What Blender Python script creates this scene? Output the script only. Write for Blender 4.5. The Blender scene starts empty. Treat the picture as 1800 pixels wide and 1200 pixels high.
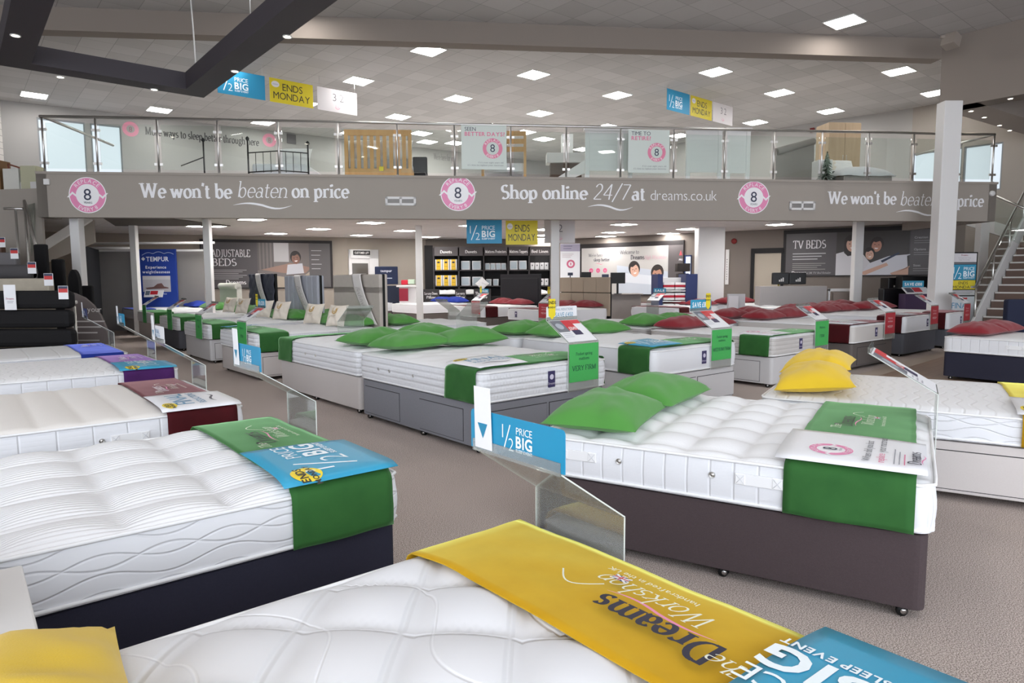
import bpy, math, random
from math import sin, cos, pi, radians
from mathutils import Vector, Matrix, noise
rnd = random.Random(7)
SC = bpy.context.scene
COL = SC.collection

# ---------------------------------------------------------------- camera (24 mm lens, 1800 x 1200 frame)
F, PITCH, ROLL, EYE = 1175.0, radians(5.3), radians(-0.28), 1.5
FWD = Vector((0, cos(PITCH), -sin(PITCH)))
_U = Vector((0, sin(PITCH), cos(PITCH)))
_R = Vector((1, 0, 0))
RGT = _R * cos(ROLL) + _U * sin(ROLL)
UPV = _U * cos(ROLL) - _R * sin(ROLL)
cam_data = bpy.data.cameras.new('camera')
cam = bpy.data.objects.new('camera', cam_data)
COL.objects.link(cam)
cam_data.sensor_width = 36
cam_data.lens = F / 1800 * 36
cam_data.clip_start = 0.05
cam_data.clip_end = 200
m = Matrix((RGT, UPV, -FWD)).transposed().to_4x4()
m.translation = (0, 0, EYE)
cam.matrix_world = m
SC.camera = cam


def ray(px, py):
    return FWD + RGT * ((px - 900) / F) + UPV * ((600 - py) / F)


def at(px, py, z):
    d = ray(px, py)
    return Vector((0, 0, EYE)) + d * ((z - EYE) / d.z)


def atY(px, py, y):
    d = ray(px, py)
    return Vector((0, 0, EYE)) + d * (y / d.y)


# ---------------------------------------------------------------- materials
def lin(c):
    c = c / 255.0
    return c / 12.92 if c <= 0.04045 else ((c + 0.055) / 1.055) ** 2.4


def rgb(h):
    h = h.lstrip('#')
    return tuple(lin(int(h[i:i + 2], 16)) for i in (0, 2, 4)) + (1.0,)


MATS = {}


def node_mat(name):
    mt = bpy.data.materials.new(name)
    mt.use_nodes = True
    nt = mt.node_tree
    b = nt.nodes['Principled BSDF']
    return mt, nt, b


def N(nt, typ, **kw):
    n = nt.nodes.new(typ)
    for k, v in kw.items():
        setattr(n, k, v)
    return n


def mix_cols(nt, fac, a, b):
    n = N(nt, 'ShaderNodeMix', data_type='RGBA')
    nt.links.new(fac, n.inputs[0])
    for i, c in ((6, a), (7, b)):
        if isinstance(c, tuple):
            n.inputs[i].default_value = c
        else:
            nt.links.new(c, n.inputs[i])
    return n.outputs[2]


def mth(nt, op, a, b=None):
    n = N(nt, 'ShaderNodeMath', operation=op)
    for i, v in ((0, a), (1, b)):
        if v is None:
            continue
        if isinstance(v, (int, float)):
            n.inputs[i].default_value = v
        else:
            nt.links.new(v, n.inputs[i])
    return n.outputs[0]


def flat(name, col, rough=0.6, metal=0.0, spec=0.3, noise_amt=0.0, noise_scale=30, bump=0.0, bump_scale=200, sheen=0.0):
    """plain surface with optional mottling and fine grain"""
    key = ('flat', name)
    if key in MATS:
        return MATS[key]
    mt, nt, b = node_mat(name)
    c = rgb(col) if isinstance(col, str) else col
    b.inputs['Base Color'].default_value = c
    b.inputs['Roughness'].default_value = rough
    b.inputs['Metallic'].default_value = metal
    b.inputs['Specular IOR Level'].default_value = spec
    if sheen:
        b.inputs['Sheen Weight'].default_value = sheen
    tc = N(nt, 'ShaderNodeTexCoord')
    if noise_amt:
        nz = N(nt, 'ShaderNodeTexNoise')
        nz.inputs['Scale'].default_value = noise_scale
        nz.inputs['Detail'].default_value = 3
        nt.links.new(tc.outputs['Object'], nz.inputs['Vector'])
        lo = tuple(x * (1 - noise_amt) for x in c[:3]) + (1,)
        hi = tuple(min(1, x * (1 + noise_amt)) for x in c[:3]) + (1,)
        nt.links.new(mix_cols(nt, nz.outputs['Fac'], lo, hi), b.inputs['Base Color'])
    if bump:
        nb = N(nt, 'ShaderNodeTexNoise')
        nb.inputs['Scale'].default_value = bump_scale
        nt.links.new(tc.outputs['Object'], nb.inputs['Vector'])
        bp = N(nt, 'ShaderNodeBump')
        bp.inputs['Strength'].default_value = bump
        bp.inputs['Distance'].default_value = 0.004
        nt.links.new(nb.outputs['Fac'], bp.inputs['Height'])
        nt.links.new(bp.outputs['Normal'], b.inputs['Normal'])
    MATS[key] = mt
    return mt


def ink(col):
    key = ('ink', col)
    if key not in MATS:
        mt, nt, b = node_mat('ink_' + col.lstrip('#'))
        b.inputs['Base Color'].default_value = rgb(col)
        b.inputs['Roughness'].default_value = 0.45
        MATS[key] = mt
    return MATS[key]


def emit(name, col, strength):
    mt, nt, b = node_mat(name)
    b.inputs['Base Color'].default_value = (0.12, 0.12, 0.12, 1)
    b.inputs['Emission Color'].default_value = rgb(col)
    b.inputs['Emission Strength'].default_value = strength
    return mt


def clear(name, tint, spec_rough=0.03, refl=0.09, milk=0.0):
    mt = bpy.data.materials.new(name)
    mt.use_nodes = True
    nt = mt.node_tree
    nt.nodes.clear()
    out = N(nt, 'ShaderNodeOutputMaterial')
    tr = N(nt, 'ShaderNodeBsdfTransparent')
    tr.inputs[0].default_value = rgb(tint)
    gl = N(nt, 'ShaderNodeBsdfGlossy')
    gl.inputs['Roughness'].default_value = spec_rough
    lw = N(nt, 'ShaderNodeFresnel')
    lw.inputs[0].default_value = 1.45
    fac = mth(nt, 'MULTIPLY', lw.outputs[0], refl / 0.05)
    fac = mth(nt, 'MINIMUM', fac, 0.6)
    src = tr.outputs[0]
    if milk:
        df = N(nt, 'ShaderNodeBsdfDiffuse')
        df.inputs[0].default_value = (.85, .86, .84, 1)
        m2 = N(nt, 'ShaderNodeMixShader')
        m2.inputs[0].default_value = milk
        nt.links.new(src, m2.inputs[1])
        nt.links.new(df.outputs[0], m2.inputs[2])
        src = m2.outputs[0]
    mx = N(nt, 'ShaderNodeMixShader')
    nt.links.new(fac, mx.inputs[0])
    nt.links.new(src, mx.inputs[1])
    nt.links.new(gl.outputs[0], mx.inputs[2])
    nt.links.new(mx.outputs[0], out.inputs[0])
    return mt


def groove(nt, coord, period, width=0.12):
    """0 in a stitched line, 1 on the puff between lines"""
    p = mth(nt, 'PINGPONG', mth(nt, 'ADD', coord, 50.0), period / 2.0)
    p = mth(nt, 'DIVIDE', p, period / 2.0)
    mr = N(nt, 'ShaderNodeMapRange', interpolation_type='SMOOTHSTEP')
    nt.links.new(p, mr.inputs[0])
    mr.inputs[1].default_value = 0.0
    mr.inputs[2].default_value = width
    return mr.outputs[0]


def quilt(style, axis='x', col='#e9e9ec'):
    """mattress ticking: stitched pattern as bump, coordinates are the bed's own"""
    key = ('quilt', style, axis, col)
    if key in MATS:
        return MATS[key]
    mt, nt, b = node_mat('ticking_' + style + '_' + axis)
    c = rgb(col)
    b.inputs['Base Color'].default_value = c
    b.inputs['Roughness'].default_value = 0.75
    b.inputs['Specular IOR Level'].default_value = 0.2
    tc = N(nt, 'ShaderNodeTexCoord')
    sx = N(nt, 'ShaderNodeSeparateXYZ')
    nt.links.new(tc.outputs['Object'], sx.inputs[0])
    X, Y, Z = sx.outputs
    run = X if axis == 'x' else Y
    h = None
    dist, strength = 0.006, 0.6
    if style == 'vert':
        a = groove(nt, run, 0.115, 0.16)
        fine = groove(nt, Z, 0.006, 0.9)
        h = mth(nt, 'ADD', a, mth(nt, 'MULTIPLY', fine, 0.06))
    elif style == 'rows':
        a = groove(nt, Z, 0.058, 0.7)
        f = groove(nt, run, 0.035, 0.8)
        h = mth(nt, 'ADD', a, mth(nt, 'MULTIPLY', f, 0.25))
        dist = 0.012
    elif style == 'wave':
        s1 = mth(nt, 'MULTIPLY', mth(nt, 'SINE', mth(nt, 'MULTIPLY', run, 2 * pi / 0.42)), 0.022)
        z1 = groove(nt, mth(nt, 'ADD', Z, s1), 0.066, 0.2)
        z2 = groove(nt, mth(nt, 'SUBTRACT', mth(nt, 'ADD', Z, 0.02), s1), 0.13, 0.12)
        h = mth(nt, 'MINIMUM', z1, z2)
        dist = 0.008
    elif style == 'panel':
        h = groove(nt, run, 0.19, 0.1)
        fine = groove(nt, Z, 0.03, 0.6)
        h = mth(nt, 'ADD', h, mth(nt, 'MULTIPLY', fine, 0.12))
        dist = 0.008
    elif style == 'ribs':
        h = groove(nt, X, 0.21, 0.12)
        dist = 0.012
    elif style == 'stripes':
        h = groove(nt, Y, 0.019, 0.7)
        dist = 0.006
    elif style == 'diamond':
        u = mth(nt, 'ADD', X, Y)
        v = mth(nt, 'SUBTRACT', X, mth(nt, 'MULTIPLY', Y, 0.9))
        h = mth(nt, 'MULTIPLY', groove(nt, u, 0.36, 0.1), groove(nt, v, 0.36, 0.1))
        wv = mth(nt, 'ADD', X, mth(nt, 'MULTIPLY', mth(nt, 'SINE', mth(nt, 'MULTIPLY', Y, 9.0)), 0.09))
        sw = groove(nt, wv, 0.3, 0.05)
        h = mth(nt, 'ADD', mth(nt, 'MULTIPLY', h, 1.0), mth(nt, 'MULTIPLY', sw, 0.5))
        nt.links.new(mix_cols(nt, sw, tuple(min(1, k * 1.12) for k in c[:3]) + (1,), c), b.inputs['Base Color'])
        dist = 0.008
    elif style == 'wavetop':
        s1 = mth(nt, 'MULTIPLY', mth(nt, 'SINE', mth(nt, 'MULTIPLY', Y, 2 * pi / 0.33)), 0.02)
        h = groove(nt, mth(nt, 'ADD', X, s1), 0.085, 0.35)
        dist = 0.006
    elif style == 'box':
        h = mth(nt, 'MULTIPLY', groove(nt, X, 0.3, 0.12), groove(nt, Y, 0.3, 0.12))
        dist = 0.01
    else:
        nz = N(nt, 'ShaderNodeTexNoise')
        nz.inputs['Scale'].default_value = 120
        nt.links.new(tc.outputs['Object'], nz.inputs['Vector'])
        h = nz.outputs['Fac']
        dist, strength = 0.003, 0.3
    bp = N(nt, 'ShaderNodeBump')
    bp.inputs['Strength'].default_value = strength
    bp.inputs['Distance'].default_value = dist
    nt.links.new(h, bp.inputs['Height'])
    nt.links.new(bp.outputs['Normal'], b.inputs['Normal'])
    MATS[key] = mt
    return mt


# ---------------------------------------------------------------- mesh builder
class MB:
    def __init__(s):
        s.v, s.f, s.m, s.sm = [], [], [], []

    def face(s, pts, mi=0, smooth=False):
        i = len(s.v)
        s.v += [tuple(p) for p in pts]
        s.f.append(tuple(range(i, i + len(pts))))
        s.m.append(mi)
        s.sm.append(smooth)

    def box(s, c, d, mi=0, rz=0.0, M=None):
        x, y, z = d[0] / 2, d[1] / 2, d[2] / 2
        P = [Vector((a * x, b * y, e * z)) for a in (-1, 1) for b in (-1, 1) for e in (-1, 1)]
        R = M if M else Matrix.Rotation(rz, 4, 'Z')
        P = [R @ p + Vector(c) for p in P]
        i = len(s.v)
        s.v += [tuple(p) for p in P]
        for q in ((0, 1, 3, 2), (4, 6, 7, 5), (0, 4, 5, 1), (2, 3, 7, 6), (0, 2, 6, 4), (1, 5, 7, 3)):
            s.f.append(tuple(i + k for k in q))
            s.m.append(mi)
            s.sm.append(False)

    def prism(s, poly, z0, z1, mi=0):
        """poly: xy points counter-clockwise"""
        n = len(poly)
        i = len(s.v)
        s.v += [(p[0], p[1], z0) for p in poly] + [(p[0], p[1], z1) for p in poly]
        s.f.append(tuple(i + k for k in reversed(range(n))))
        s.f.append(tuple(i + n + k for k in range(n)))
        for k in range(n):
            j = (k + 1) % n
            s.f.append((i + k, i + j, i + n + j, i + n + k))
        s.m += [mi] * (n + 2)
        s.sm += [False] * (n + 2)

    def slab(s, pts, nrm, t, mi=0):
        """flat polygon (3-D points) extruded by t along nrm"""
        nrm = Vector(nrm).normalized() * t
        a = [Vector(p) for p in pts]
        bb = [p + nrm for p in a]
        n = len(a)
        i = len(s.v)
        s.v += [tuple(p) for p in a + bb]
        s.f.append(tuple(i + k for k in reversed(range(n))))
        s.f.append(tuple(i + n + k for k in range(n)))
        for k in range(n):
            j = (k + 1) % n
            s.f.append((i + k, i + j, i + n + j, i + n + k))
        s.m += [mi] * (n + 2)
        s.sm += [False] * (n + 2)

    def tube(s, pts, r, n=8, mi=0, closed=False, cap=True):
        pts = [Vector(p) for p in pts]
        L = len(pts)
        i0 = len(s.v)
        ref = Vector((0, 0, 1))
        for k, p in enumerate(pts):
            if closed:
                t = pts[(k + 1) % L] - pts[k - 1]
            else:
                t = pts[min(k + 1, L - 1)] - pts[max(k - 1, 0)]
            t.normalize()
            rf = ref if abs(t.dot(ref)) < 0.95 else Vector((1, 0, 0))
            a = t.cross(rf).normalized()
            b = t.cross(a)
            for q in range(n):
                w = 2 * pi * q / n
                s.v.append(tuple(p + (a * cos(w) + b * sin(w)) * r))
        for k in range(L if closed else L - 1):
            for q in range(n):
                k2 = (k + 1) % L
                q2 = (q + 1) % n
                s.f.append((i0 + k * n + q, i0 + k2 * n + q, i0 + k2 * n + q2, i0 + k * n + q2))
                s.m.append(mi)
                s.sm.append(True)
        if cap and not closed:
            s.f.append(tuple(i0 + q for q in range(n)))
            s.f.append(tuple(i0 + (L - 1) * n + q for q in reversed(range(n))))
            s.m += [mi, mi]
            s.sm += [False, False]

    def lathe(s, prof, c=(0, 0, 0), n=16, mi=0, M=None):
        i0 = len(s.v)
        for r, z in prof:
            for q in range(n):
                w = 2 * pi * q / n
                p = Vector((r * cos(w), r * sin(w), z))
                if M:
                    p = M @ p
                s.v.append(tuple(p + Vector(c)))
        for k in range(len(prof) - 1):
            for q in range(n):
                q2 = (q + 1) % n
                s.f.append((i0 + k * n + q, i0 + k * n + q2, i0 + (k + 1) * n + q2, i0 + (k + 1) * n + q))
                s.m.append(mi)
                s.sm.append(True)

    def grid(s, fn, nu, nv, mi=0, smooth=True, closed_u=False):
        i0 = len(s.v)
        for a in range(nu + 1):
            for b in range(nv + 1):
                s.v.append(tuple(fn(a / nu, b / nv)))
        for a in range(nu):
            for b in range(nv):
                k = i0 + a * (nv + 1) + b
                s.f.append((k, k + nv + 1, k + nv + 2, k + 1))
                s.m.append(mi)
                s.sm.append(smooth)

    def mesh(s, name, mats):
        me = bpy.data.meshes.new(name)
        me.from_pydata(s.v, [], s.f)
        for mt in mats if isinstance(mats, (list, tuple)) else [mats]:
            me.materials.append(mt)
        me.polygons.foreach_set('material_index', s.m)
        me.polygons.foreach_set('use_smooth', s.sm)
        me.update()
        return me

    def build(s, name, mats, parent=None, loc=None, rz=None, bevel=0, solid=0):
        o = bpy.data.objects.new(name, s.mesh(name, mats))
        COL.objects.link(o)
        if parent:
            o.parent = parent
        if loc is not None:
            o.location = loc
        if rz is not None:
            o.rotation_euler = (0, 0, rz)
        if solid:
            md = o.modifiers.new('thickness', 'SOLIDIFY')
            md.thickness = solid
            md.offset = 1
        if bevel:
            md = o.modifiers.new('edge', 'BEVEL')
            md.width = bevel
            md.segments = 2
            md.limit_method = 'ANGLE'
            md.angle_limit = radians(50)
        return o


def link_copy(o, parent=None):
    c = o.copy()
    COL.objects.link(c)
    if parent:
        c.parent = parent
    return c


def copy_tree(o, parent=None):
    c = link_copy(o, parent)
    for ch in list(o.children):
        copy_tree(ch, c)
    return c


def tag(o, label, cat, group=None, kind=None):
    o['label'] = label
    o['category'] = cat
    if group:
        o['group'] = group
    if kind:
        o['kind'] = kind
    return o


def empty(name, loc=(0, 0, 0), rz=0.0):
    o = bpy.data.objects.new(name, None)
    COL.objects.link(o)
    o.empty_display_size = 0.2
    o.location = loc
    o.rotation_euler = (0, 0, rz)
    return o


def thing(name, label, cat, loc=(0, 0, 0), rz=0.0, group=None):
    return tag(empty(name, loc, rz), label, cat, group)


def struct(o, label=None, cat=None):
    o['kind'] = 'structure'
    if label:
        o['label'] = label
        o['category'] = cat
    return o


# ---------------------------------------------------------------- lettering
GL = {}


def load_glyphs():
    chars = 'ABCDEFGHIJKLMNOPQRSTUVWXYZabcdefghijklmnopqrstuvwxyz0123456789/.?£%&\'-+!'
    for style, off in (('sans', 0.0), ('bold', 0.028), ('light', -0.012)):
        objs = []
        for ch in chars:
            cu = bpy.data.curves.new('glyph', 'FONT')
            cu.body = ch
            cu.size = 1.0
            cu.offset = off
            cu.resolution_u = 3
            o = bpy.data.objects.new('glyph', cu)
            COL.objects.link(o)
            objs.append((ch, o))
        dg = bpy.context.evaluated_depsgraph_get()
        dg.update()
        for ch, o in objs:
            ev = o.evaluated_get(dg)
            me = ev.to_mesh()
            vs = [(v.co.x, v.co.y) for v in me.vertices]
            fs = [tuple(p.vertices) for p in me.polygons]
            ev.to_mesh_clear()
            x0 = min(v[0] for v in vs)
            x1 = max(v[0] for v in vs)
            GL[style, ch] = (x1 - x0 + 0.085 + 2 * off * 0.2, [[(vs[i][0] - x0 + 0.04, vs[i][1]) for i in f] for f in fs])
        for ch, o in objs:
            cu = o.data
            bpy.data.objects.remove(o)
            bpy.data.curves.remove(cu)
        GL[style, ' '] = (0.27, [])


load_glyphs()

SERIF = {
 'a': (44, 'L 34 32 34 6 41 1;A 21 31 13 13 0 150;A 19 13 14 13 0 360'),
 'b': (50, 'L 9 73 9 2;A 26 22 16 22 0 360;S 6 73 9'),
 'c': (42, 'A 24 22 18 22 45 320'),
 'd': (51, 'A 23 22 16 22 0 360;L 39 73 39 0;S 36 73 9;S 42 0 9'),
 'e': (44, 'A 23 22 18 22 0 318;L 6 23 40 23'),
 'f': (29, 'L 12 0 12 58;A 24 58 12 15 180 60;L 2 44 25 44;S 12 0 17'),
 'g': (47, 'A 22 29 15 15 0 360;A 22 -8 18 11 0 360;L 36 42 45 45;L 13 15 10 8 22 3'),
 'h': (53, 'L 9 73 9 0;A 25 26 16 18 180 0;L 41 28 41 0;S 9 0 18;S 41 0 18;S 6 73 9'),
 'i': (24, 'L 11 44 11 0;S 11 0 18;S 8 44 9;A 11 61 2.5 2.5 0 360'),
 'k': (50, 'L 9 73 9 0;L 38 44 13 20;L 17 25 40 0;S 9 0 18;S 41 0 16;S 37 44 16;S 6 73 9'),
 'l': (24, 'L 11 73 11 0;S 11 0 18;S 8 73 9'),
 'm': (79, 'L 9 44 9 0;A 24 27 15 17 180 0;L 39 28 39 0;A 54 27 15 17 180 0;L 69 28 69 0;S 9 0 17;S 39 0 17;S 69 0 17;S 6 44 9'),
 'n': (53, 'L 9 44 9 0;A 25 27 16 17 180 0;L 41 28 41 0;S 9 0 18;S 41 0 18;S 6 44 9'),
 'o': (47, 'A 23 22 18 22 0 360'),
 'p': (51, 'L 9 44 9 -22;A 26 22 16 22 0 360;S 9 -22 18;S 6 44 9'),
 'r': (38, 'L 9 44 9 0;A 25 28 16 15 180 50;S 9 0 18;S 6 44 9'),
 's': (38, 'A 19 33 12 11 40 270;A 19 11 14 11 90 -140'),
 't': (32, 'L 13 60 13 8;A 22 9 9 9 180 320;L 3 44 27 44'),
 'u': (53, 'L 10 44 10 16;A 25 16 15 15 180 360;L 40 44 40 0;S 7 44 9;S 37 44 9;S 43 0 9'),
 'v': (47, 'L 6 44 22 0;L 22 0 39 44;S 7 44 15;S 38 44 13'),
 'w': (69, 'L 5 44 19 0;L 19 0 34 42;L 34 42 48 0;L 48 0 63 44;S 6 44 15;S 62 44 13'),
 'y': (47, 'L 6 44 23 2;L 39 44 18 -20 9 -21;S 7 44 15;S 38 44 13'),
 'A': (68, 'L 8 0 33 70;L 33 70 60 0;L 17 24 49 24;S 8 0 17;S 60 0 19'),
 'B': (58, 'L 13 70 13 0;A 28 53 17 17 90 -90;L 6 70 28 70;L 13 37 30 37;A 30 18 20 18 90 -90;L 6 0 30 0'),
 'C': (62, 'A 36 35 30 35 45 315'),
 'D': (69, 'L 13 70 13 0;A 28 35 32 35 90 -90;L 6 70 28 70;L 6 0 28 0'),
 'E': (55, 'L 13 70 13 0;L 6 70 48 70 48 57;L 13 37 38 37;L 6 0 50 0 51 14'),
 'F': (52, 'L 13 70 13 0;L 6 70 48 70 48 57;L 13 37 38 37;S 13 0 22'),
 'H': (70, 'L 13 70 13 0;L 56 70 56 0;L 13 36 56 36;S 13 0 21;S 13 70 21;S 56 0 21;S 56 70 21'),
 'I': (31, 'L 15 70 15 0;S 15 0 22;S 15 70 22'),
 'J': (39, 'L 25 70 25 6;A 13 6 12 13 0 -140;S 25 70 22'),
 'L': (53, 'L 13 70 13 0;L 6 0 47 0 49 15;S 13 70 22'),
 'M': (84, 'L 12 0 12 70;L 12 70 40 4;L 40 4 68 70;L 70 70 70 0;S 12 0 18;S 70 0 20;S 9 70 14;S 72 70 14'),
 'P': (56, 'L 13 70 13 0;A 28 52 20 18 90 -90;L 6 70 28 70;L 13 34 28 34;S 13 0 22'),
 'R': (62, 'L 13 70 13 0;A 28 52 18 18 90 -90;L 6 70 28 70;L 13 34 28 34;S 13 0 20;L 26 34 53 0;S 56 0 14'),
 'S': (50, 'A 25 52 16 17 40 270;A 25 18 19 18 90 -140'),
 'T': (58, 'L 29 70 29 0;L 5 57 5 70 53 70 53 57;S 29 0 22'),
 'U': (67, 'L 13 70 13 24;A 33 24 20 24 180 360;L 53 24 53 70;S 13 70 21;S 53 70 17'),
 'V': (66, 'L 8 70 33 0;L 33 0 58 70;S 9 70 19;S 57 70 16'),
 'W': (95, 'L 7 70 27 0;L 27 0 47 66;L 47 66 68 0;L 68 0 88 70;S 8 70 20;S 87 70 17;S 46 70 14'),
 'Y': (62, 'L 8 70 31 34;L 31 34 54 70;L 31 36 31 0;S 9 70 19;S 53 70 16;S 31 0 21'),
 '2': (46, 'A 22 50 15 18 165 -40;L 34 39 6 3;L 6 2 42 2'),
 '4': (50, 'L 34 68 4 20 46 20;L 34 68 34 0'),
 '7': (44, 'L 5 66 40 66 16 0'),
 '8': (48, 'A 23 52 14 16 0 360;A 23 18 18 18 0 360'),
 '/': (36, 'L 2 -10 34 72'),
 "'": (15, 'L 9 74 5 58'),
 '?': (40, 'A 18 53 13 16 170 -70;L 20 36 20 20;A 20 3 2.5 2.5 0 360'),
 '.': (18, 'A 8 3 2.5 2.5 0 360'),
 '-': (30, 'L 4 22 24 22'),
 ' ': (24, ''),
}


def serif_glyph(ch, weight):
    key = ('serif', weight, ch)
    if key in GL:
        return GL[key]
    if ch not in SERIF:
        GL[key] = GL['sans', ch] if ('sans', ch) in GL else (0.3, [])
        return GL[key]
    w, prog = SERIF[ch]
    T, t = {'b': (15.5, 4.6), 'r': (10.5, 3.4), 'l': (6.5, 2.6)}[weight]
    polys = []
    for st in prog.split(';'):
        q = st.split()
        if not q:
            continue
        a = [float(x) for x in q[1:]]
        if q[0] == 'S':
            x, y, ww = a
            hh = max(t * 0.9, 3.2)
            ww = ww * (1.5 if weight == 'b' else 1.1)
            y0 = y if y <= 0 else y - hh
            polys.append([(x - ww / 2, y0), (x + ww / 2, y0), (x + ww / 2, y0 + hh), (x - ww / 2, y0 + hh)])
            continue
        if q[0] == 'L':
            pts = [(a[i], a[i + 1]) for i in range(0, len(a), 2)]
        else:
            cx, cy, rx, ry, a0, a1 = a
            n = max(6, int(abs(a1 - a0) / 18))
            pts = [(cx + rx * cos(radians(a0 + (a1 - a0) * i / n)), cy + ry * sin(radians(a0 + (a1 - a0) * i / n))) for i in range(n + 1)]
        if q[0] == 'L':
            segs = [[pts[i], pts[i + 1]] for i in range(len(pts) - 1)]
        else:
            segs = [pts]
        for sg in segs:
            left, right = [], []
            for i, p in enumerate(sg):
                p0 = sg[max(i - 1, 0)]
                p1 = sg[min(i + 1, len(sg) - 1)]
                if q[0] == 'A' and abs(abs(a[5] - a[4]) - 360) < 1 and i in (0, len(sg) - 1):
                    p0, p1 = sg[-2], sg[1]
                dx, dy = p1[0] - p0[0], p1[1] - p0[1]
                ln = math.hypot(dx, dy) or 1
                ph = math.atan2(dy, dx)
                wd = t + (T - t) * abs(sin(ph - radians(14)))
                nx, ny = -dy / ln * wd / 2, dx / ln * wd / 2
                left.append((p[0] + nx, p[1] + ny))
                right.append((p[0] - nx, p[1] - ny))
            for i in range(len(sg) - 1):
                polys.append([right[i], right[i + 1], left[i + 1], left[i]])
    GL[key] = (w / 100 * (1.06 if weight == 'b' else 1.0), [[(x / 100, y / 100) for x, y in p] for p in polys])
    return GL[key]


def glyph(font, ch):
    if font.startswith('serif'):
        return serif_glyph(ch, font[6:] or 'r')
    return GL.get((font, ch)) or GL[font, '-']


class Print:
    """flat printed marks in (u, v); wrap() lays them on a surface"""

    def __init__(s):
        s.p = []
        s.k = 0

    def poly(s, pts, col):
        s.k += 1
        s.p.append(([tuple(q) for q in pts], col, s.k))

    def rect(s, u0, v0, u1, v1, col):
        s.poly([(u0, v0), (u1, v0), (u1, v1), (u0, v1)], col)

    def round_rect(s, u0, v0, u1, v1, r, col):
        pts = []
        for cx, cy, a in ((u1 - r, v1 - r, 0), (u0 + r, v1 - r, 90), (u0 + r, v0 + r, 180), (u1 - r, v0 + r, 270)):
            for k in range(5):
                w = radians(a + k * 22.5)
                pts.append((cx + r * cos(w), cy + r * sin(w)))
        s.poly(pts, col)

    def ell(s, u, v, ru, rv, col, n=28, a0=0, a1=360):
        s.poly([(u + ru * cos(radians(a0 + (a1 - a0) * i / n)), v + rv * sin(radians(a0 + (a1 - a0) * i / n))) for i in range(n + (0 if a1 - a0 >= 360 else 1))], col)

    def ring(s, u, v, r0, r1, col, a0=0, a1=360, n=32):
        s.k += 1
        for i in range(n):
            p, q = radians(a0 + (a1 - a0) * i / n), radians(a0 + (a1 - a0) * (i + 1) / n)
            s.p.append(([(u + r0 * cos(p), v + r0 * sin(p)), (u + r1 * cos(p), v + r1 * sin(p)), (u + r1 * cos(q), v + r1 * sin(q)), (u + r0 * cos(q), v + r0 * sin(q))], col, s.k))

    def stroke(s, pts, w, col):
        s.k += 1
        for i in range(len(pts) - 1):
            (x0, y0), (x1, y1) = pts[i], pts[i + 1]
            ln = math.hypot(x1 - x0, y1 - y0) or 1
            nx, ny = -(y1 - y0) / ln * w / 2, (x1 - x0) / ln * w / 2
            ex, ey = (x1 - x0) / ln * w * 0.3, (y1 - y0) / ln * w * 0.3
            s.p.append(([(x0 - ex - nx, y0 - ey - ny), (x1 + ex - nx, y1 + ey - ny), (x1 + ex + nx, y1 + ey + ny), (x0 - ex + nx, y0 - ey + ny)], col, s.k))

    def swoosh(s, u0, u1, v, h, col):
        n = 14
        up, dn = [], []
        for i in range(n + 1):
            t = i / n
            y = v + h * 0.9 * sin(t * 2 * pi) * (0.6 if t < 0.5 else 1.0)
            w = h * 0.55 * sin(pi * t) + h * 0.05
            up.append((u0 + (u1 - u0) * t, y + w / 2))
            dn.append((u0 + (u1 - u0) * t, y - w / 2))
        s.k += 1
        for i in range(n):
            s.p.append(([dn[i], dn[i + 1], up[i + 1], up[i]], col, s.k))

    @staticmethod
    def width(txt, h, font, track=0):
        return sum(glyph(font, c)[0] + track for c in txt) * h

    def text(s, txt, u, v, h, col, font='sans', align='l', rot=0.0, shear=0.0, track=0.0, fit=None):
        """h = em size; fit = squeeze/stretch to this width"""
        w = s.width(txt, h, font, track)
        sx = (fit / w) if fit else 1.0
        w *= sx
        x = {'l': 0, 'c': -w / 2, 'r': -w}[align]
        s.k += 1
        cr, sr = cos(rot), sin(rot)
        for c in txt:
            adv, polys = glyph(font, c)
            for pl in polys:
                pts = []
                for gx, gy in pl:
                    a, b = x + (gx + shear * gy) * h * sx, gy * h
                    pts.append((u + a * cr - b * sr, v + a * sr + b * cr))
                s.p.append((pts, col, s.k))
            x += (adv + track) * h * sx
        return w

    def arc_text(s, txt, u, v, r, h, col, font, a_mid, up=True):
        ws = [glyph(font, c)[0] * h * 1.08 for c in txt]
        tot = sum(ws) / r
        a = a_mid + (tot / 2 if up else -tot / 2)
        for c, w in zip(txt, ws):
            da = w / r
            am = a - da / 2 if up else a + da / 2
            pu, pv = u + r * cos(am), v + r * sin(am)
            rot = am - pi / 2 if up else am + pi / 2
            s.text(c, pu - cos(rot) * w / 2, pv - sin(rot) * w / 2, h, col, font, rot=rot)
            a = a - da if up else a + da

    def roundel(s, u, v, R, pink='#e58ab4', num='8'):
        s.ell(u, v, R, R, '#f2f0f2', 40)
        s.ring(u, v, R * 0.62, R * 0.95, pink, n=40)
        for sgn in (1, -1):                                  # the two arrow heads at the sides
            s.poly([(u + sgn * R * 0.52, v + sgn * R * 0.05), (u + sgn * R * 0.8, v - sgn * R * 0.2), (u + sgn * R * 1.1, v + sgn * R * 0.12), (u + sgn * R * 0.98, v + sgn * R * 0.12), (u + sgn * R * 0.8, v - sgn * R * 0.06), (u + sgn * R * 0.6, v + sgn * R * 0.1)], '#f2f0f2')
        s.arc_text('REPLACE', u, v, R * 0.69, R * 0.3, '#f6eef2', 'sans', pi / 2, True)
        s.arc_text('EVERY 8', u, v, R * 0.90, R * 0.3, '#f6eef2', 'sans', -pi / 2, False)
        s.text(num, u, v - R * 0.27, R * 0.9, '#2b2f4a', 'sans', 'c')
        s.text('YEARS', u, v - R * 0.47, R * 0.16, '#55586a', 'sans', 'c')

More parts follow.
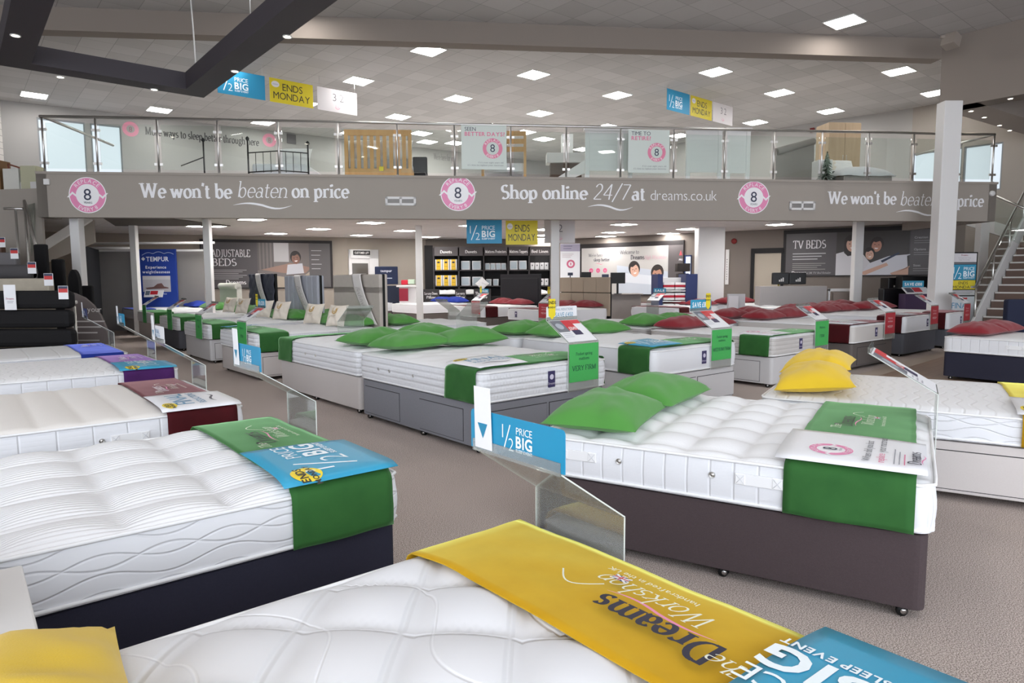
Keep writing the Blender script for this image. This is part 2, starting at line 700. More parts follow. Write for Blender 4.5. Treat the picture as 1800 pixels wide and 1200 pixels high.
    def half_price(s, u, v, h, col='#f2fbff'):
        """the 1/2 PRICE BIG SLEEP EVENT device, h high, left edge u, bottom v"""
        s.text('1', u, v + h * 0.42, h * 0.72, col, 'light')
        s.stroke([(u + h * 0.12, v + h * 0.02), (u + h * 0.46, v + h * 0.92)], h * 0.055, col)
        s.text('2', u + h * 0.36, v + h * 0.02, h * 0.66, col, 'light')
        s.text('PRICE', u + h * 0.78, v + h * 0.66, h * 0.36, col, 'sans', fit=h * 0.86)
        s.text('BIG', u + h * 0.76, v + h * 0.2, h * 0.56, col, 'bold', fit=h * 0.9)
        s.text('SLEEP EVENT', u + h * 0.78, v + h * 0.04, h * 0.15, col, 'bold', fit=h * 0.86)

    def build(s, name, parent, fn, off=0.0006, step=0.0002):
        cols = []
        mb = MB()
        layers = sorted({k for _, _, k in s.p})
        lay = {k: i for i, k in enumerate(layers)}
        for i, (pts, col, k) in enumerate(s.p):
            if col not in cols:
                cols.append(col)
            o = off + step * min(lay[k], 30) + step * 0.05 * (i % 16)
            mb.face([fn(u, v, o) for u, v in pts], cols.index(col))
        return mb.build(name, [ink(c) for c in cols], parent)


def plane_fn(o, ru, rv):
    """map (u, v, off) on the plane through o with unit axes ru (reading direction) and rv (up)"""
    o, ru, rv = Vector(o), Vector(ru).normalized(), Vector(rv).normalized()
    n = ru.cross(rv)
    return lambda u, v, w: o + ru * u + rv * v + n * w
# ---------------------------------------------------------------- bed materials
M_PIPE = flat('white_piping', '#efeff0', 0.7)
M_CHROME = flat('chrome', '#c8c8c8', 0.18, 1.0)
M_BLACK = flat('black_plastic', '#141414', 0.5)
M_STEEL = flat('brushed_steel', '#d2d0cd', 0.35, 1.0)
M_ACRYL = clear('clear_acrylic', '#f4f6f4', 0.05, 0.05, 0.13)
M_CARD = flat('white_card', '#e9e9ec', 0.5)
FABRIC = {
    'brown': flat('brown_weave', '#4b4042', 0.9, bump=0.5, bump_scale=350, noise_amt=0.16, noise_scale=160),
    'grey': flat('grey_weave', '#88888f', 0.9, bump=0.4, bump_scale=350, noise_amt=0.12, noise_scale=150),
    'dgrey': flat('charcoal_weave', '#5a5b62', 0.9, bump=0.4, bump_scale=350, noise_amt=0.12, noise_scale=150),
    'navy': flat('navy_weave', '#2b2b3a', 0.85, bump=0.3, bump_scale=350, noise_amt=0.1, noise_scale=150),
    'beige': flat('beige_weave', '#cfc8c5', 0.9, bump=0.3, bump_scale=350, noise_amt=0.05, noise_scale=150),
    'silver': flat('silver_weave', '#cfcdce', 0.9, bump=0.3, bump_scale=350, noise_amt=0.05, noise_scale=150),
    'taupe': flat('taupe_weave', '#655e5b', 0.9, bump=0.3, bump_scale=350, noise_amt=0.1, noise_scale=150),
}


def velvet(name, col, dark):
    key = ('velvet', name)
    if key in MATS:
        return MATS[key]
    mt, nt, b = node_mat(name)
    tc = N(nt, 'ShaderNodeTexCoord')
    nz = N(nt, 'ShaderNodeTexNoise')
    nz.inputs['Scale'].default_value = 9
    nz.inputs['Detail'].default_value = 4
    nt.links.new(tc.outputs['Object'], nz.inputs['Vector'])
    nt.links.new(mix_cols(nt, nz.outputs['Fac'], rgb(dark), rgb(col)), b.inputs['Base Color'])
    b.inputs['Roughness'].default_value = 0.8
    b.inputs['Specular IOR Level'].default_value = 0.2
    b.inputs['Sheen Weight'].default_value = 1.0
    b.inputs['Sheen Roughness'].default_value = 0.35
    b.inputs['Sheen Tint'].default_value = tuple(min(1.0, k * 2.6 + .22) for k in rgb(col)[:3]) + (1,)
    MATS[key] = mt
    return mt


CLOTH = {
    'green': velvet('green_velvet', '#376a33', '#28572a'),
    'maroon': velvet('maroon_velvet', '#4c0d14', '#38080e'),
    'yellow': velvet('yellow_velvet', '#d2a41c', '#bd8d12'),
    'blue': velvet('blue_velvet', '#1f3590', '#17296f'),
    'purple': velvet('purple_velvet', '#4f2463', '#3d1a4e'),
}
PILLOWM = {
    'green': flat('green_cotton', '#50903f', 0.85, bump=0.2, bump_scale=300, sheen=0.18),
    'maroon': flat('maroon_cotton', '#86202a', 0.85, bump=0.2, bump_scale=300, sheen=0.2),
    'yellow': flat('yellow_cotton', '#e4bf2b', 0.85, bump=0.2, bump_scale=300, sheen=0.2),
    'blue': flat('blue_cotton', '#2a3f9e', 0.85, bump=0.2, bump_scale=300),
    'purple': flat('purple_cotton', '#7a4488', 0.85, bump=0.2, bump_scale=300),
    'cream': flat('cream_cotton', '#ddd3c6', 0.85, bump=0.2, bump_scale=300),
    'white': flat('white_cotton', '#e6e4e4', 0.85, bump=0.2, bump_scale=300),
}


def pillow_mesh(w, h, t, seed):
    """a filled pillow, corners pinched to points, with soft creases"""
    mb = MB()
    nu, nv = 26, 20

    def surf(sgn):
        def fn(a, b):
            s, q = a * 2 - 1, b * 2 - 1
            k = (1 - abs(s) ** 2.3) * (1 - abs(q) ** 2.3)
            th = t / 2 * max(k, 0) ** 0.5
            x = s * w / 2 * (1 - 0.055 * (1 - q * q) * abs(s) ** 3 + 0.02 * abs(s * q))
            y = q * h / 2 * (1 - 0.07 * (1 - s * s) * abs(q) ** 3 + 0.02 * abs(s * q))
            r = math.hypot(s, q)
            an = math.atan2(q, s)
            cr = 0.034 * min(1, r) * (1 - max(abs(s), abs(q)) ** 6) * sin(7 * an + seed) * noise.noise((s * 1.3 + seed, q * 1.3, 0))
            cr += 0.03 * noise.noise((s * 2 + seed * 3, q * 2, 1.7)) * max(k, 0)
            z = sgn * th + (cr if sgn > 0 else -cr * 0.4) * min(1, th * 25)
            if sgn < 0:
                z *= 0.42
            return (x, y, z)
        return fn
    mb.grid(surf(1), nu, nv)
    f = surf(-1)
    mb.grid(lambda a, b: f(1 - a, b), nu, nv)
    me = mb.mesh('pillow', [PILLOWM['white']])
    return me


PM = [pillow_mesh(0.80, 0.55, 0.29, 1.3), pillow_mesh(0.79, 0.54, 0.27, 4.1), pillow_mesh(0.78, 0.54, 0.28, 8.7)]
CM = pillow_mesh(0.38, 0.38, 0.17, 2.2)


def add_pillow(name, me, mat, label, cat, M, group=None):
    o = bpy.data.objects.new(name, me)
    COL.objects.link(o)
    o.material_slots[0].link = 'OBJECT'
    o.material_slots[0].material = mat
    o.matrix_world = M
    return tag(o, label, cat, group)


class Bed:
    pass


def crown(b, x, y):
    sx, sy = 2 * x / b.L - 1, 2 * y / b.W
    k = max(0, 1 - abs(sx) ** 5) * max(0, 1 - abs(sy) ** 5)
    return b.zt + b.cr * k


def tuft(b, x, y):
    e = min(x, b.L - x, b.W / 2 - abs(y))
    f = max(0.0, min(1.0, e / 0.07))
    if b.top == 'tuft':
        d1, d2 = b.pitch
        px, py = abs(sin(pi * x / d1)), abs(sin(pi * (y + b.W / 2) / d2))
        return (0.046 * (px * py) ** 0.6 - 0.026) * f
    if b.top == 'diamond':
        return (0.03 * (abs(sin(pi * (x + y) / 0.36)) * abs(sin(pi * (x - 0.9 * y) / 0.36))) ** 0.55 - 0.016) * f
    if b.top == 'ribs':
        return (0.016 * abs(sin(pi * x / 0.24)) ** 0.5 - 0.01) * f
    if b.top == 'puff':
        return (0.02 * (abs(sin(pi * (x + 0.5 * y) / 0.3)) * abs(sin(pi * (x - 0.5 * y) / 0.3))) ** 0.5 - 0.012) * f
    return 0.0


def make_mattress(b):
    L, W, z0, z1 = b.L, b.W, b.zb + 0.012, b.zt
    nx, ny = {3: (96, 76), 2: (44, 34), 1: (18, 14)}[b.detail]
    rc = 0.07
    mb = MB()

    def rnd_xy(x, y):
        cx = min(max(x, rc), L - rc)
        cy = min(max(y, -W / 2 + rc), W / 2 - rc)
        dx, dy = x - cx, y - cy
        if abs(dx) > 1e-9 and abs(dy) > 1e-9:
            ln = math.hypot(dx, dy)
            k = max(abs(dx), abs(dy)) / ln
            dx, dy = dx * k, dy * k
        return cx + dx, cy + dy

    def top(a, c):
        x, y = a * L, (c - 0.5) * W
        X, Y = rnd_xy(x, y)
        e = min(x, L - x, W / 2 - abs(y))
        roll = 0.018 * max(0, 1 - e / 0.05) ** 2
        return (X, Y, crown(b, x, y) + tuft(b, x, y) - roll)
    mb.grid(top, nx, ny, 0)
    # sides: walk the outline, six rows down
    per = [(i / nx * L, -W / 2) for i in range(nx)] + [(L, (j / ny - 0.5) * W) for j in range(ny)] + \
          [(L - i / nx * L, W / 2) for i in range(nx)] + [(0, (0.5 - j / ny) * W) for j in range(ny)]
    sl = [0] * nx + [1] * ny + [0] * nx + [1] * ny
    P = len(per)
    i0 = len(mb.v)
    rows = 7
    for r in range(rows):
        t = r / (rows - 1)
        out = 0.012 * sin(pi * t) if b.bulge else 0.003 * sin(pi * t)
        for x, y in per:
            X, Y = rnd_xy(x, y)
            cx, cy = X - L / 2, Y
            ox = out * (1 if x >= L - 1e-6 else -1 if x <= 1e-6 else 0)
            oy = out * (1 if y >= W / 2 - 1e-6 else -1 if y <= -W / 2 + 1e-6 else 0)
            mb.v.append((X + ox, Y + oy, (z1 - 0.018) * (1 - t) + z0 * t))
    for r in range(rows - 1):
        for k in range(P):
            k2 = (k + 1) % P
            mb.f.append((i0 + r * P + k, i0 + (r + 1) * P + k, i0 + (r + 1) * P + k2, i0 + r * P + k2))
            mb.m.append(1 + sl[k])
            mb.sm.append(True)
    mb.f.append(tuple(i0 + (rows - 1) * P + k for k in range(P)))
    mb.m.append(1)
    mb.sm.append(False)
    topm = {'tuft': 'stripes' if b.fine else 'knit', 'ribs': 'knit', 'diamond': 'diamond', 'wavetop': 'wavetop', 'box': 'box', 'puff': 'knit'}.get(b.top, 'knit')
    o = mb.build('mattress', [quilt(topm, 'x', b.tick), quilt(b.side, 'x', b.stick), quilt(b.side, 'y', b.stick)], b.root)
    pp = MB()
    step = max(1, P // 60)
    ring = []
    for k in range(0, P, step):
        X, Y = rnd_xy(*per[k])
        ring.append((X + (X - L / 2) * 0.004, Y * 1.004))
    # keep the rounded corners on the ring
    for z in (z1 - 0.016, z0 + 0.012):
        pp.tube([(x, y, z) for x, y in ring], 0.008 if b.detail > 1 else 0.007, 6, closed=True)
    pp.build('piping', [b.pipe], o)
    return o


def make_base(b):
    L, W, zb = b.L, b.W, b.zb
    z0 = 0.05
    mb = MB()
    r = 0.045
    x0, x1, y0, y1 = 0.015, L - 0.01, -W / 2 + 0.012, W / 2 - 0.012
    poly = []
    for cx, cy, a in ((x1 - r, y1 - r, 0), (x0 + r, y1 - r, 90), (x0 + r, y0 + r, 180), (x1 - r, y0 + r, 270)):
        for k in range(5):
            w = radians(a + k * 22.5)
            poly.append((cx + r * cos(w), cy + r * sin(w)))
    mb.prism(poly, z0, zb)
    base = mb.build('divan_base', [b.fab], b.root, bevel=0.006)
    for spec in b.drawers:                               # drawer fronts stand 6 mm proud of the base
        d = MB()
        if spec[0] == 'foot':
            _, c, w = spec
            d.box((x0 + 0.0015, c, z0 + (zb - z0) * 0.45), (0.010, w + .012, (zb - z0) * 0.74 + .012), 1)
            d.box((x0 - 0.001, c, z0 + (zb - z0) * 0.45), (0.014, w, (zb - z0) * 0.74))
        else:
            _, sgn, xa, xb = spec
            d.box(((xa + xb) / 2, sgn * (W / 2 - 0.0155), z0 + (zb - z0) * 0.45), (xb - xa + .012, 0.010, (zb - z0) * 0.74 + .012), 1)
            d.box(((xa + xb) / 2, sgn * (W / 2 - 0.013), z0 + (zb - z0) * 0.45), (xb - xa, 0.014, (zb - z0) * 0.74))
        d.build('drawer', [b.fab, flat('drawer_gap', '#3a3839', .9)], base)
    if b.mid:                                            # seam where the two halves of the base meet
        s = MB()
        for sg in (-1, 1):
            s.box((L / 2, sg * (W / 2 - 0.013), (z0 + zb) / 2), (0.006, 0.006, zb - z0 - 0.01))
        s.build('joint', [M_BLACK], base)
    for cx in ((0.10, L / 2 - 0.09, L - 0.1) if b.detail > 1 else (0.1, L - 0.1)):
        for cy in (-W / 2 + 0.06, W / 2 - 0.06):
            c = MB()
            Mx = Matrix.Rotation(pi / 2, 4, 'X') @ Matrix.Rotation(0.4, 4, 'Y')
            for dy in (-0.012, 0.012):
                c.lathe([(0.0, -0.007), (0.024, -0.007), (0.0255, 0), (0.024, 0.007), (0, 0.007)], (cx, cy + dy, 0.0257), 14, 0, Mx)
            c.lathe([(0.012, 0.03), (0.02, 0.034), (0.02, 0.052)], (cx, cy, 0), 10, 1)
            c.lathe([(0.0, -0.0215), (0.014, -0.0215), (0.014, -0.0195)], (cx, cy, 0.0257), 12, 1, Mx)
            c.lathe([(0.014, 0.0195), (0.014, 0.0215), (0, 0.0215)], (cx, cy, 0.0257), 12, 1, Mx)
            c.build('castor', [M_BLACK, M_CHROME], base)
    return base


def bed(key, nm, label, Nxy, angU, angV, L, W, zb, zt, fabric='beige', top='tuft', side='plain', detail=1, runner='green',
        drawers=(), mid=False, tick='#ebebed', stick='#e6e7eb', pitch=(0.27, 0.25), fine=False, bulge=True, cr=0.02, pipe=None, tags=()):
    b = Bed()
    b.key, b.nm, b.L, b.W, b.zb, b.zt = key, nm, L, W, zb, zt
    b.fab, b.top, b.side, b.detail, b.drawers, b.mid = FABRIC[fabric], top, side, detail, drawers, mid
    b.tick, b.stick, b.pitch, b.fine, b.bulge, b.cr = tick, stick, pitch, fine, bulge, cr
    b.pipe = pipe or M_PIPE
    v = Vector((cos(angV), sin(angV), 0))
    p = Vector((Nxy[0], Nxy[1], 0)) + v * (W / 2)
    b.ang = angU
    b.root = thing('divan_bed', label, 'bed', p, angU, 'divan beds on the shop floor')
    b.M = Matrix.Translation(p) @ Matrix.Rotation(angU, 4, 'Z')
    b.side_sign = 1 if (Matrix.Rotation(-angU, 3, 'Z') @ (-v)).y > 0 else -1     # local y side on which N lies
    make_base(b)
    b.mat = make_mattress(b)
    for y, txt in tags:                                   # woven tags on the foot end
        q = MB()
        xf = -0.015 if b.bulge else -0.006
        q.box((xf, y, (zb + zt) / 2 + 0.01), (0.004, 0.085, 0.15))
        t = q.build('woven_tag', [ink('#3a3560')], b.root)
        t['label'] = 'dark purple woven tag'
        pr = Print()
        pr.ell(0, 0.02, 0.025, 0.025, '#d7d2e4', 16)
        pr.text(txt, 0, -0.05, 0.03, '#d7d2e4', 'sans', 'c')
        pr.build('tag_print', t, plane_fn((xf - 0.002, y, (zb + zt) / 2 + 0.01), (0, -1, 0), (0, 0, 1)))
    if runner:
        add_runner(b, runner)
    return b


def top_fn(b, off, x0, y0):
    """print plane lying on the mattress: reading direction -Y, up +X"""
    def fn(u, v, w):
        x, y = x0 + v, y0 - u
        return (x, y, crown(b, x, y) + off + w)
    return fn


def add_runner(b, colour, x0=0.05, x1=0.50):
    W, zt = b.W, b.zt
    h0 = {'tuft': 0.027, 'puff': 0.016, 'diamond': 0.020}.get(b.top, 0.009)
    yo = W / 2 + 0.024
    zd = b.zb + 0.015
    prof = []
    for k in range(9):
        prof.append((-yo, zd + (zt - 0.04 - zd) * k / 8, 1 - k / 8))
    for k in range(1, 5):
        w = radians(90 * k / 5)
        prof.append((-yo + 0.035 * (1 - cos(w)), zt - 0.04 + 0.048 * sin(w) + 0.006, 0))
    ys = [-yo + 0.04 + (2 * yo - 0.08) * k / 26 for k in range(27)]
    prof += [(y, None, 0) for y in ys]
    for k in range(4, 0, -1):
        w = radians(90 * k / 5)
        prof.append((yo - 0.035 * (1 - cos(w)), zt - 0.04 + 0.048 * sin(w) + 0.006, 0))
    for k in range(9):
        prof.append((yo, zt - 0.04 - (zt - 0.04 - zd) * k / 8, k / 8))
    n = len(prof) - 1
    sd = len(b.key) * 3.1 + ord(b.key[0])
    mb = MB()

    def fn(a, c):
        i = min(int(round(a * n)), n)
        y, z, dr = prof[i]
        x = x0 + (x1 - x0) * c
        if z is None:
            z = crown(b, x, y) + h0 + 0.004 * noise.noise((x * 9 + sd, y * 7, 0))
            x += 0.008 * noise.noise((y * 5, sd, c * 2))
        else:
            y += (1 if y > 0 else -1) * (0.012 * dr * (0.5 + 0.5 * sin(x * 17 + sd + dr * 2.2)) + 0.003 * noise.noise((x * 14, dr * 5, sd)))
        return (x, y, z)
    mb.grid(fn, n, 14)
    o = mb.build('bed_runner', [CLOTH[colour]], solid=0.004)
    o.matrix_world = b.M
    tag(o, '%s velvet runner draped across the foot of %s' % (colour, b.nm), 'bed runner', 'velvet runners on the beds')
    b.run, b.run_h, b.rx = o, h0 + 0.0135, (x0, x1)
    if b.detail >= 2:
        pr = Print()
        dark = '#0c1412' if colour == 'green' else '#24233a'
        if colour in ('maroon', 'purple', 'blue'):
            dark = '#e8dfe6'
        lt = '#e9ead8'
        if b.key == 'F1':
            pr.text('Dreams', -0.20, 0.07, 0.135, dark, 'serif:b', fit=0.36)
            pr.swoosh(-0.16, 0.17, 0.055, 0.016, '#e58ab4')
            pr.text('The', -0.31, 0.10, 0.08, lt, 'serif:l', shear=0.35)
            pr.text('Workshop', -0.12, -0.03, 0.10, lt, 'serif:l', shear=0.4, fit=0.36)
        else:
            pr.text('Dreams', -0.12, 0.08, 0.12, dark, 'serif:b', fit=0.3)
            pr.swoosh(-0.10, 0.19, 0.06, 0.014, '#e58ab4')
            pr.text('The', -0.21, 0.13, 0.07, lt, 'serif:l', shear=0.35)
            pr.text('Workshop', -0.04, -0.02, 0.085, lt, 'serif:l', shear=0.4, fit=0.3)
        pts = [(0.20 + 0.14 * t, 0.035 + 0.05 * sin(t * pi * 1.1) + 0.03 * t) for t in [k / 12 for k in range(13)]]
        pr.stroke(pts, 0.005, lt)
        pr.text('handcrafted in the UK', -0.03, -0.075, 0.03, lt, 'sans', fit=0.3)
        # small union flag
        fx, fy = 0.17, -0.045
        pr.rect(fx, fy, fx + 0.05, fy + 0.03, '#2b3a80')
        for a, c in (((fx, fy), (fx + 0.05, fy + 0.03)), ((fx, fy + 0.03), (fx + 0.05, fy))):
            pr.stroke([a, c], 0.007, '#f0eef0')
        pr.rect(fx + 0.02, fy, fx + 0.03, fy + 0.03, '#f0eef0')
        pr.rect(fx, fy + 0.01, fx + 0.05, fy + 0.02, '#f0eef0')
        pr.rect(fx + 0.0225, fy, fx + 0.0275, fy + 0.03, '#c2242f')
        pr.rect(fx, fy + 0.0125, fx + 0.05, fy + 0.0175, '#c2242f')
        yc = b.runner_y if hasattr(b, 'runner_y') else -b.side_sign * 0.02
        pr.build('lettering', o, top_fn(b, b.run_h + 0.006, (x0 + x1) / 2 - 0.04, RUN_Y.get(b.key, yc)))


RUN_Y = {}


def add_flyer(b, kind, ya, yb, label, x0=0.02, x1=0.53):
    """a printed sheet lying over the runner between local y = ya..yb"""
    col = {'half': '#3a9dc2', 'final': '#e8e8ec', 'eight': '#ececf0'}[kind]
    lo, hi = min(ya, yb), max(ya, yb)
    z = b.run_h + 0.009
    mb = MB()

    def h(x, y):
        yy = max(-b.W / 2, min(b.W / 2, y))
        e = max(0.0, abs(y) - (b.W / 2 - 0.05))
        return crown(b, max(0.0, x), yy) + z - 3.0 * e * e
    mb.grid(lambda a, c: (x0 + (x1 - x0) * a, lo + (hi - lo) * c, h(x0 + (x1 - x0) * a, lo + (hi - lo) * c)), 8, 12)
    o = mb.build('flyer', [flat('paper_' + kind, col, 0.35)], solid=0.0015)
    o.matrix_world = b.M
    tag(o, label, 'flyer', 'printed sheets lying over the runners')
    pr = Print()
    w = hi - lo
    if kind == 'half':
        pr.half_price(0.06, 0.13, 0.27)
        pr.ell(0.05, 0.38, 0.065, 0.065, '#f1d534', 24)
        pr.text('ENDS', 0.05, 0.385, 0.05, '#33322c', 'bold', 'c')
        pr.text('MONDAY', 0.05, 0.345, 0.035, '#33322c', 'bold', 'c')
    elif kind == 'final':
        pr.text('FINAL', 0.08, 0.27, 0.17, '#4a8db4', 'sans')
        pr.text('REDUCTIONS', 0.08, 0.19, 0.07, '#4a8db4', 'sans')
        pr.swoosh(0.1, 0.42, 0.12, 0.03, '#3d3b4a')
        pr.ell(0.09, 0.43, 0.075, 0.045, '#f1d534', 24)
        pr.text('ENDS', 0.09, 0.432, 0.04, '#33322c', 'bold', 'c')
        pr.text('MONDAY', 0.09, 0.405, 0.03, '#33322c', 'bold', 'c')
    else:
        pr.roundel(0.16, 0.38, 0.10)
        pr.text('When did you last', 0.03, 0.21, 0.05, '#55565e', 'sans')
        pr.text('replace', 0.03, 0.155, 0.05, '#d9668f', 'sans')
        pr.text('your mattress?', 0.205, 0.155, 0.05, '#55565e', 'sans')
        for k in range(3):
            pr.rect(0.03, 0.115 - k * 0.02, 0.03 + 0.26 - 0.04 * k, 0.119 - k * 0.02, '#8d8d96' if k < 2 else '#d9668f')
        pr.text('Dreams', 0.06, 0.0 + 0.015, 0.07, '#3d3b4a', 'serif:b')
        pr.swoosh(0.07, 0.24, 0.005, 0.01, '#e58ab4')

    def fn(u, v, q):
        x, y = x0 + 0.01 + v, hi - 0.02 - u
        return (x, y, h(x, y) + 0.0022 + q)
    pr.build('flyer_print', o, fn)
    return o


def add_pillows(b, colour, spec=None, words=None):
    """two pillows across the head unless spec gives (x, y, dz, rz, ry, rx)"""
    d = b.side_sign
    spec = spec or [(b.L - 0.30, d * 0.38, 0.065, 0.06, 0.0, 0.0), (b.L - 0.31, -d * 0.38, 0.065, -0.05, 0.0, 0.0)]
    words = words or ['nearer', 'farther']
    for i, (x, y, dz, rz, ry, rx) in enumerate(spec):
        M = b.M @ Matrix.Translation((x, y, crown(b, x, y) + dz - 0.02)) @ Matrix.Rotation(pi / 2 + rz, 4, 'Z') @ Matrix.Rotation(ry, 4, 'Y') @ Matrix.Rotation(rx, 4, 'X')
        add_pillow('pillow', PM[(i + len(b.nm)) % 3], PILLOWM[colour], '%s %s pillow on %s' % (words[i], colour, b.nm), 'pillow', M, 'plain pillows on the beds')


def add_cushions(b, ys, words):
    for y, wd in zip(ys, words):
        x = b.L - 0.62
        M = b.M @ Matrix.Translation((x, y, crown(b, x, y) + 0.185)) @ Matrix.Rotation(0.42, 4, 'Z') @ Matrix.Rotation(radians(-68), 4, 'Y') @ Matrix.Rotation(-pi / 2, 4, 'Z')
        o = add_pillow('cushion', CM, PILLOWM['cream'], '%s cream square cushion with gold motif on %s' % (wd, b.nm), 'cushion', M, 'cream motif cushions on the beds')
        pr = Print()
        pr.ring(0, 0.05, 0.035, 0.05, '#bf9a55')
        for k in range(5):
            pr.stroke([(-0.04 + 0.02 * k, 0.03), (-0.05 + 0.025 * k, 0.11)], 0.01, '#bf9a55')
        pr.rect(-0.05, -0.035, 0.05, -0.025, '#b8aa98')
        pr.rect(-0.035, -0.055, 0.035, -0.048, '#b8aa98')
        pr.build('motif', o, lambda u, v, w: (-u, -v, -0.075 * 0.55 - 0.004 - w + 0.03 * (u * u + v * v)) if False else (u, v, 0.097 + w - 1.3 * (u * u + v * v)))


def add_lectern(b, yc, nm, card=None, header=None, ribbon=False, back=None, price=True, w=0.42, fold=0.18, rise=0.2, run=0.30, tint=None, outer=0.03):
    """clear acrylic price holder at the foot: upright panel, sloping sheet, header slot"""
    zf = b.zt + fold
    zl = b.zb + 0.01
    zt = zf + rise
    xo = -outer
    xr = run + xo
    T = 0.004
    root = thing('price_holder', 'clear acrylic price holder %s' % nm, 'price holder', b.M @ Vector((xo, yc, 0)), b.ang, 'acrylic price holders at the bed ends')
    # everything below in holder coordinates: x towards the head, y to the left
    sd = Vector((run, 0, rise)).normalized()
    sn = Vector((-rise, 0, run)).normalized()
    mb = MB()
    mb.box((0, 0, (zl + zf) / 2), (T, w, zf - zl))
    c = Vector((0, 0, zf)) + sd * (math.hypot(run, rise) / 2)
    mb.slab([Vector((0, -w / 2, zf)), Vector((run, -w / 2, zt)), Vector((run, w / 2, zt)), Vector((0, w / 2, zf))], sn, T)
    mb.box((run + 0.004, 0, zt + 0.018), (T, w, 0.04))
    mb.box((run - 0.006, 0, zt + 0.018), (T, w, 0.03))
    mb.build('holder', [M_ACRYL], root)
    if b.detail >= 2:
        for y in (-w / 2, w / 2):
            e = MB()
            e.box((0, y, (zl + zf) / 2), (T * 1.2, 0.0025, zf - zl))
            e.slab([Vector((0, y - 0.0012, zf)), Vector((run, y - 0.0012, zt)), Vector((run, y + 0.0012, zt)), Vector((0, y + 0.0012, zf))], sn, T * 1.1)
            e.build('bright_edge', [flat('acrylic_edge', '#d5dad5', 0.2)], root)
    if card:
        fam, col, lines = card
        q = MB()
        hh = 0.36 if b.key not in ('M1', 'M2', 'M3', 'M4') else 0.44
        q.box((-0.005, 0, zf - 0.012 - hh / 2), (0.002, w - 0.02, hh))
        cd = q.build('firmness_card', [ink(col)], root)
        pr = Print()
        top = zf - 0.02
        dark = '#1d4a40' if fam == 'green' else '#f1d9dc'
        for k, (txt, sz, dy) in enumerate(lines):
            pr.text(txt, 0, -dy, sz, dark, 'serif:r' if fam == 'green' else 'sans', 'c')
        pr.build('card_print', cd, plane_fn((-0.0065, 0, top), (0, -1, 0), (0, 0, 1)))
    if price:
        q = MB()
        o0 = Vector((0, 0, zf)) + sn * (T + 0.002)
        ln = math.hypot(run, rise)
        q.slab([o0 + sd * 0.01 + Vector((0, s * (w / 2 - 0.012), 0)) for s in (-1,)] + [o0 + sd * (ln - 0.01) + Vector((0, -(w / 2 - 0.012), 0)), o0 + sd * (ln - 0.01) + Vector((0, w / 2 - 0.012, 0)), o0 + sd * 0.01 + Vector((0, w / 2 - 0.012, 0))], sn, 0.001)
        ps = q.build('price_sheet', [M_CARD], root)
        pr = Print()
        ww = w - 0.03
        pr.rect(-ww / 2, ln * 0.45, -ww * 0.12, ln * 0.95, '#75777f')
        pr.ell(-ww * 0.31, ln * 0.7, ww * 0.12, ln * 0.13, '#aeb4bd', 18)
        pr.rect(-ww * 0.12, ln * 0.5, ww * 0.2, ln * 0.95, '#cc3a40')
        pr.rect(ww * 0.2, ln * 0.78, ww / 2, ln * 0.95, '#d9474d')
        pr.rect(-ww * 0.05, ln * 0.3, ww * 0.24, ln * 0.5, '#403a58')
        pr.text('£1049', -ww * 0.08, ln * 0.52, ww * 0.17, '#f7eeee', 'bold', fit=ww * 0.26)
        for k in range(3):
            pr.rect(-ww * 0.45, ln * (0.36 - 0.07 * k), -ww * 0.15, ln * (0.38 - 0.07 * k), '#b9bac2')
        pr.build('price_print', ps, plane_fn(o0 + sn * 0.0012, (0, -1, 0), sd))
    if header:
        txt, bg, fg = header
        hh = 0.13
        hw = w if txt != 'half' else w + 0.03
        q = MB()
        pr0 = []
        for cx, cz, a in ((hw / 2 - 0.015, hh - 0.015, 0), (-hw / 2 + 0.015, hh - 0.015, 90), (-hw / 2 + 0.002, 0.002, 180), (hw / 2 - 0.002, 0.002, 270)):
            r = 0.015 if a < 180 else 0.002
            for k in range(4):
                t = radians(a + 30 * k)
                pr0.append((cx + r * cos(t), cz + r * sin(t)))
        q.slab([(run, y, zt + 0.006 + z) for y, z in pr0], (-1, 0, 0), 0.003)
        hd = q.build('header_card', [flat('header_' + bg.lstrip('#'), bg, 0.35)], root)
        fr = plane_fn((run - 0.004, 0, zt + 0.006), (0, -1, 0), (0, 0, 1))
        bk = plane_fn((run + 0.001, 0, zt + 0.006), (0, 1, 0), (0, 0, 1))
        for side, fn in (('front', fr), ('back', bk)):
            if side == 'back' and not back:
                continue
            pr = Print()
            if txt == 'half':
                pr.half_price(-0.06 if side == 'back' else -0.1, 0.022, 0.09)
            elif txt == 'final':
                pr.text('FINAL', 0, hh * 0.5, 0.055, fg, 'sans', 'c')
                pr.text('REDUCTIONS', 0, hh * 0.3, 0.03, fg, 'sans', 'c')
                pr.swoosh(-0.1, 0.1, hh * 0.18, 0.02, '#3d3b4a')
            elif txt.startswith('SAVE') and bg != '#3a9dc2':
                pr.text('FINAL REDUCTIONS', 0.03, hh * 0.68, 0.032, '#7d93a3', 'sans', 'c', fit=0.24)
                pr.text(txt, 0.03, hh * 0.2, 0.062, fg, 'sans', 'c', fit=0.25)
            else:
                pr.text(txt, 0, hh * 0.3, 0.085, fg, 'bold', 'c', fit=w * 0.84)
            pr.build('header_print', hd, fn)
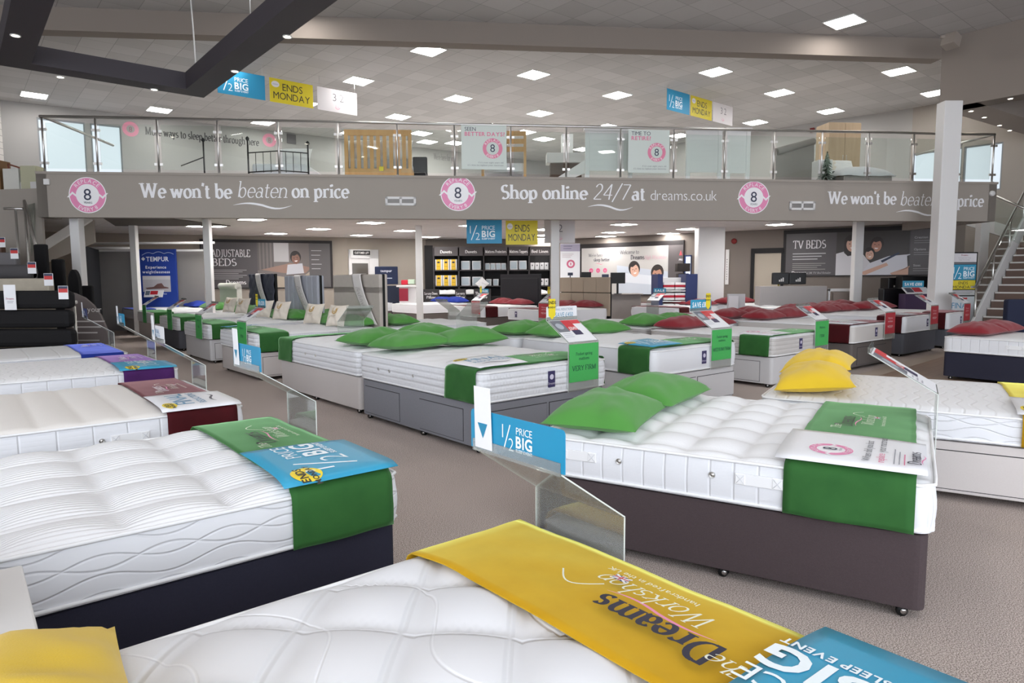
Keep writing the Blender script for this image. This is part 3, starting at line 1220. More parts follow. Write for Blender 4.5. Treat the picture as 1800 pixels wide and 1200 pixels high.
    if ribbon:
        q = MB()
        yy = w / 2 - 0.07
        zz = zt + 0.12
        q.slab([(run - 0.007, yy - 0.045, zz + 0.09), (run - 0.007, yy + 0.045, zz + 0.09), (run - 0.007, yy + 0.045, zz - 0.07), (run - 0.007, yy, zz - 0.11), (run - 0.007, yy - 0.045, zz - 0.07)] if ribbon > 0 else
               [(run - 0.007, -yy - 0.045, zz + 0.09), (run - 0.007, -yy + 0.045, zz + 0.09), (run - 0.007, -yy + 0.045, zz - 0.07), (run - 0.007, -yy, zz - 0.11), (run - 0.007, -yy - 0.045, zz - 0.07)], (-1, 0, 0), 0.002)
        rb = q.build('ribbon', [ink('#efd933')], root)
        pr = Print()
        pr.text('ENDS', 0, 0.02, 0.042, '#33322c', 'bold', 'c')
        pr.text('MONDAY', 0, -0.02, 0.024, '#33322c', 'bold', 'c')
        pr.build('ribbon_print', rb, plane_fn((run - 0.0095, yy * (1 if ribbon > 0 else -1), zz + 0.02), (0, -1, 0), (0, 0, 1)))
    if back:                                            # long white tongue with a cut-out arrow on the header
        q = MB()
        y0 = back
        bq = 0.205
        zc = zt + 0.012
        pts = [(y0 - 0.045, zc), (y0 + 0.045, zc), (y0 + 0.042, zc + bq), (y0 - 0.042, zc + bq)]
        q.slab([(run + 0.004 + 0.03 * (z - zc), y, z) for y, z in pts], (1, 0, 0), 0.002)
        tg = q.build('tongue', [M_CARD], root)
        pr = Print()
        pr.poly([(-0.026, 0.085), (0.026, 0.085), (0.0, 0.035)], '#2b86ab')
        pr.build('arrow', tg, lambda u, v, w_: (run + 0.0066 + 0.03 * v + w_, y0 + u, zc + v))
    return root
# ---------------------------------------------------------------- beds
AD = -0.875
AN = AD + pi / 2
dv = Vector((cos(AD), sin(AD), 0))
nv = Vector((cos(AN), sin(AN), 0))


def G(a, b):
    return dv * a + nv * b


BA = bed('A', 'the brown based bed', 'double divan bed with dark brown base and deeply tufted white mattress', (1.79, 2.76), pi - .541, pi / 2 - .541, 1.94, 1.72, .39, .63,
         'brown', 'tuft', 'vert', 3, None, pitch=(.27, .27), cr=.015)
add_runner(BA, 'green', 0.07, 0.60)
BF = bed('F1', 'the nearest bed', 'nearest bed, a white diamond quilted mattress with printed swirls', (.053, 2.377), AN + pi, AD, 1.95, 1.6, .36, .62,
         'navy', 'diamond', 'plain', 3, 'yellow', tick='#e2e2e5', pipe=M_PIPE, cr=.03)
BL1 = bed('L1', 'the navy based bed', 'bed with navy base and wave stitched white tufted mattress', (-.506, 2.923), AN + pi - .005, AD + pi - .005, 2.1, 1.47, .41, .65,
          'navy', 'tuft', 'wave', 3, 'green', pitch=(.36, .31), fine=True, cr=.02)
BL2 = bed('L2', 'the ribbed top bed', 'bed with cross ribbed cream white mattress and panelled border', (-1.918, 4.708), AN + pi, AD + pi, 2.1, 1.69, .38, .62,
          'dgrey', 'ribs', 'panel', 3, 'maroon', tick='#e6e2de', cr=.015)
BL3 = bed('L3', 'the purple runner bed', 'white wave topped mattress bed under a purple runner', (-3.395, 6.761), AN + pi, AD + pi, 2.1, 1.68, .38, .62,
          'dgrey', 'wavetop', 'panel', 2, 'purple', bulge=False)
BL4 = bed('L4', 'the blue runner bed beside the dark stack', 'pale grey smooth topped bed in front of the dark upholstered stack', (-4.775, 8.271), AN + pi, AD + pi, 2.1, 1.6, .38, .62,
          'dgrey', 'box', 'panel', 2, 'blue', tick='#dcdcdd', bulge=False)
BR1 = bed('R1', 'the yellow pillow bed', 'wave stitched white mattress bed on beige drawer base, cut by the right edge', (3.69, 3.95), pi - .545, pi / 2 - .545, 2.1, 1.6, .40, .61,
          'beige', 'wavetop', 'wave', 2, 'yellow', drawers=(('side', 1, .12, 2.0),), bulge=False)
BR2 = bed('R2', 'the navy based bed near the stairs', 'navy based bed with striped white mattress border before the staircase', (7.62, 8.15), AD + pi - .06, AN - .06, 2.1, 1.55, .40, .64,
          'navy', 'flat', 'vert', 2, None, bulge=False)
# two head-to-head rows, numbered here from the front only for the program
BC2 = bed('C2', 'the VERY FIRM bed', 'grey drawer based bed with quilted white mattress and VERY FIRM holder', G(-4.461, 3.383), AD + pi + .009, AN + .009, 2.15, 1.58, .43, .72,
          'grey', 'puff', 'rows', 2, 'green', drawers=(('side', 1, .28, .98), ('side', 1, 1.36, 2.06), ('side', -1, .28, .98), ('side', -1, 1.36, 2.06), ('foot', .38, .72), ('foot', -.38, .72)), tags=((-.02, 'Dreams'),), cr=.03)
BC1 = bed('C1', 'the bed backing onto the VERY FIRM bed', 'beige based bed standing head to head with the grey drawer bed', G(-9.03, 3.385), AD + .012, AN + .012, 2.28, 1.5, .42, .72,
          'beige', 'puff', 'rows', 2, 'green', cr=.03)
BC3 = bed('C3b', 'the MEDIUM FIRM bed', 'silver based bed with MEDIUM FIRM holder behind the grey drawer bed', G(-4.518, 5.774), AD + pi - .01, AN - .01, 2.23, 1.58, .43, .73,
          'silver', 'puff', 'plain', 2, 'green', mid=False, drawers=(('foot', .39, .74), ('foot', -.39, .74)), tags=((-.1, 'Dreams'),), cr=.025)
BC3a = bed('C3a', 'the bed behind the two stacked green pillows', 'white bed head to head with the MEDIUM FIRM bed', G(-8.95, 5.774), AD, AN, 2.1, 1.5, .43, .72, 'silver', 'puff', 'plain', 1, None, cr=.025)
BC4 = bed('C4', 'the grey bordered bed', 'bed with grey striped mattress border and pale drawer base', G(-4.65, 8.5), AD + pi, AN, 2.1, 1.6, .42, .70,
          'silver', 'flat', 'rows', 2, 'green', stick='#c9c5c2', drawers=(('side', 1, .2, .95), ('side', -1, .2, .95)), tags=((.05, 'Dreams'),), bulge=False)
BC4a = bed('C4a', 'the bed backing onto the grey bordered bed', 'grey bordered bed whose head meets the pale drawer based bed', G(-9.0, 8.53), AD, AN, 2.1, 1.6, .42, .71, 'silver', 'flat', 'rows', 1, None, stick='#b5b2b0', bulge=False)
BD1 = bed('D1', 'the taupe drawer bed', 'taupe based drawer bed under a maroon runner', G(-4.70, 11.07), AD + pi - .01, AN - .01, 2.1, 1.6, .43, .73,
          'taupe', 'flat', 'plain', 2, 'maroon', stick='#cdc8c4', drawers=(('foot', 0.05, 1.1),), tags=((-.05, 'Dreams'),), bulge=False)
BD1a = bed('D1a', 'the bed backing onto the taupe drawer bed', 'white bed head to head with the taupe drawer bed', G(-9.0, 11.07), AD, AN, 2.1, 1.6, .43, .73, 'silver', 'flat', 'plain', 1, 'maroon', bulge=False)
BD2 = bed('D2', 'the charcoal based bed', 'charcoal based bed with maroon runner behind the taupe one', G(-4.89, 13.72), AD + pi, AN, 2.1, 1.7, .44, .76,
          'dgrey', 'flat', 'plain', 2, 'maroon', tags=((-.25, 'Dreams'),))
BD2a = bed('D2a', 'the bed backing onto the charcoal bed', 'white bed head to head with the charcoal based bed', G(-9.1, 13.72), AD, AN, 2.1, 1.6, .43, .74, 'silver', 'flat', 'plain', 1, None)
BD3 = bed('D3', 'the bed by the poster stand', 'white mattress bed with maroon runner beside the slim poster stand', G(-4.87, 15.99), AD + pi, AN, 2.1, 1.25, .40, .75,
          'dgrey', 'flat', 'plain', 2, 'maroon', tags=((-.1, 'Dreams'),))
BD3a = bed('D3a', 'the bed backing onto the poster stand bed', 'white bed farthest to the right in the maroon rows', G(-9.3, 15.99), AD, AN, 2.1, 1.3, .42, .75, 'silver', 'flat', 'plain', 1, None)
# beds facing the aisle on the left, headboards behind them
BM1 = bed('M1', 'the beige headboard bed', 'beige drawer based bed with green runner, nearest of the aisle row', G(-10.04, 3.421), AN + .005, AD + pi + .005, 2.1, 1.72, .42, .70,
          'beige', 'puff', 'rows', 2, 'green', drawers=(('side', -1, .1, .95), ('side', 1, .1, .95)), cr=.03)
BM2 = bed('M2', 'the fluted headboard bed', 'silver based aisle bed with green runner and chrome castors', G(-12.77, 3.52), AN, AD + pi, 2.1, 1.69, .43, .70,
          'silver', 'puff', 'rows', 2, 'green', drawers=(('side', -1, .1, .95), ('side', 1, .1, .95)), cr=.03)
BM3 = bed('M3', 'the buttoned headboard bed', 'aisle bed on a dark charcoal base under a green runner', G(-15.53, 3.66), AN, AD + pi, 2.1, 1.64, .43, .71, 'dgrey', 'puff', 'rows', 2, 'green', cr=.03)
BM4 = bed('M4', 'the scroll headboard bed', 'aisle bed on taupe beige base with green runner, last but one', G(-18.55, 3.79), AN, AD + pi, 2.1, 1.72, .43, .71, 'beige', 'flat', 'plain', 2, 'green')
BM5 = bed('M5', 'the blue covered bed at the far end', 'farthest aisle bed with beige base and blue cover', G(-21.2, 3.9), AN, AD + pi, 2.1, 1.7, .42, .70, 'beige', 'flat', 'plain', 2, None)
add_runner(BM5, 'blue', 0.0, 0.55)
BN1 = bed('N1', 'the bed behind the beige headboard', 'white bed standing behind the beige panelled headboard', G(-10.0, 7.75), AN + pi, AD + pi, 2.05, 1.6, .42, .70, 'silver', 'puff', 'plain', 1, None, cr=.025)
BN2 = bed('N2', 'the bed behind the fluted headboard', 'white bed standing behind the fluted grey headboard', G(-12.75, 7.75), AN + pi, AD + pi, 2.05, 1.6, .42, .70, 'silver', 'flat', 'plain', 1, None)
# second row of headboard beds
BE1 = bed('E1', 'the tan headboard bed', 'white bed with purple tag and tan panelled headboard', G(-12.15, 11.45), AN, AD + pi, 2.05, 1.75, .42, .72, 'taupe', 'flat', 'plain', 2, 'maroon', tags=((.5, 'Dreams'),))
BE0 = bed('E0', 'the black headboard bed', 'white bed with maroon runner and black leather headboard', G(-14.95, 11.45), AN, AD + pi, 2.05, 1.75, .42, .72, 'taupe', 'flat', 'plain', 2, 'maroon')
BE2 = bed('E2', 'the dark based blue pillow bed', 'white bed on dark grey base with blue pillows', G(-18.1, 11.3), AN, AD + pi, 2.05, 1.75, .42, .72, 'taupe', 'flat', 'plain', 1, None)
BE3 = bed('E3', 'the bed by the travel case', 'white bed with purple and blue pillows before the navy display', G(-20.6, 10.9), AN, AD + pi, 2.0, 1.7, .42, .72, 'taupe', 'flat', 'plain', 1, None)
BG0 = bed('G0', 'the bed before the till counter', 'white bed with maroon pillows in front of the welcome wall', G(-10.8, 14.75), AN, AD + pi, 1.95, 1.6, .42, .72, 'silver', 'flat', 'plain', 1, 'maroon')
BG1 = bed('G1', 'the bed before the striped duvet display', 'white bed with maroon runner in front of the navy display end', G(-12.75, 17.1), AN, AD + pi, 1.95, 1.5, .42, .72, 'silver', 'flat', 'plain', 1, 'maroon')
BH = bed('H', 'the FINAL sign bed', 'white bed with FINAL card holder before the pale low cabinet', G(-9.6, 17.35), AD + pi, AN, 1.85, 1.4, .42, .74, 'silver', 'flat', 'plain', 1, None)

# flyers over the runners
add_flyer(BF, 'half', -BF.side_sign * 0.29, -BF.side_sign * 0.79, 'blue half price sheet on the yellow runner of the nearest bed', 0.0, 0.54)
add_flyer(BL1, 'half', BL1.side_sign * 0.22, BL1.side_sign * 0.76, 'blue half price sheet on the green runner of the navy based bed')
add_flyer(BL2, 'final', BL2.side_sign * 0.30, BL2.side_sign * 0.87, 'white FINAL REDUCTIONS sheet on the maroon runner')
add_flyer(BL3, 'half', BL3.side_sign * 0.34, BL3.side_sign * 0.86, 'blue half price sheet on the purple runner')
add_flyer(BA, 'eight', BA.side_sign * 0.34, BA.side_sign * 0.88, 'white sheet with pink 8 roundel on the green runner of the brown based bed', 0.03, 0.64)
add_flyer(BC2, 'final', BC2.side_sign * 0.24, BC2.side_sign * 0.78, 'white FINAL REDUCTIONS sheet on the green runner of the VERY FIRM bed')
add_flyer(BC3, 'half', BC3.side_sign * 0.26, BC3.side_sign * 0.78, 'blue half price sheet on the green runner of the MEDIUM FIRM bed')
add_flyer(BC4, 'eight', BC4.side_sign * 0.28, BC4.side_sign * 0.8, 'white pink printed sheet on the green runner of the grey bordered bed')
add_flyer(BR1, 'final', BR1.side_sign * 0.3, BR1.side_sign * 0.82, 'white FINAL sheet on the yellow runner at the right edge')
add_flyer(BM1, 'half', -BM1.side_sign * 0.5, -BM1.side_sign * 0.87, 'blue sheet on the far corner of the beige headboard bed')
add_flyer(BD1, 'eight', BD1.side_sign * 0.2, BD1.side_sign * 0.8, 'white sheet on the maroon runner of the taupe drawer bed')
add_flyer(BD2, 'eight', BD2.side_sign * 0.2, BD2.side_sign * 0.75, 'white sheet on the maroon runner of the charcoal based bed')

# pillows (x, y, lift, yaw, tilt, roll)
s_ = BA.side_sign
add_pillows(BA, 'green', [(1.66, s_ * .46, .07, .10, 0, 0), (1.63, -s_ * .30, .085, -.06, 0, 0)])
add_pillows(BF, 'yellow', [(1.60, BF.side_sign * .36, .065, 0, 0, 0), (1.62, -BF.side_sign * .43, .065, 0, 0, 0)], ['far', 'near'])
add_pillows(BR1, 'yellow', [(1.78, BR1.side_sign * .36, .08, .12, 0, .1), (1.82, -BR1.side_sign * .28, .13, .02, 0, .1)])
add_pillows(BR2, 'maroon', [(1.80, BR2.side_sign * .38, .07, .0, 0, 0), (1.80, -BR2.side_sign * .38, .07, .02, 0, 0)])
s_ = BC2.side_sign
add_pillows(BC2, 'green', [(1.80, s_ * .36, .085, .10, .0, .05), (1.74, -s_ * .36, .085, -.06, 0, .05)], ['left hand', 'right hand'])
s_ = BC1.side_sign
add_pillows(BC1, 'green', [(1.95, s_ * .34, .075, .1, 0, 0), (1.95, -s_ * .36, .085, .05, 0, 0)])
for b in (BC3, BC3a, BC4a):
    add_pillows(b, 'green')
for b in (BD1, BD1a, BD2, BD2a, BD3, BD3a, BE1, BE0, BG0, BG1, BH):
    add_pillows(b, 'maroon')
add_pillows(BC4, 'maroon')
add_pillows(BE2, 'blue')
add_pillows(BE3, 'purple')
for b in (BM1, BM2, BM3):
    add_pillows(b, 'green')
    add_cushions(b, (b.side_sign * 0.50, -b.side_sign * 0.42), ('nearer', 'farther'))
add_pillows(BM4, 'green')
add_pillows(BM5, 'blue')
add_pillows(BN1, 'green')
add_pillows(BN2, 'green')

# price holders
GRN, RED = '#49b25c', '#b8333f'
VF = ('green', GRN, (('Pocket spring', .042, .10), ('mattress', .042, .145), ('VERY FIRM', .066, .245)))
MF = ('green', GRN, (('Pocket spring', .042, .09), ('mattress', .042, .135), ('MEDIUM FIRM', .056, .245)))
FI = ('green', GRN, (('Mattress', .05, .1), ('FIRM', .06, .23)))
RD = ('red', RED, (('Mattress', .05, .10), ('and divan', .05, .155), ('MEDIUM', .06, .25)))
add_lectern(BC2, -BC2.side_sign * .43, 'with green VERY FIRM card and SAVE £450 header', VF, ('SAVE £450', '#e8eaee', '#3f8fb0'), 1)
add_lectern(BC3, -BC3.side_sign * .42, 'with green MEDIUM FIRM card and SAVE £800 header', MF, ('SAVE £800', '#3a9dc2', '#ffffff'), -1)
add_lectern(BC4, -BC4.side_sign * .52, 'with plain green card on the grey bordered bed', FI)
add_lectern(BD1, -BD1.side_sign * .52, 'with red card on the taupe drawer bed', RD)
add_lectern(BD2, -BD2.side_sign * .55, 'with red card on the charcoal based bed', RD)
add_lectern(BD3, -BD3.side_sign * .40, 'with red card beside the poster stand', RD)
add_lectern(BM1, BM1.side_sign * .36, 'with green card and blue SAVE £200 header', FI, ('SAVE £200', '#3a9dc2', '#ffffff'), 1)
add_lectern(BM2, BM2.side_sign * .34, 'with green card on the silver based aisle bed', FI)
add_lectern(BM3, BM3.side_sign * .3, 'with green card on the charcoal aisle bed', FI)
add_lectern(BM4, BM4.side_sign * .2, 'with green card in front of the blue TEMPUR panel', FI)
add_lectern(BC1, -BC1.side_sign * .35, 'standing empty at the aisle end of the head to head bed', None, None, price=False)
add_lectern(BC3a, 0.0, 'standing empty behind the green pillows', None, None, price=False)
add_lectern(BN1, -.35, 'standing empty behind the beige headboard bed', None, None, price=False)
add_lectern(BE0, BE0.side_sign * .55, 'with red card on the black headboard bed', RD, ('SAVE £200', '#3a9dc2', '#ffffff'), 1)
add_lectern(BE1, BE1.side_sign * .62, 'with red card and white SAVE header on the tan headboard bed', RD, ('SAVE £250', '#e8eaee', '#3f8fb0'), 1)
add_lectern(BG0, 0.0, 'with white and blue header before the till counter', None, ('SALE', '#3a9dc2', '#ffffff'))
add_lectern(BH, -BH.side_sign * .3, 'with white FINAL card under the TV BEDS board', ('green', '#e9eaee', (('FINAL', .11, .14),)), ('SAVE £150', '#e8eaee', '#3f8fb0'), 1)
add_lectern(BF, BF.side_sign * .575, 'with blue half price board on the nearest bed', None, ('half', '#2b8fb8', '#ffffff'), back=-.15 * 1, price=False, fold=.125, rise=.19, run=.28)
add_lectern(BL1, -BL1.side_sign * .44, 'with blue half price board on the navy based bed', None, ('half', '#2b8fb8', '#ffffff'), back=-.15, price=False, fold=.175, rise=.19, run=.30)
add_lectern(BL2, -BL2.side_sign * .38, 'with white FINAL REDUCTIONS board on the maroon runner bed', None, ('final', '#e8e8ec', '#4a8db4'), back=-.12, price=False)
add_lectern(BL3, -BL3.side_sign * .52, 'with blue board on the purple runner bed', None, ('half', '#2b8fb8', '#ffffff'), back=-.12, price=False)
add_lectern(BL4, -BL4.side_sign * .5, 'with dark blue board on the bed before the dark stack', None, ('final', '#34406f', '#dfe3ee'), back=-.12, price=False)
add_lectern(BA, -BA.side_sign * .55, 'at the foot of the brown based bed', None, None, run=.36, rise=.22, fold=.20)

# mattress handles and vents on the brown based bed and the ribbed bed
def side_fittings(b, handles, vents, zc):
    y = b.side_sign * (b.W / 2 + (0.012 if b.bulge else 0.004))
    for x in handles:
        q = MB()
        q.box((x, y + b.side_sign * .004, zc), (.22, .008, .055))
        for e in (-.085, .085):
            q.box((x + e, y + b.side_sign * .009, zc), (.045, .004, .05))
        h = q.build('handle', [M_PIPE], b.mat, bevel=.003)
        for e in (-.085, .085):
            st = MB()
            for sg in (-1, 1):
                st.tube([(x + e - .018, y + b.side_sign * .0115, zc - .02 * sg), (x + e + .018, y + b.side_sign * .0115, zc + .02 * sg)], .0012, 4)
            st.build('stitching', [flat('stitch_thread', '#cfd0d6', .7)], h)
    for x in vents:
        q = MB()
        R = Matrix.Rotation(pi / 2, 4, 'X')
        q.lathe([(.0, -.004), (.007, -.004), (.009, 0), (.013, .003), (.016, 0), (.016, -.004)], (x, y + b.side_sign * .004, zc), 14, 0, R)
        q.build('vent', [M_STEEL], b.mat)


side_fittings(BA, (1.68 - .02, .71), (1.42, .93), .535)
side_fittings(BL2, (.72, 1.75), (.88, 1.6), .5)
side_fittings(BC2, (), (1.72, 1.5, 1.05), .58)
side_fittings(BC1, (), (.9, 1.2, .5), .58)
side_fittings(BR2, (1.2,), (.9,), .53)


# headboards
def headboard(b, kind, mat, z1, w, th=.09, dark=True):
    y0 = 0.0
    L = b.L + 0.012
    root = MB()
    if kind == 'scroll':
        root.box((L + th / 2, 0, (.1 + z1) / 2), (th, w, z1 - .1))
    else:
        root.box((L + th / 2, 0, (.1 + z1) / 2), (th * .6, w, z1 - .1))
    hb = root.build('headboard', [mat if kind in ('scroll', 'leather') else M_BLACK if dark else mat], b.root, bevel=.01)
    hb['label'] = {'panel': 'beige panelled headboard', 'flute': 'grey fluted headboard', 'button': 'charcoal buttoned headboard', 'scroll': 'cream scroll top headboard', 'tan': 'tan panelled headboard', 'leather': 'black leather headboard'}[kind]
    xf = L + th * .2
    q = MB()
    if kind == 'panel':
        q.box((xf - .02, 0, .6 + (z1 - .95) / 2 + .0), (.07, w, z1 - .95 + .3))
        q.box((xf - .02, 0, z1 - .17), (.07, w, .335))
        q.box((L + th + .0, 0, (.3 + z1) / 2), (.06, w, z1 - .3))
        q.build('upholstery', [mat], hb, bevel=.02)
    elif kind == 'flute':
        n = 7
        for k in range(n):
            q.box((xf - .02, -w / 2 + w * (k + .5) / n, (.45 + z1) / 2), (.07, w / n - .004, z1 - .45))
        q.box((L + th, 0, (.3 + z1) / 2), (.06, w, z1 - .3))
        q.build('upholstery', [mat], hb, bevel=.03)
    elif kind == 'button':
        def fn(a, c):
            y, z = (a - .5) * w, .45 + (z1 - .45) * c
            u, v2 = y / .16, z / .14
            k = abs(sin(pi * (u + v2) / 2)) * abs(sin(pi * (u - v2) / 2))
            return (xf - .03 - .03 * k ** .5, y, z)
        q.grid(fn, 60, 44)
        q.build('upholstery', [mat], hb, solid=.02)
    elif kind == 'tan':
        for i in range(4):
            for j, (za, zb_) in enumerate(((.5, 1.12), (1.13, z1))):
                q.box((xf - .02, -w / 2 + w * (i + .5) / 4, (za + zb_) / 2), (.07, w / 4 - .004, zb_ - za - .004))
        q.build('upholstery', [mat], hb, bevel=.02)
    elif kind == 'leather':
        q.box((xf, 0, (.5 + z1) / 2 - .04), (.03, w - .16, z1 - .66))
        q.build('inset_panel', [mat], hb, bevel=.01)
    elif kind == 'scroll':
        q.tube([(L + th * .3, -w / 2, z1), (L + th * .3, w / 2, z1)], .09, 16)
        q.build('scroll_top', [mat], hb)
    return hb


HBM = {
    'beige': flat('beige_velour', '#b9b0a8', .9, noise_amt=.06, noise_scale=12, bump=.2),
    'grey': flat('grey_velour', '#a9abb4', .8, noise_amt=.05, noise_scale=12, bump=.2),
    'charcoal': flat('charcoal_velour', '#484a56', .8, bump=.2),
    'cream': flat('cream_floral', '#c4c3ba', .8, noise_amt=.1, noise_scale=25, bump=.2),
    'tan': flat('tan_leather', '#a39483', .55),
    'black': flat('black_leather', '#1c1b20', .45),
}
headboard(BM1, 'panel', HBM['beige'], 1.60, 1.75)
headboard(BM2, 'flute', HBM['grey'], 1.60, 1.72)
headboard(BM3, 'button', HBM['charcoal'], 1.66, 1.66)
headboard(BM4, 'scroll', HBM['cream'], 1.35, 1.5, th=.14)
headboard(BE1, 'tan', HBM['tan'], 1.55, 1.9)
headboard(BE0, 'leather', HBM['black'], 1.66, 1.9)


def sash(b, ya, yb, z1, nm):
    """white lettered sash hung over a headboard, sweeping down to its near edge"""
    mb = MB()
    x0 = b.L - .085

    def fn(a, c):
        t = a
        y = ya + (yb - ya) * t ** 1.5 + (c - .5) * (.34 - .04 * t)
        z = z1 + .012 - (z1 - .74) * max(0, (t - .04) / .96)
        x = x0 + (.12 - t * 3 if t < .04 else 0) - .01 * sin(t * 5)
        return (x, y, z)
    mb.grid(fn, 30, 6)
    o = mb.build('headboard_sash', [flat('sash_satin', '#dbd5d3', .45)], solid=.006)
    o.matrix_world = b.M
    tag(o, 'pale lettered sash hanging over %s' % nm, 'sash', 'sashes over the headboards')
    pr = Print()
    pr.text('Bedstead', .05, 0, .16, '#a39a99', 'serif:l', shear=.2)

    def pf(u, v, w):
        t = .25 + u * .75 / 1.0
        c = .5 - (v - .05) / .26
        p = Vector(fn(min(t, 1), c))
        return (p.x - .012 - w, p.y, p.z)
    pr.build('sash_lettering', o, pf)


sash(BM1, -.15 * -BM1.side_sign, BM1.side_sign * .70, 1.60, 'the beige headboard')
sash(BM2, 0.0, BM2.side_sign * .6, 1.60, 'the fluted grey headboard')
sash(BM3, 0.0, BM3.side_sign * .6, 1.66, 'the charcoal buttoned headboard')
# ---------------------------------------------------------------- building shell
ZC, ZU, ZF, ZFB, ZM = 6.95, 3.05, 3.76, 2.83, 3.05


def xy(px, py, z):
    p = at(px, py, z)
    return Vector((p.x, p.y))


def carpet():
    mt, nt, b = node_mat('carpet')
    tc = N(nt, 'ShaderNodeTexCoord')
    n1 = N(nt, 'ShaderNodeTexNoise')
    n1.inputs['Scale'].default_value = 190
    n1.inputs['Detail'].default_value = 2
    nt.links.new(tc.outputs['Object'], n1.inputs['Vector'])
    rp = N(nt, 'ShaderNodeValToRGB')
    e = rp.color_ramp.elements
    e[0].position, e[0].color = 0.40, rgb('#8d8079')
    e[1].position, e[1].color = 0.60, rgb('#e6d9d2')
    k = e.new(0.5)
    k.color = rgb('#c2b3ab')
    nt.links.new(n1.outputs['Fac'], rp.inputs[0])
    n2 = N(nt, 'ShaderNodeTexNoise')
    n2.inputs['Scale'].default_value = 0.8
    nt.links.new(tc.outputs['Object'], n2.inputs['Vector'])
    mx = N(nt, 'ShaderNodeMix', data_type='RGBA', blend_type='MULTIPLY')
    mx.inputs[0].default_value = 0.25
    nt.links.new(rp.outputs[0], mx.inputs[6])
    nt.links.new(n2.outputs['Fac'], mx.inputs[7])
    nt.links.new(mx.outputs[2], b.inputs['Base Color'])
    b.inputs['Roughness'].default_value = 0.95
    b.inputs['Specular IOR Level'].default_value = 0.1
    bp = N(nt, 'ShaderNodeBump')
    bp.inputs['Strength'].default_value = 0.6
    bp.inputs['Distance'].default_value = 0.006
    nt.links.new(n1.outputs['Fac'], bp.inputs['Height'])
    nt.links.new(bp.outputs['Normal'], b.inputs['Normal'])
    return mt


def tiles(name, size, c1, c2, mortar, rot, gap=0.012, off=(0, 0)):
    mt, nt, b = node_mat(name)
    tc = N(nt, 'ShaderNodeTexCoord')
    mp = N(nt, 'ShaderNodeMapping')
    mp.inputs['Rotation'].default_value = (0, 0, rot)
    mp.inputs['Location'].default_value = (off[0], off[1], 0)
    br = N(nt, 'ShaderNodeTexBrick', offset=0.0, squash=1.0)
    br.inputs['Scale'].default_value = 1.0
    br.inputs['Brick Width'].default_value = size
    br.inputs['Row Height'].default_value = size
    br.inputs['Mortar Size'].default_value = gap / 2
    br.inputs['Mortar Smooth'].default_value = 0.3
    br.inputs['Color1'].default_value = rgb(c1)
    br.inputs['Color2'].default_value = rgb(c2)
    br.inputs['Mortar'].default_value = rgb(mortar)
    nt.links.new(tc.outputs['Object'], mp.inputs[0])
    nt.links.new(mp.outputs[0], br.inputs['Vector'])
    nt.links.new(br.outputs['Color'], b.inputs['Base Color'])
    b.inputs['Roughness'].default_value = 0.9
    b.inputs['Specular IOR Level'].default_value = 0.15
    return mt


M_CARPET = carpet()
M_CEIL = tiles('ceiling_tiles', 0.648, '#b1aeac', '#bfbcba', '#93908e', -AN)
M_CEIL2 = tiles('undercroft_tiles', 0.648, '#d6d3d1', '#dcd9d7', '#bab7b5', -AN)
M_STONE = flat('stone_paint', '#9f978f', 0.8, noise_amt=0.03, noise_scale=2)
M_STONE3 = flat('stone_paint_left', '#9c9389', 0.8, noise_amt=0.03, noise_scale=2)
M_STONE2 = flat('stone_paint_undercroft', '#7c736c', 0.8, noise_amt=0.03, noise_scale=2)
M_WALLW = flat('pale_wall_paint', '#a3a09d', 0.8, noise_amt=0.02, noise_scale=2)
M_WHITE = flat('white_paint', '#dedcdb', 0.55)
M_DARK = flat('dark_grey_paint', '#4a4648', 0.6)
M_BLK = flat('black_frame', '#1d1b1c', 0.5)
M_GLASS = clear('balustrade_glass', '#f7fbf9', 0.02, 0.06)


def brickwall():
    mt, nt, b = node_mat('white_painted_brick')
    tc = N(nt, 'ShaderNodeTexCoord')
    sp = N(nt, 'ShaderNodeSeparateXYZ')
    nt.links.new(tc.outputs['Object'], sp.inputs[0])
    cb = N(nt, 'ShaderNodeCombineXYZ')
    nt.links.new(sp.outputs[1], cb.inputs[0])
    nt.links.new(sp.outputs[2], cb.inputs[1])
    br = N(nt, 'ShaderNodeTexBrick')
    br.inputs['Scale'].default_value = 1
    br.inputs['Brick Width'].default_value = 0.62
    br.inputs['Row Height'].default_value = 0.19
    br.inputs['Mortar Size'].default_value = 0.012
    br.inputs['Color1'].default_value = rgb('#d3cfcb')
    br.inputs['Color2'].default_value = rgb('#cbc6c2')
    br.inputs['Mortar'].default_value = rgb('#a8a3a0')
    nt.links.new(cb.outputs[0], br.inputs['Vector'])
    nt.links.new(br.outputs['Color'], b.inputs['Base Color'])
    b.inputs['Roughness'].default_value = 0.85
    return mt


def wood(name, c1, c2, scale=1.0, axis='z'):
    mt, nt, b = node_mat(name)
    tc = N(nt, 'ShaderNodeTexCoord')
    mp = N(nt, 'ShaderNodeMapping')
    s = {'z': (14, 14, 1.2), 'x': (1.2, 14, 14), 'y': (14, 1.2, 14)}[axis]
    mp.inputs['Scale'].default_value = tuple(k * scale for k in s)
    nz = N(nt, 'ShaderNodeTexNoise')
    nz.inputs['Scale'].default_value = 1.0
    nz.inputs['Detail'].default_value = 5
    nt.links.new(tc.outputs['Object'], mp.inputs[0])
    nt.links.new(mp.outputs[0], nz.inputs['Vector'])
    nt.links.new(mix_cols(nt, nz.outputs['Fac'], rgb(c1), rgb(c2)), b.inputs['Base Color'])
    b.inputs['Roughness'].default_value = 0.5
    return mt


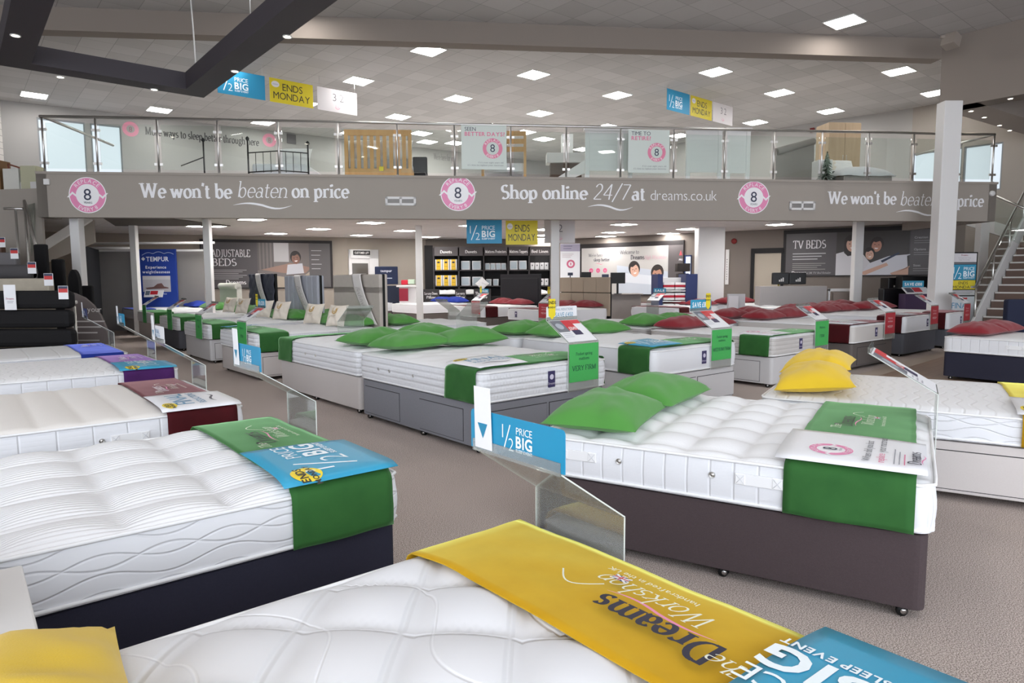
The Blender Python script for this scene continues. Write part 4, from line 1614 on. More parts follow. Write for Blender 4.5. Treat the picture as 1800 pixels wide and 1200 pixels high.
def wall(name, p, q, z0, z1, mat, t=0.15, holes=(), side=1):
    """upright wall slab from p to q; holes are (s0, s1, za, zb) along it"""
    p, q = Vector((p[0], p[1])), Vector((q[0], q[1]))
    d = (q - p)
    L = d.length
    d.normalize()
    n = Vector((-d.y, d.x)) * side
    mb = MB()
    xs = sorted({0, L} | {h[0] for h in holes} | {h[1] for h in holes})
    for i in range(len(xs) - 1):
        a, b_ = xs[i], xs[i + 1]
        zs = [(z0, z1)]
        for h in holes:
            if h[0] <= a + 1e-6 and h[1] >= b_ - 1e-6:
                zs = [(z0, h[2]), (h[3], z1)]
        for za, zb in zs:
            if zb - za < 1e-4:
                continue
            A, B = p + d * a, p + d * b_
            mb.prism([(A.x, A.y), (B.x, B.y), (B.x + n.x * t, B.y + n.y * t), (A.x + n.x * t, A.y + n.y * t)] if side > 0 else
                     [(A.x + n.x * t, A.y + n.y * t), (B.x + n.x * t, B.y + n.y * t), (B.x, B.y), (A.x, A.y)], za, zb)
    return struct(mb.build(name, [mat]))


# floor and ceilings
mb = MB()
mb.prism([(-17, -7), (19, -7), (19, 37), (-17, 37)], -0.1, 0.0)
struct(mb.build('floor', [M_CARPET]))
mb = MB()
mb.prism([(-17, -7), (19, -7), (19, 37), (-17, 37)], ZC, ZC + 0.1)
struct(mb.build('ceiling', [M_CEIL]))

# laminate walkway with a pale edging strip beside the maroon rows
e0, e1 = xy(1640, 622, 0), xy(1530, 652, 0)
ed = (e0 - e1).normalized()
en = Vector((ed.y, -ed.x))
A0, A1 = e1 - ed * 1.4, e0 + ed * 4.0
mb = MB()
q = [A0, A0 + en * 0.28, A1 + en * 0.28, A1]
mb.prism([tuple(v) for v in q], 0, 0.006)
struct(mb.build('floor_edging', [flat('edging_strip', '#a99a8c', 0.6)]))
mb = MB()
q = [A0 + en * 0.28, A0 + en * 1.9, A1 + en * 1.9, A1 + en * 0.28]
mb.prism([tuple(v) for v in q], 0, 0.005)


def laminate():
    mt, nt, b = node_mat('laminate')
    tc = N(nt, 'ShaderNodeTexCoord')
    mp = N(nt, 'ShaderNodeMapping')
    mp.inputs['Rotation'].default_value = (0, 0, -math.atan2(ed.y, ed.x))
    br = N(nt, 'ShaderNodeTexBrick', offset=0.4)
    br.inputs['Scale'].default_value = 1
    br.inputs['Brick Width'].default_value = 1.2
    br.inputs['Row Height'].default_value = 0.16
    br.inputs['Mortar Size'].default_value = 0.003
    br.inputs['Color1'].default_value = rgb('#8a705c')
    br.inputs['Color2'].default_value = rgb('#7b6350')
    br.inputs['Mortar'].default_value = rgb('#5b493c')
    nt.links.new(tc.outputs['Object'], mp.inputs[0])
    nt.links.new(mp.outputs[0], br.inputs['Vector'])
    nt.links.new(br.outputs['Color'], b.inputs['Base Color'])
    b.inputs['Roughness'].default_value = 0.45
    return mt


struct(mb.build('floor_laminate', [laminate()]))

# mezzanine: slab, fascia
PL = at(62, 301, ZF)
PR = at(1753, 320, ZF)
FL, FR = Vector((PL.x, PL.y)), Vector((PR.x, PR.y))
fd = (FR - FL).normalized()
fn_ = Vector((-fd.y, fd.x))            # away from the camera
FLEN = (FR - FL).length


def fas(s, z, out=0.0):
    p = FL + fd * s - fn_ * out
    return Vector((p.x, p.y, z))


def on_fascia(px, out=0.0):
    """distance along the fascia of the point seen in image column px"""
    d = ray(px, 340)
    d2 = Vector((d.x, d.y))
    o = FL - fn_ * out
    # solve o + fd*s = d2*t
    det = fd.x * (-d2.y) - (-d2.x) * fd.y
    return ((-o.x) * (-d2.y) - (-d2.x) * (-o.y)) / det


mb = MB()
mb.prism([tuple(FL + fn_ * .2), tuple(FR + fn_ * .2), (FR.x + 0.3, FR.y + 3.0), (12.4, 22.4), (1.8, 31.6), (-14.9, 20.7), (-14.0, 15.9), (FL.x - 0.1, FL.y + 1.2)], ZM, ZF - 0.01)
slab = struct(mb.build('ceiling_undercroft', [M_CEIL2]))
mb = MB()
a, b_ = FL, FR
mb.prism([tuple(a), tuple(b_), tuple(b_ + fn_ * .2), tuple(a + fn_ * .2)], ZFB, ZF)
mb.prism([tuple(a - fn_ * .02), tuple(b_ - fn_ * .02 + fd * .02), tuple(b_ + fn_ * .2), tuple(a + fn_ * .2)], ZF - .05, ZF)
e = FR + fn_ * 3.0
mb.prism([tuple(FR - fd * .2), tuple(FR), tuple(e), tuple(e - fd * .2)], ZFB, ZF)
e = FL + fn_ * .5
mb.prism([tuple(FL), tuple(FL + fd * .2), tuple(e + fd * .2), tuple(e)], ZFB, ZF)
fascia = struct(mb.build('wall_mezzanine', [M_STONE]), 'stone coloured mezzanine fascia with white lettering', 'fascia')

# lettering on the fascia, each line measured against the photograph's columns
ffn = plane_fn((FL.x - fn_.x * .001, FL.y - fn_.y * .001, 0), (fd.x, fd.y, 0), (0, 0, 1))


def fz(px, py):
    s = on_fascia(px)
    p = fas(s, 0)
    d = ray(px, py)
    t = math.hypot(p.x, p.y) / math.hypot(d.x, d.y)
    return s, EYE + d.z * t


pr = Print()
LW = '#ecebee'
HP = 0.0046


def fline(parts, px0, px1, ybase, em):
    """parts: (text, font, shear, size factor, gap after); fitted between two image columns"""
    s0, z0 = fz(px0, ybase[0])
    s1, z1 = fz(px1, ybase[1])
    tot = sum(Print.width(t, em * k, f) + g * em for t, f, sh, k, g in parts)
    sc = (s1 - s0) / tot
    u = s0
    for t, f, sh, k, g in parts:
        w = Print.width(t, em * k, f) * sc
        zz = z0 + (z1 - z0) * (u - s0) / (s1 - s0)
        pr.text(t, u, zz, em * k, LW, f, shear=sh, fit=w)
        yield t, u, u + w, zz
        u += w + g * em * sc


for t, u0, u1, zz in fline([("We won't be", 'serif:b', 0, 1, .26), ('beaten', 'serif:l', .22, 1.12, .26), ('on price', 'serif:b', 0, 1, 0)], 247, 614, (347, 347), .42):
    if t == 'beaten':
        pr.swoosh(u0 - .08, u1 + .08, zz - .16, .075, LW)
for t, u0, u1, zz in fline([('Shop online', 'serif:b', 0, 1, .26), ('24/7', 'serif:l', .22, 1.2, .2), ('at', 'serif:b', 0, 1, .26), ('dreams.co.uk', 'light', 0, .80, 0)], 880, 1261, (349, 353), .42):
    if t == '24/7':
        pr.swoosh(u0 - .1, u1 + .1, zz - .16, .075, LW)
for t, u0, u1, zz in fline([("We won't be", 'serif:b', 0, 1, .26), ('beaten', 'serif:l', .22, 1.12, .26), ('on price', 'serif:b', 0, 1, 0)], 1456, 1730, (358, 364), .40):
    if t == 'beaten':
        pr.swoosh(u0 - .08, u1 + .08, zz - .16, .075, LW)
pr.build('lettering', fascia, ffn, 0.003, 0.0003)
for px, py, r in ((154, 343, 33), (805, 340, 30.5), (1325, 347, 27)):
    pr = Print()
    s, z = fz(px, py)
    s2, _ = fz(px + r, py)
    pr.roundel(s, z, abs(s2 - s))
    pr.build('roundel', fascia, ffn, 0.003, 0.0004)['label'] = 'pink and white 8 years roundel'


def fbox(name, px0, py0, px1, py1, out, mat, mb=None):
    s0, z0 = fz(px0, py1)
    s1, z1 = fz(px1, py0)
    m_ = mb or MB()
    c = fas((s0 + s1) / 2, (z0 + z1) / 2, out / 2)
    m_.box(c, (s1 - s0, out, z1 - z0), 0, math.atan2(fd.y, fd.x))
    return (m_.build(name, [mat]) if mb is None else m_), (s0, s1, z0, z1)


for i, (x0, y0, x1, y1, lab) in enumerate(((677, 346, 731, 361, 'white twin grille air vent on the fascia between slogan and roundel'), (1388, 354, 1433, 369, 'white twin grille air vent on the fascia left of the right slogan'))):
    r = thing('air_vent', lab, 'vent', fas(0, 0))
    r.location = (0, 0, 0)
    g, (s0, s1, z0, z1) = fbox('backing', x0, y0, x1, y1, .012, M_BLK)
    g.parent = r
    fr = MB()
    rz = math.atan2(fd.y, fd.x)
    w = .05
    for sa, sb, za, zb in ((s0, s1, z1 - w, z1), (s0, s1, z0, z0 + w), (s0, s0 + w, z0, z1), (s1 - w, s1, z0, z1), ((s0 + s1) / 2 - w / 2, (s0 + s1) / 2 + w / 2, z0, z1)):
        fr.box(fas((sa + sb) / 2, (za + zb) / 2, .012), (sb - sa, .024, zb - za), 0, rz)
    fr.build('frame', [M_WHITE], r)
    sl = MB()
    k = 7
    for j in range(k):
        zz = z0 + w + (z1 - z0 - 2 * w) * (j + .5) / k
        sl.box(fas((s0 + s1) / 2, zz, .014), (s1 - s0 - .1, .006, .012), 0, rz)
    sl.build('slat', [flat('vent_slats', '#8f8c8a', .5)], r)
for px, py, lab in ((85, 320, 'small white sensor box at the left end of the fascia'), (1743, 340, 'round white sensor at the right end of the fascia')):
    s, z = fz(px, py)
    mb = MB()
    if px < 500:
        mb.box(fas(s, z, .03), (.11, .06, .12), 0, math.atan2(fd.y, fd.x))
    else:
        mb.lathe([(0, .0), (.07, 0), (.06, .05), (0, .06)], fas(s, z, 0), 16, 0, Matrix.Rotation(math.atan2(fd.y, fd.x), 4, 'Z') @ Matrix.Rotation(pi / 2, 4, 'X'))
    tag(mb.build('sensor', [M_WHITE], bevel=.01), lab, 'sensor')

# downstand beam over the gallery front, its end on the tall column
bl, br_ = xy(20, 9, ZC), xy(1657, 68, ZC)
bd = (br_ - bl).normalized()
bn = Vector((-bd.y, bd.x))
bl = bl - bd * 6
mb = MB()
mb.prism([tuple(bl), tuple(br_), tuple(br_ + bn * .35), tuple(bl + bn * .35)], ZC - .45, ZC)
M_BEAM = flat('beam_paint', '#857b73', .8)
struct(mb.build('ceiling_beam', [M_BEAM]))
# deep bulkhead returning towards the shop front on the right
k0 = Vector((br_.x, br_.y))
kd = (xy(1800, 165, 5.38) - k0).normalized()
kn = Vector((-kd.y, kd.x))
k1 = k0 + kd * 9
mb = MB()
mb.prism([tuple(k0), tuple(k1), tuple(k1 + kn * .55), tuple(k0 + kn * .55)], 5.38, ZC)
struct(mb.build('wall_bulkhead', [M_BEAM]))
# second bulkhead running on behind the column, downlights in its soffit
j0 = k0 + kn * .1
jd = (xy(1800, 236, 5.38) - j0).normalized()
jn = Vector((jd.y, -jd.x))
j1 = j0 + jd * 6.5
mb = MB()
mb.prism([tuple(j0), tuple(j0 + jn * .75), tuple(j1 + jn * .75), tuple(j1)], 5.38, ZC)
struct(mb.build('ceiling_bulkhead', [flat('soffit_paint', '#a59c94', .8)]))

# columns
def column(name, px, ptop, Z, w, z1, label, depth=None):
    p = atY(px, ptop, Z)
    mb = MB()
    d = depth or w
    mb.box((p.x, p.y + d / 2, z1 / 2), (w, d, z1), 0, 0)
    o = mb.build(name, [M_WHITE], bevel=.012)
    o['label'] = label
    o['category'] = 'column'
    return struct(o)


column('column', 129, 385, 14.55, .20, ZM, 'white square post under the left end of the fascia')
column('column', 231, 397, 18.6, .17, ZM, 'white square post left of the blue TEMPUR panel')
column('column', 361, 392, 17.0, .17, ZM, 'white square post right of the blue TEMPUR panel')
column('column', 735, 402, 19.4, .18, ZM, 'white square post left of the duvet shelves')
column('column', 976, 386, 16.8, .21, ZM, 'white square post beside the yellow ENDS MONDAY banner')
column('column', 1252, 398, 20.5, .80, ZM, 'broad white pier right of the welcome wall', .45)
column('column', 1513, 388, 18.2, .22, ZM, 'white square post dividing the TV BEDS board')
column('column', 1733, 390, 18.6, .24, ZM, 'white square post at the foot of the staircase')
column('column', 1677, 187, 15.15, .40, 5.38, 'tall white column in front of the fascia up to the bulkhead', .3)

# outer walls
M_BRICK = brickwall()
wall('wall_left', (-15.4, 20.9), (-14.4, 8), 0, ZC, M_BRICK, .2, side=-1)
wall('wall_left_front', (-14.4, 8), (-14.4, -6.5), 0, ZC, M_STONE, .2, side=-1)
UL0, UC, UR0 = Vector((-15.4, 20.7)), Vector((1.8, 32.0)), Vector((13.0, 22.2))
wall('wall_back_left', UL0, UC, 0, ZC, M_WALLW, .2, side=1, holes=((.9, 2.15, 4.1, 6.55), (2.3, 3.15, 4.1, 6.55)))
wall('wall_back_right', UC, UR0, 0, ZC, M_WALLW, .2, side=1)
wall('wall_right', (13.0, 22.2), (18.6, 15.6), 0, ZC, M_STONE, .2, side=1, holes=((.05, .75, 4.1, 5.5), (.8, 1.45, 4.1, 5.5), (1.5, 2.5, 4.1, 5.5)))
wall('wall_right_front', (18.6, 15.6), (18.6, -6.5), 0, ZC, M_STONE, .2, side=1)

# undercroft back walls
W = [Vector(v) for v in ((-14.6, 20.9), (-10.8, 22.9), (-6.0, 24.6), (-3.3, 25.9), (2.5, 25.9), (6.6, 22.7), (12.7, 18.9))]
wall('wall_back_tempur', W[0], W[1], 0, ZM, M_STONE3, .12)
wall('wall_back_adjustable', W[1], W[2], 0, ZM, M_STONE3, .12)
wall('wall_back_office', W[2], W[3], 0, ZM, M_STONE3, .12)
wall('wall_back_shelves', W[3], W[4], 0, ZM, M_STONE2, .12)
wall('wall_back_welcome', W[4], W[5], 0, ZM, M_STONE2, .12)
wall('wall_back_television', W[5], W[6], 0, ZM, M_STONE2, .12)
wall('wall_landing', (-14.6, 15.2), (FL.x - .25, FL.y + .45), 0, 3.48, M_STONE, .06)

# ---------------------------------------------------------------- lights
M_LED = emit('led_diffuser', '#fffdfa', 25.0)
M_LED2 = emit('led_diffuser_low', '#fffdfa', 33.0)
M_SPOT = emit('spot_lens', '#fff0d8', 30.0)
M_RIM = flat('light_rim', '#e6e4e2', .5)


def ceiling_light_mesh(s, lm=None):
    f = MB()
    h, w = s / 2, .02
    f.box((0, h - w / 2, -.008), (s, w, .016))
    f.box((0, -h + w / 2, -.008), (s, w, .016))
    f.box((h - w / 2, 0, -.008), (w, s - 2 * w, .016))
    f.box((-h + w / 2, 0, -.008), (w, s - 2 * w, .016))
    d = MB()
    d.box((0, 0, -.006), (s - 2 * w, s - 2 * w, .008))
    return f.mesh('frame', [M_RIM]), d.mesh('diffuser', [lm or M_LED])


ORD = ['first', 'second', 'third', 'fourth', 'fifth', 'sixth', 'seventh', 'eighth', 'ninth', 'tenth']


def place_lights(pts, z, s, where, group):
    fm, dm = ceiling_light_mesh(s, M_LED2 if z < 5 else M_LED)
    for k, (px, py) in enumerate(pts):
        p = at(px, py, z)
        r = thing('ceiling_light', 'square LED ceiling panel, %s from left in %s' % (ORD[k], where), 'ceiling light', (p.x, p.y, z), AN, group)
        for nm, me in (('frame', fm), ('diffuser', dm)):
            o = bpy.data.objects.new(nm, me)
            COL.objects.link(o)
            o.parent = r


gA, gB = 'panels in the high ceiling', 'panels under the mezzanine'
place_lights([(60, 167), (280, 193), (462, 215)], ZC, .66, 'the far left group above the gallery rail', gA)
place_lights([(395, 101), (536, 182), (700, 205)], ZC, .66, 'the group behind the left banner', gA)
place_lights([(630, 142), (805, 173), (949, 199), (1067, 222)], ZC, .66, 'the slanting row right of the left banner', gA)
place_lights([(753, 88), (938, 131), (1085, 167)], ZC, .66, 'the slanting row starting just under the beam', gA)
place_lights([(1258, 126), (1370, 163), (1460, 195)], ZC, .66, 'the slanting row above the right banner', gA)
place_lights([(1580, 125), (1645, 163)], ZC, .66, 'the pair left of the bulkhead', gA)
place_lights([(520, 0), (1485, 38)], ZC, .66, 'the ceiling strip in front of the beam', gA)
place_lights([(617, 233), (740, 234), (868, 221), (922, 232), (1194, 238), (1328, 215)], ZC, .66, 'the far rows seen over the gallery beds', gA)
place_lights([(751, 249), (800, 251), (956, 244), (1024, 262)], ZC, .66, 'the farthest row above the gallery back wall', gA)
place_lights([(443, 385), (652, 391), (1265, 385)], ZM, .60, 'the front row under the mezzanine', gB)
place_lights([(350, 397), (375, 397), (560, 402), (713, 405), (830, 396), (1097, 394), (1370, 394)], ZM, .60, 'the second row under the mezzanine', gB)
place_lights([(485, 410), (635, 413), (755, 416), (955, 403), (1078, 408), (1210, 402)], ZM, .60, 'the third row under the mezzanine', gB)
place_lights([(955, 413), (1065, 415), (1175, 410), (957, 419)], ZM, .60, 'the rear row under the mezzanine', gB)
# panels over the shop front, behind the camera's view
for k, (x, y) in enumerate(((-8, 3), (-3, 1), (2, -1), (7, 2), (-5, 7), (0, 5), (5, 7), (10, 8), (0, 9.5))):
    fm, dm = ceiling_light_mesh(.66) if k == 0 else (fm, dm)
    r = thing('ceiling_light', 'square LED ceiling panel over the shop front, out of view', 'ceiling light', (x, y, ZC), AN, 'panels over the shop front')
    for nm, me in (('frame', fm), ('diffuser', dm)):
        o = bpy.data.objects.new(nm, me)
        COL.objects.link(o)
        o.parent = r


def downlight_bm(mb, p, r=.05):
    mb.lathe([(r * 1.35, .0), (r * 1.35, -.012), (r, -.012), (r, -.004)], p, 16, 0)
    mb.lathe([(r, -.005), (0, -.005)], p, 16, 1)


for k, (px, py, nm) in enumerate(((1707, 195, 'nearest the tall column'), (1730, 206, 'second behind the tall column'), (1757, 220, 'third behind the tall column'), (1775, 229, 'fourth behind the tall column'), (1776, 173, 'under the bulkhead edge'))):
    mb = MB()
    p = at(px, py, 5.38)
    downlight_bm(mb, p, .045)
    tag(mb.build('downlight', [M_RIM, M_SPOT]), 'small round downlight in the right soffit, %s' % nm, 'downlight', 'soffit downlights on the right')

# suspended dark lighting raft, upper left
raft = thing('lighting_raft', 'dark grey suspended square lighting raft at upper left', 'lighting raft', (0, 0, 0))
zr = 5.0
c0 = xy(358, 172, zr)
la = (xy(0, 124, zr) - c0).normalized()       # along the far member
lb = (xy(620, 0, zr) - c0).normalized()       # along the right member
la = -nv.to_2d()
lb = dv.to_2d()
WM, HM = .42, .30
LA, LB = 3.15, 6.0


def bar(p, d, L, inner):
    mb = MB()
    a, b_ = p, p + d * L
    q = [a, b_, b_ + inner * WM, a + inner * WM]
    ar = sum(q[i].x * q[(i + 1) % 4].y - q[(i + 1) % 4].x * q[i].y for i in range(4))
    if ar < 0:
        q.reverse()
    mb.prism([tuple(v) for v in q], zr, zr + HM)
    return mb


M_RAFT = flat('raft_paint', '#433f45', .55)
bar(c0, la, LA, lb).build('far_beam', [M_RAFT], raft)
bar(c0 + lb * WM, lb, LB - WM, la).build('right_beam', [M_RAFT], raft)
bar(c0 + la * LA + lb * WM, lb, LB - WM, -la).build('left_beam', [M_RAFT], raft)
bar(c0 + lb * LB, la, LA, lb).build('near_beam', [M_RAFT], raft)
for px, py in ((106, 135), (271, 157), (413, 125), (505, 64), (27, 62)):
    mb = MB()
    downlight_bm(mb, at(px, py, zr), .05)
    mb.build('downlight', [M_RIM, M_SPOT], raft)['label'] = 'lit downlight'
cw = MB()
p1 = c0 + la * .2 + lb * .2
p1 = at(346, 142, zr + HM)
cw.tube([(p1.x, p1.y, zr + HM - .02), (p1.x, p1.y - .05, zr + HM + .9), (p1.x - .05, p1.y, ZC)], .014, 6)
cw.build('supply_cable', [M_WHITE], raft)
cw = MB()
p1 = at(442, 70, zr + HM)
cw.tube([(p1.x, p1.y, zr + HM - .02), (p1.x, p1.y, ZC)], .008, 6)
cw.build('suspension_wire', [M_STEEL], raft)

# flood lamp box at the beam end
mb = MB()
p = atY(1672, 72, 14.9)
mb.box(p, (.24, .28, .26), 0, 0, Matrix.Rotation(.5, 4, 'Z') @ Matrix.Rotation(.35, 4, 'Y'))
mb.box(p + Vector((-.12, .05, .1)), (.16, .05, .06))
tag(mb.build('wall_speaker', [flat('stone_plastic', '#8f857d', .6)], bevel=.01), 'small beige speaker box where the beam meets the bulkhead', 'speaker')

# daylight through the open glazed front behind the camera
wd = bpy.data.worlds.new('daylight')
SC.world = wd
wd.use_nodes = True
bg = wd.node_tree.nodes['Background']
bg.inputs[0].default_value = (0.86, 0.92, 1.0, 1)
bg.inputs[1].default_value = 3.6
SC.view_settings.view_transform = 'Standard'
SC.view_settings.look = 'None'
SC.view_settings.gamma = 1
SC.view_settings.use_curve_mapping = False
SC.view_settings.exposure = 0.32
# ---------------------------------------------------------------- things under the mezzanine
DY = '#e6e3e6'


class Seg:
    """a stretch of back wall; s runs left to right along it"""

    def __init__(s, p, q):
        s.p, s.q = p, q
        s.d = (q - p).normalized()
        s.n = Vector((s.d.y, -s.d.x))          # towards the shop
        s.rz = math.atan2(s.d.y, s.d.x)

    def s_at(s, px, out=0.0):
        d = ray(px, 450)
        d2 = Vector((d.x, d.y))
        o = s.p + s.n * out
        det = s.d.x * (-d2.y) + d2.x * s.d.y
        return (-o.x * -d2.y + d2.x * -o.y) / det

    def z_at(s, px, py, out=0.0):
        a = s.s_at(px, out)
        p = s.p + s.n * out + s.d * a
        d = ray(px, py)
        return EYE + d.z * math.hypot(p.x, p.y) / math.hypot(d.x, d.y)

    def pt(s, a, z, out=0.0):
        p = s.p + s.d * a + s.n * out
        return Vector((p.x, p.y, z))

    def fn(s, out):
        return plane_fn(s.pt(0, 0, out), (s.d.x, s.d.y, 0), (0, 0, 1))

    def board(s, name, mat, px0, px1, z0, z1, t, parent=None, off=0.0):
        a, b = s.s_at(px0), s.s_at(px1)
        mb = MB()
        mb.box(s.pt((a + b) / 2, (z0 + z1) / 2, off + t / 2), (b - a, t, z1 - z0), 0, s.rz)
        return mb.build(name, [mat], parent), a, b


SG = [Seg(W[i], W[i + 1]) for i in range(6)]
SKIN, SKIN2, HAIR, SHIRT = '#d0a692', '#a87862', '#2c2320', '#d9d8dc'


def face(pr, u, v, h, skin, tilt=0.0, hair=HAIR, long_hair=False):
    """printed head, h high: hair, face, eyes, nose, smile"""
    def R(a, b):
        return (u + (a * cos(tilt) - b * sin(tilt)) * h, v + (a * sin(tilt) + b * cos(tilt)) * h)
    if long_hair:
        pr.poly([R(-.42, .2), R(-.5, -.5), R(-.3, -.75), R(.35, -.7), R(.5, -.4), R(.42, .25)], hair)
    pr.poly([R(.44 * cos(k * pi / 10), .1 + .52 * sin(k * pi / 10)) for k in range(20)], hair)
    pr.poly([R(.33 * cos(k * pi / 10), -.06 + .44 * sin(k * pi / 10)) for k in range(20)], skin)
    pr.poly([R(-.36, .3), R(-.1, .2), R(.2, .34), R(.36, .2), R(.3, .5), R(-.2, .55)], hair)
    for e in (-.13, .13):
        pr.poly([R(e - .06, .03), R(e, .06), R(e + .06, .03), R(e, .0)], '#2a1f1c')
    pr.poly([R(-.03, -.1), R(.04, -.1), R(.01, .04)], '#9a6a58')
    pr.poly([R(-.13, -.2), R(.13, -.2), R(.07, -.29), R(-.07, -.29)], '#f0e6e4')


def lines(pr, u, v, w, n, dz, h, col):
    for k in range(n):
        pr.rect(u, v - k * dz, u + w * (1 - .12 * ((k * 7) % 3)), v - k * dz + h, col)


# ADJUSTABLE BEDS board
S = SG[1]
r = thing('display_board', 'dark grey ADJUSTABLE BEDS wall board with photo of a stretching woman', 'wall board', (0, 0, 0), 0, 'category boards on the back walls')
bd_, a0, a1 = S.board('board', flat('board_black', '#2a2627', .5), 352, 584, 1.22, 2.92, .06, r)
pr = Print()
b0, b1 = S.s_at(354), S.s_at(580)
z0, z1 = 1.26, 2.82
pr.rect(b0, z0, b1, z1, '#4d484a')
u0, u1 = S.s_at(452), S.s_at(543)
pr.rect(u0, z0, u1, z1, '#6c6462')
for k in range(5):
    pr.rect(u0 + k * .12, z0 + .6, u0 + k * .12 + .06, z1, '#585251')
pr.rect(u0 + .55, z0 + .9, u0 + 1.05, z1, '#aaa7a8')
pr.poly([(u0, z0), (u1, z0), (u1, z0 + .55), (u0 + 1.4, z0 + .3), (u0 + .3, z0 + .45), (u0, z0 + .4)], '#a09484')
pr.poly([(u0 + .1, z0 + .62), (u0 + 1.1, z0 + .86), (u0 + 1.8, z0 + .7), (u0 + 1.6, z0 + .5), (u0 + .9, z0 + .5)], '#8d7063')
pr.poly([(u0 + .95, z0 + .45), (u0 + 1.55, z0 + .5), (u0 + 1.5, z0 + .85), (u0 + 1.0, z0 + .8)], '#b9b9bf')
face(pr, u0 + 1.28, z0 + 1.03, .42, '#7e5a4b', .1)
pr.rect(S.s_at(543), z0, b1, z1, '#5a5657')
pr.text('ADJUSTABLE', S.s_at(372), 2.33, .34, DY, 'serif:r', fit=S.s_at(440) - S.s_at(372))
pr.text('BEDS', S.s_at(372), 2.02, .34, DY, 'serif:r')
lines(pr, S.s_at(372), 1.86, 1.1, 6, .06, .018, '#a9a5a7')
pr.text('Dreams', S.s_at(395), 1.38, .2, DY, 'serif:b')
lines(pr, S.s_at(547), 2.55, .35, 5, .16, .02, '#b8b4b6')
pr.build('board_print', bd_, S.fn(.062))

# TV BEDS board
S = SG[5]
r = thing('display_board', 'dark grey TV BEDS wall board with photo of a family reading', 'wall board', (0, 0, 0), 0, 'category boards on the back walls')
bd_, a0, a1 = S.board('board', flat('board_black', '#2a2627', .5), 1377, 1660, 1.55, 3.0, .06, r)
pr = Print()
b0, b1 = S.s_at(1382), S.s_at(1656)
z0, z1 = 1.58, 2.88
pr.rect(b0, z0, b1, z1, '#4f4a4c')
u0, u1 = S.s_at(1470), S.s_at(1598)
pr.rect(u0, z0, u1, z1, '#3c3634')
m_ = S.s_at(1497)
pr.poly([(u0, z0), (u0, z0 + .65), (u0 + .35, z0 + .75), (m_ + .25, z0 + .7), (m_ + .55, z0 + .3), (m_ + .5, z0)], '#cfccd0')
face(pr, m_, z0 + .93, .46, SKIN, .1, HAIR, True)
c_ = S.s_at(1542)
pr.poly([(c_ - .45, z0), (c_ - .2, z0 + .35), (c_ + .3, z0 + .55), (c_ + .9, z0 + .6), (u1 - .05, z0 + .55), (u1, z0)], '#d2d1d8')
face(pr, c_ - .02, z0 + .88, .40, '#b98672', -.12)
face(pr, c_ - .20, z0 + .62, .33, SKIN, .12)
pr.poly([(c_ + .1, z0 + .42), (c_ + .55, z0 + .66), (c_ + .58, z0 + .62), (c_ + .14, z0 + .36)], '#26304a')
pr.poly([(c_ - .5, z0 + .05), (c_ + .25, z0 + .36), (c_ + .3, z0 + .28), (c_ - .3, z0)], SKIN)
pr.poly([(c_ + .35, z0 + .05), (c_ + 1.0, z0 + .3), (u1, z0 + .25), (u1, z0), (c_ + .4, z0)], SKIN)
pr.rect(S.s_at(1600), z0, b1, z1, '#5a5556')
pr.text('TV BEDS', S.s_at(1394), 2.42, .34, DY, 'serif:r', fit=S.s_at(1452) - S.s_at(1394))
lines(pr, S.s_at(1394), 2.24, .95, 3, .085, .03, '#b3afb1')
lines(pr, S.s_at(1394), 1.94, .95, 4, .06, .018, '#97938f')
pr.text('Dreams', S.s_at(1393), 1.62, .13, '#f2f0f2', 'serif:b')
pr.text('The UK TV Bed Retailer', S.s_at(1414), 1.63, .08, '#c9c5c7', 'serif:l', shear=.2)
for k, zz in enumerate((2.62, 2.28, 1.82)):
    pr.text(('Creation', 'Options', 'Sizes')[k], S.s_at(1606), zz, .09, '#bdb9bb', 'sans')
    lines(pr, S.s_at(1606), zz - .07, .6, 2, .06, .015, '#918d8f')
pr.build('board_print', bd_, S.fn(.062))

# welcome wall
S = SG[4]
r = thing('display_board', 'white Welcome to Dreams wall board with two smiling faces', 'wall board', (0, 0, 0), 0, 'category boards on the back walls')
bd_, a0, a1 = S.board('board', flat('board_black', '#2a2627', .5), 1021, 1203, .9, 2.82, .06, r)
pr = Print()
b0, b1 = S.s_at(1024), S.s_at(1176)
z0, z1 = .95, 2.66
pr.rect(b0, z0, b1, z1, '#b8b5b2')
pr.rect(b1, z0, S.s_at(1202), z1, '#565051')
g0 = S.s_at(1086)
pr.poly([(g0, z0), (b1, z0), (b1, 1.75), (g0 + .6, 1.92), (g0, 2.0)], '#b9c0cb')
pr.poly([(g0, 1.4), (b1, 1.25), (b1, 1.55), (g0, 1.75)], '#cfd3da')
face(pr, S.s_at(1117), 1.83, .52, SKIN, .2)
face(pr, S.s_at(1157), 1.66, .56, '#b0826c', -.08)
pr.text('We’re here'.replace('’', "'"), S.s_at(1036), 2.33, .17, '#55525a', 'serif:r', fit=.62)
pr.text('to help', S.s_at(1059), 2.34, .15, '#c9a9b4', 'serif:l', shear=.3)
pr.text('sleep better', S.s_at(1045), 2.16, .17, '#55525a', 'serif:b', fit=.7)
pr.swoosh(S.s_at(1048), S.s_at(1062), 2.07, .03, '#d65a86')
pr.text('Welcome to', S.s_at(1091), 2.40, .20, '#55525a', 'serif:r', fit=.78)
pr.text('Dreams', S.s_at(1110), 2.20, .22, '#33303c', 'serif:b', fit=.55)
pr.text('High Wycombe', S.s_at(1134), 2.20, .18, '#c98aa0', 'serif:l', shear=.25, fit=.85)
for i in range(3):
    for j in range(2):
        pr.ring(S.s_at(1041) + .3 * i, 1.82 - .40 * j, .04, .085, '#d65a86')
        pr.rect(S.s_at(1041) + .3 * i - .02, 1.80 - .40 * j, S.s_at(1041) + .3 * i + .02, 1.90 - .4 * j, '#d65a86')
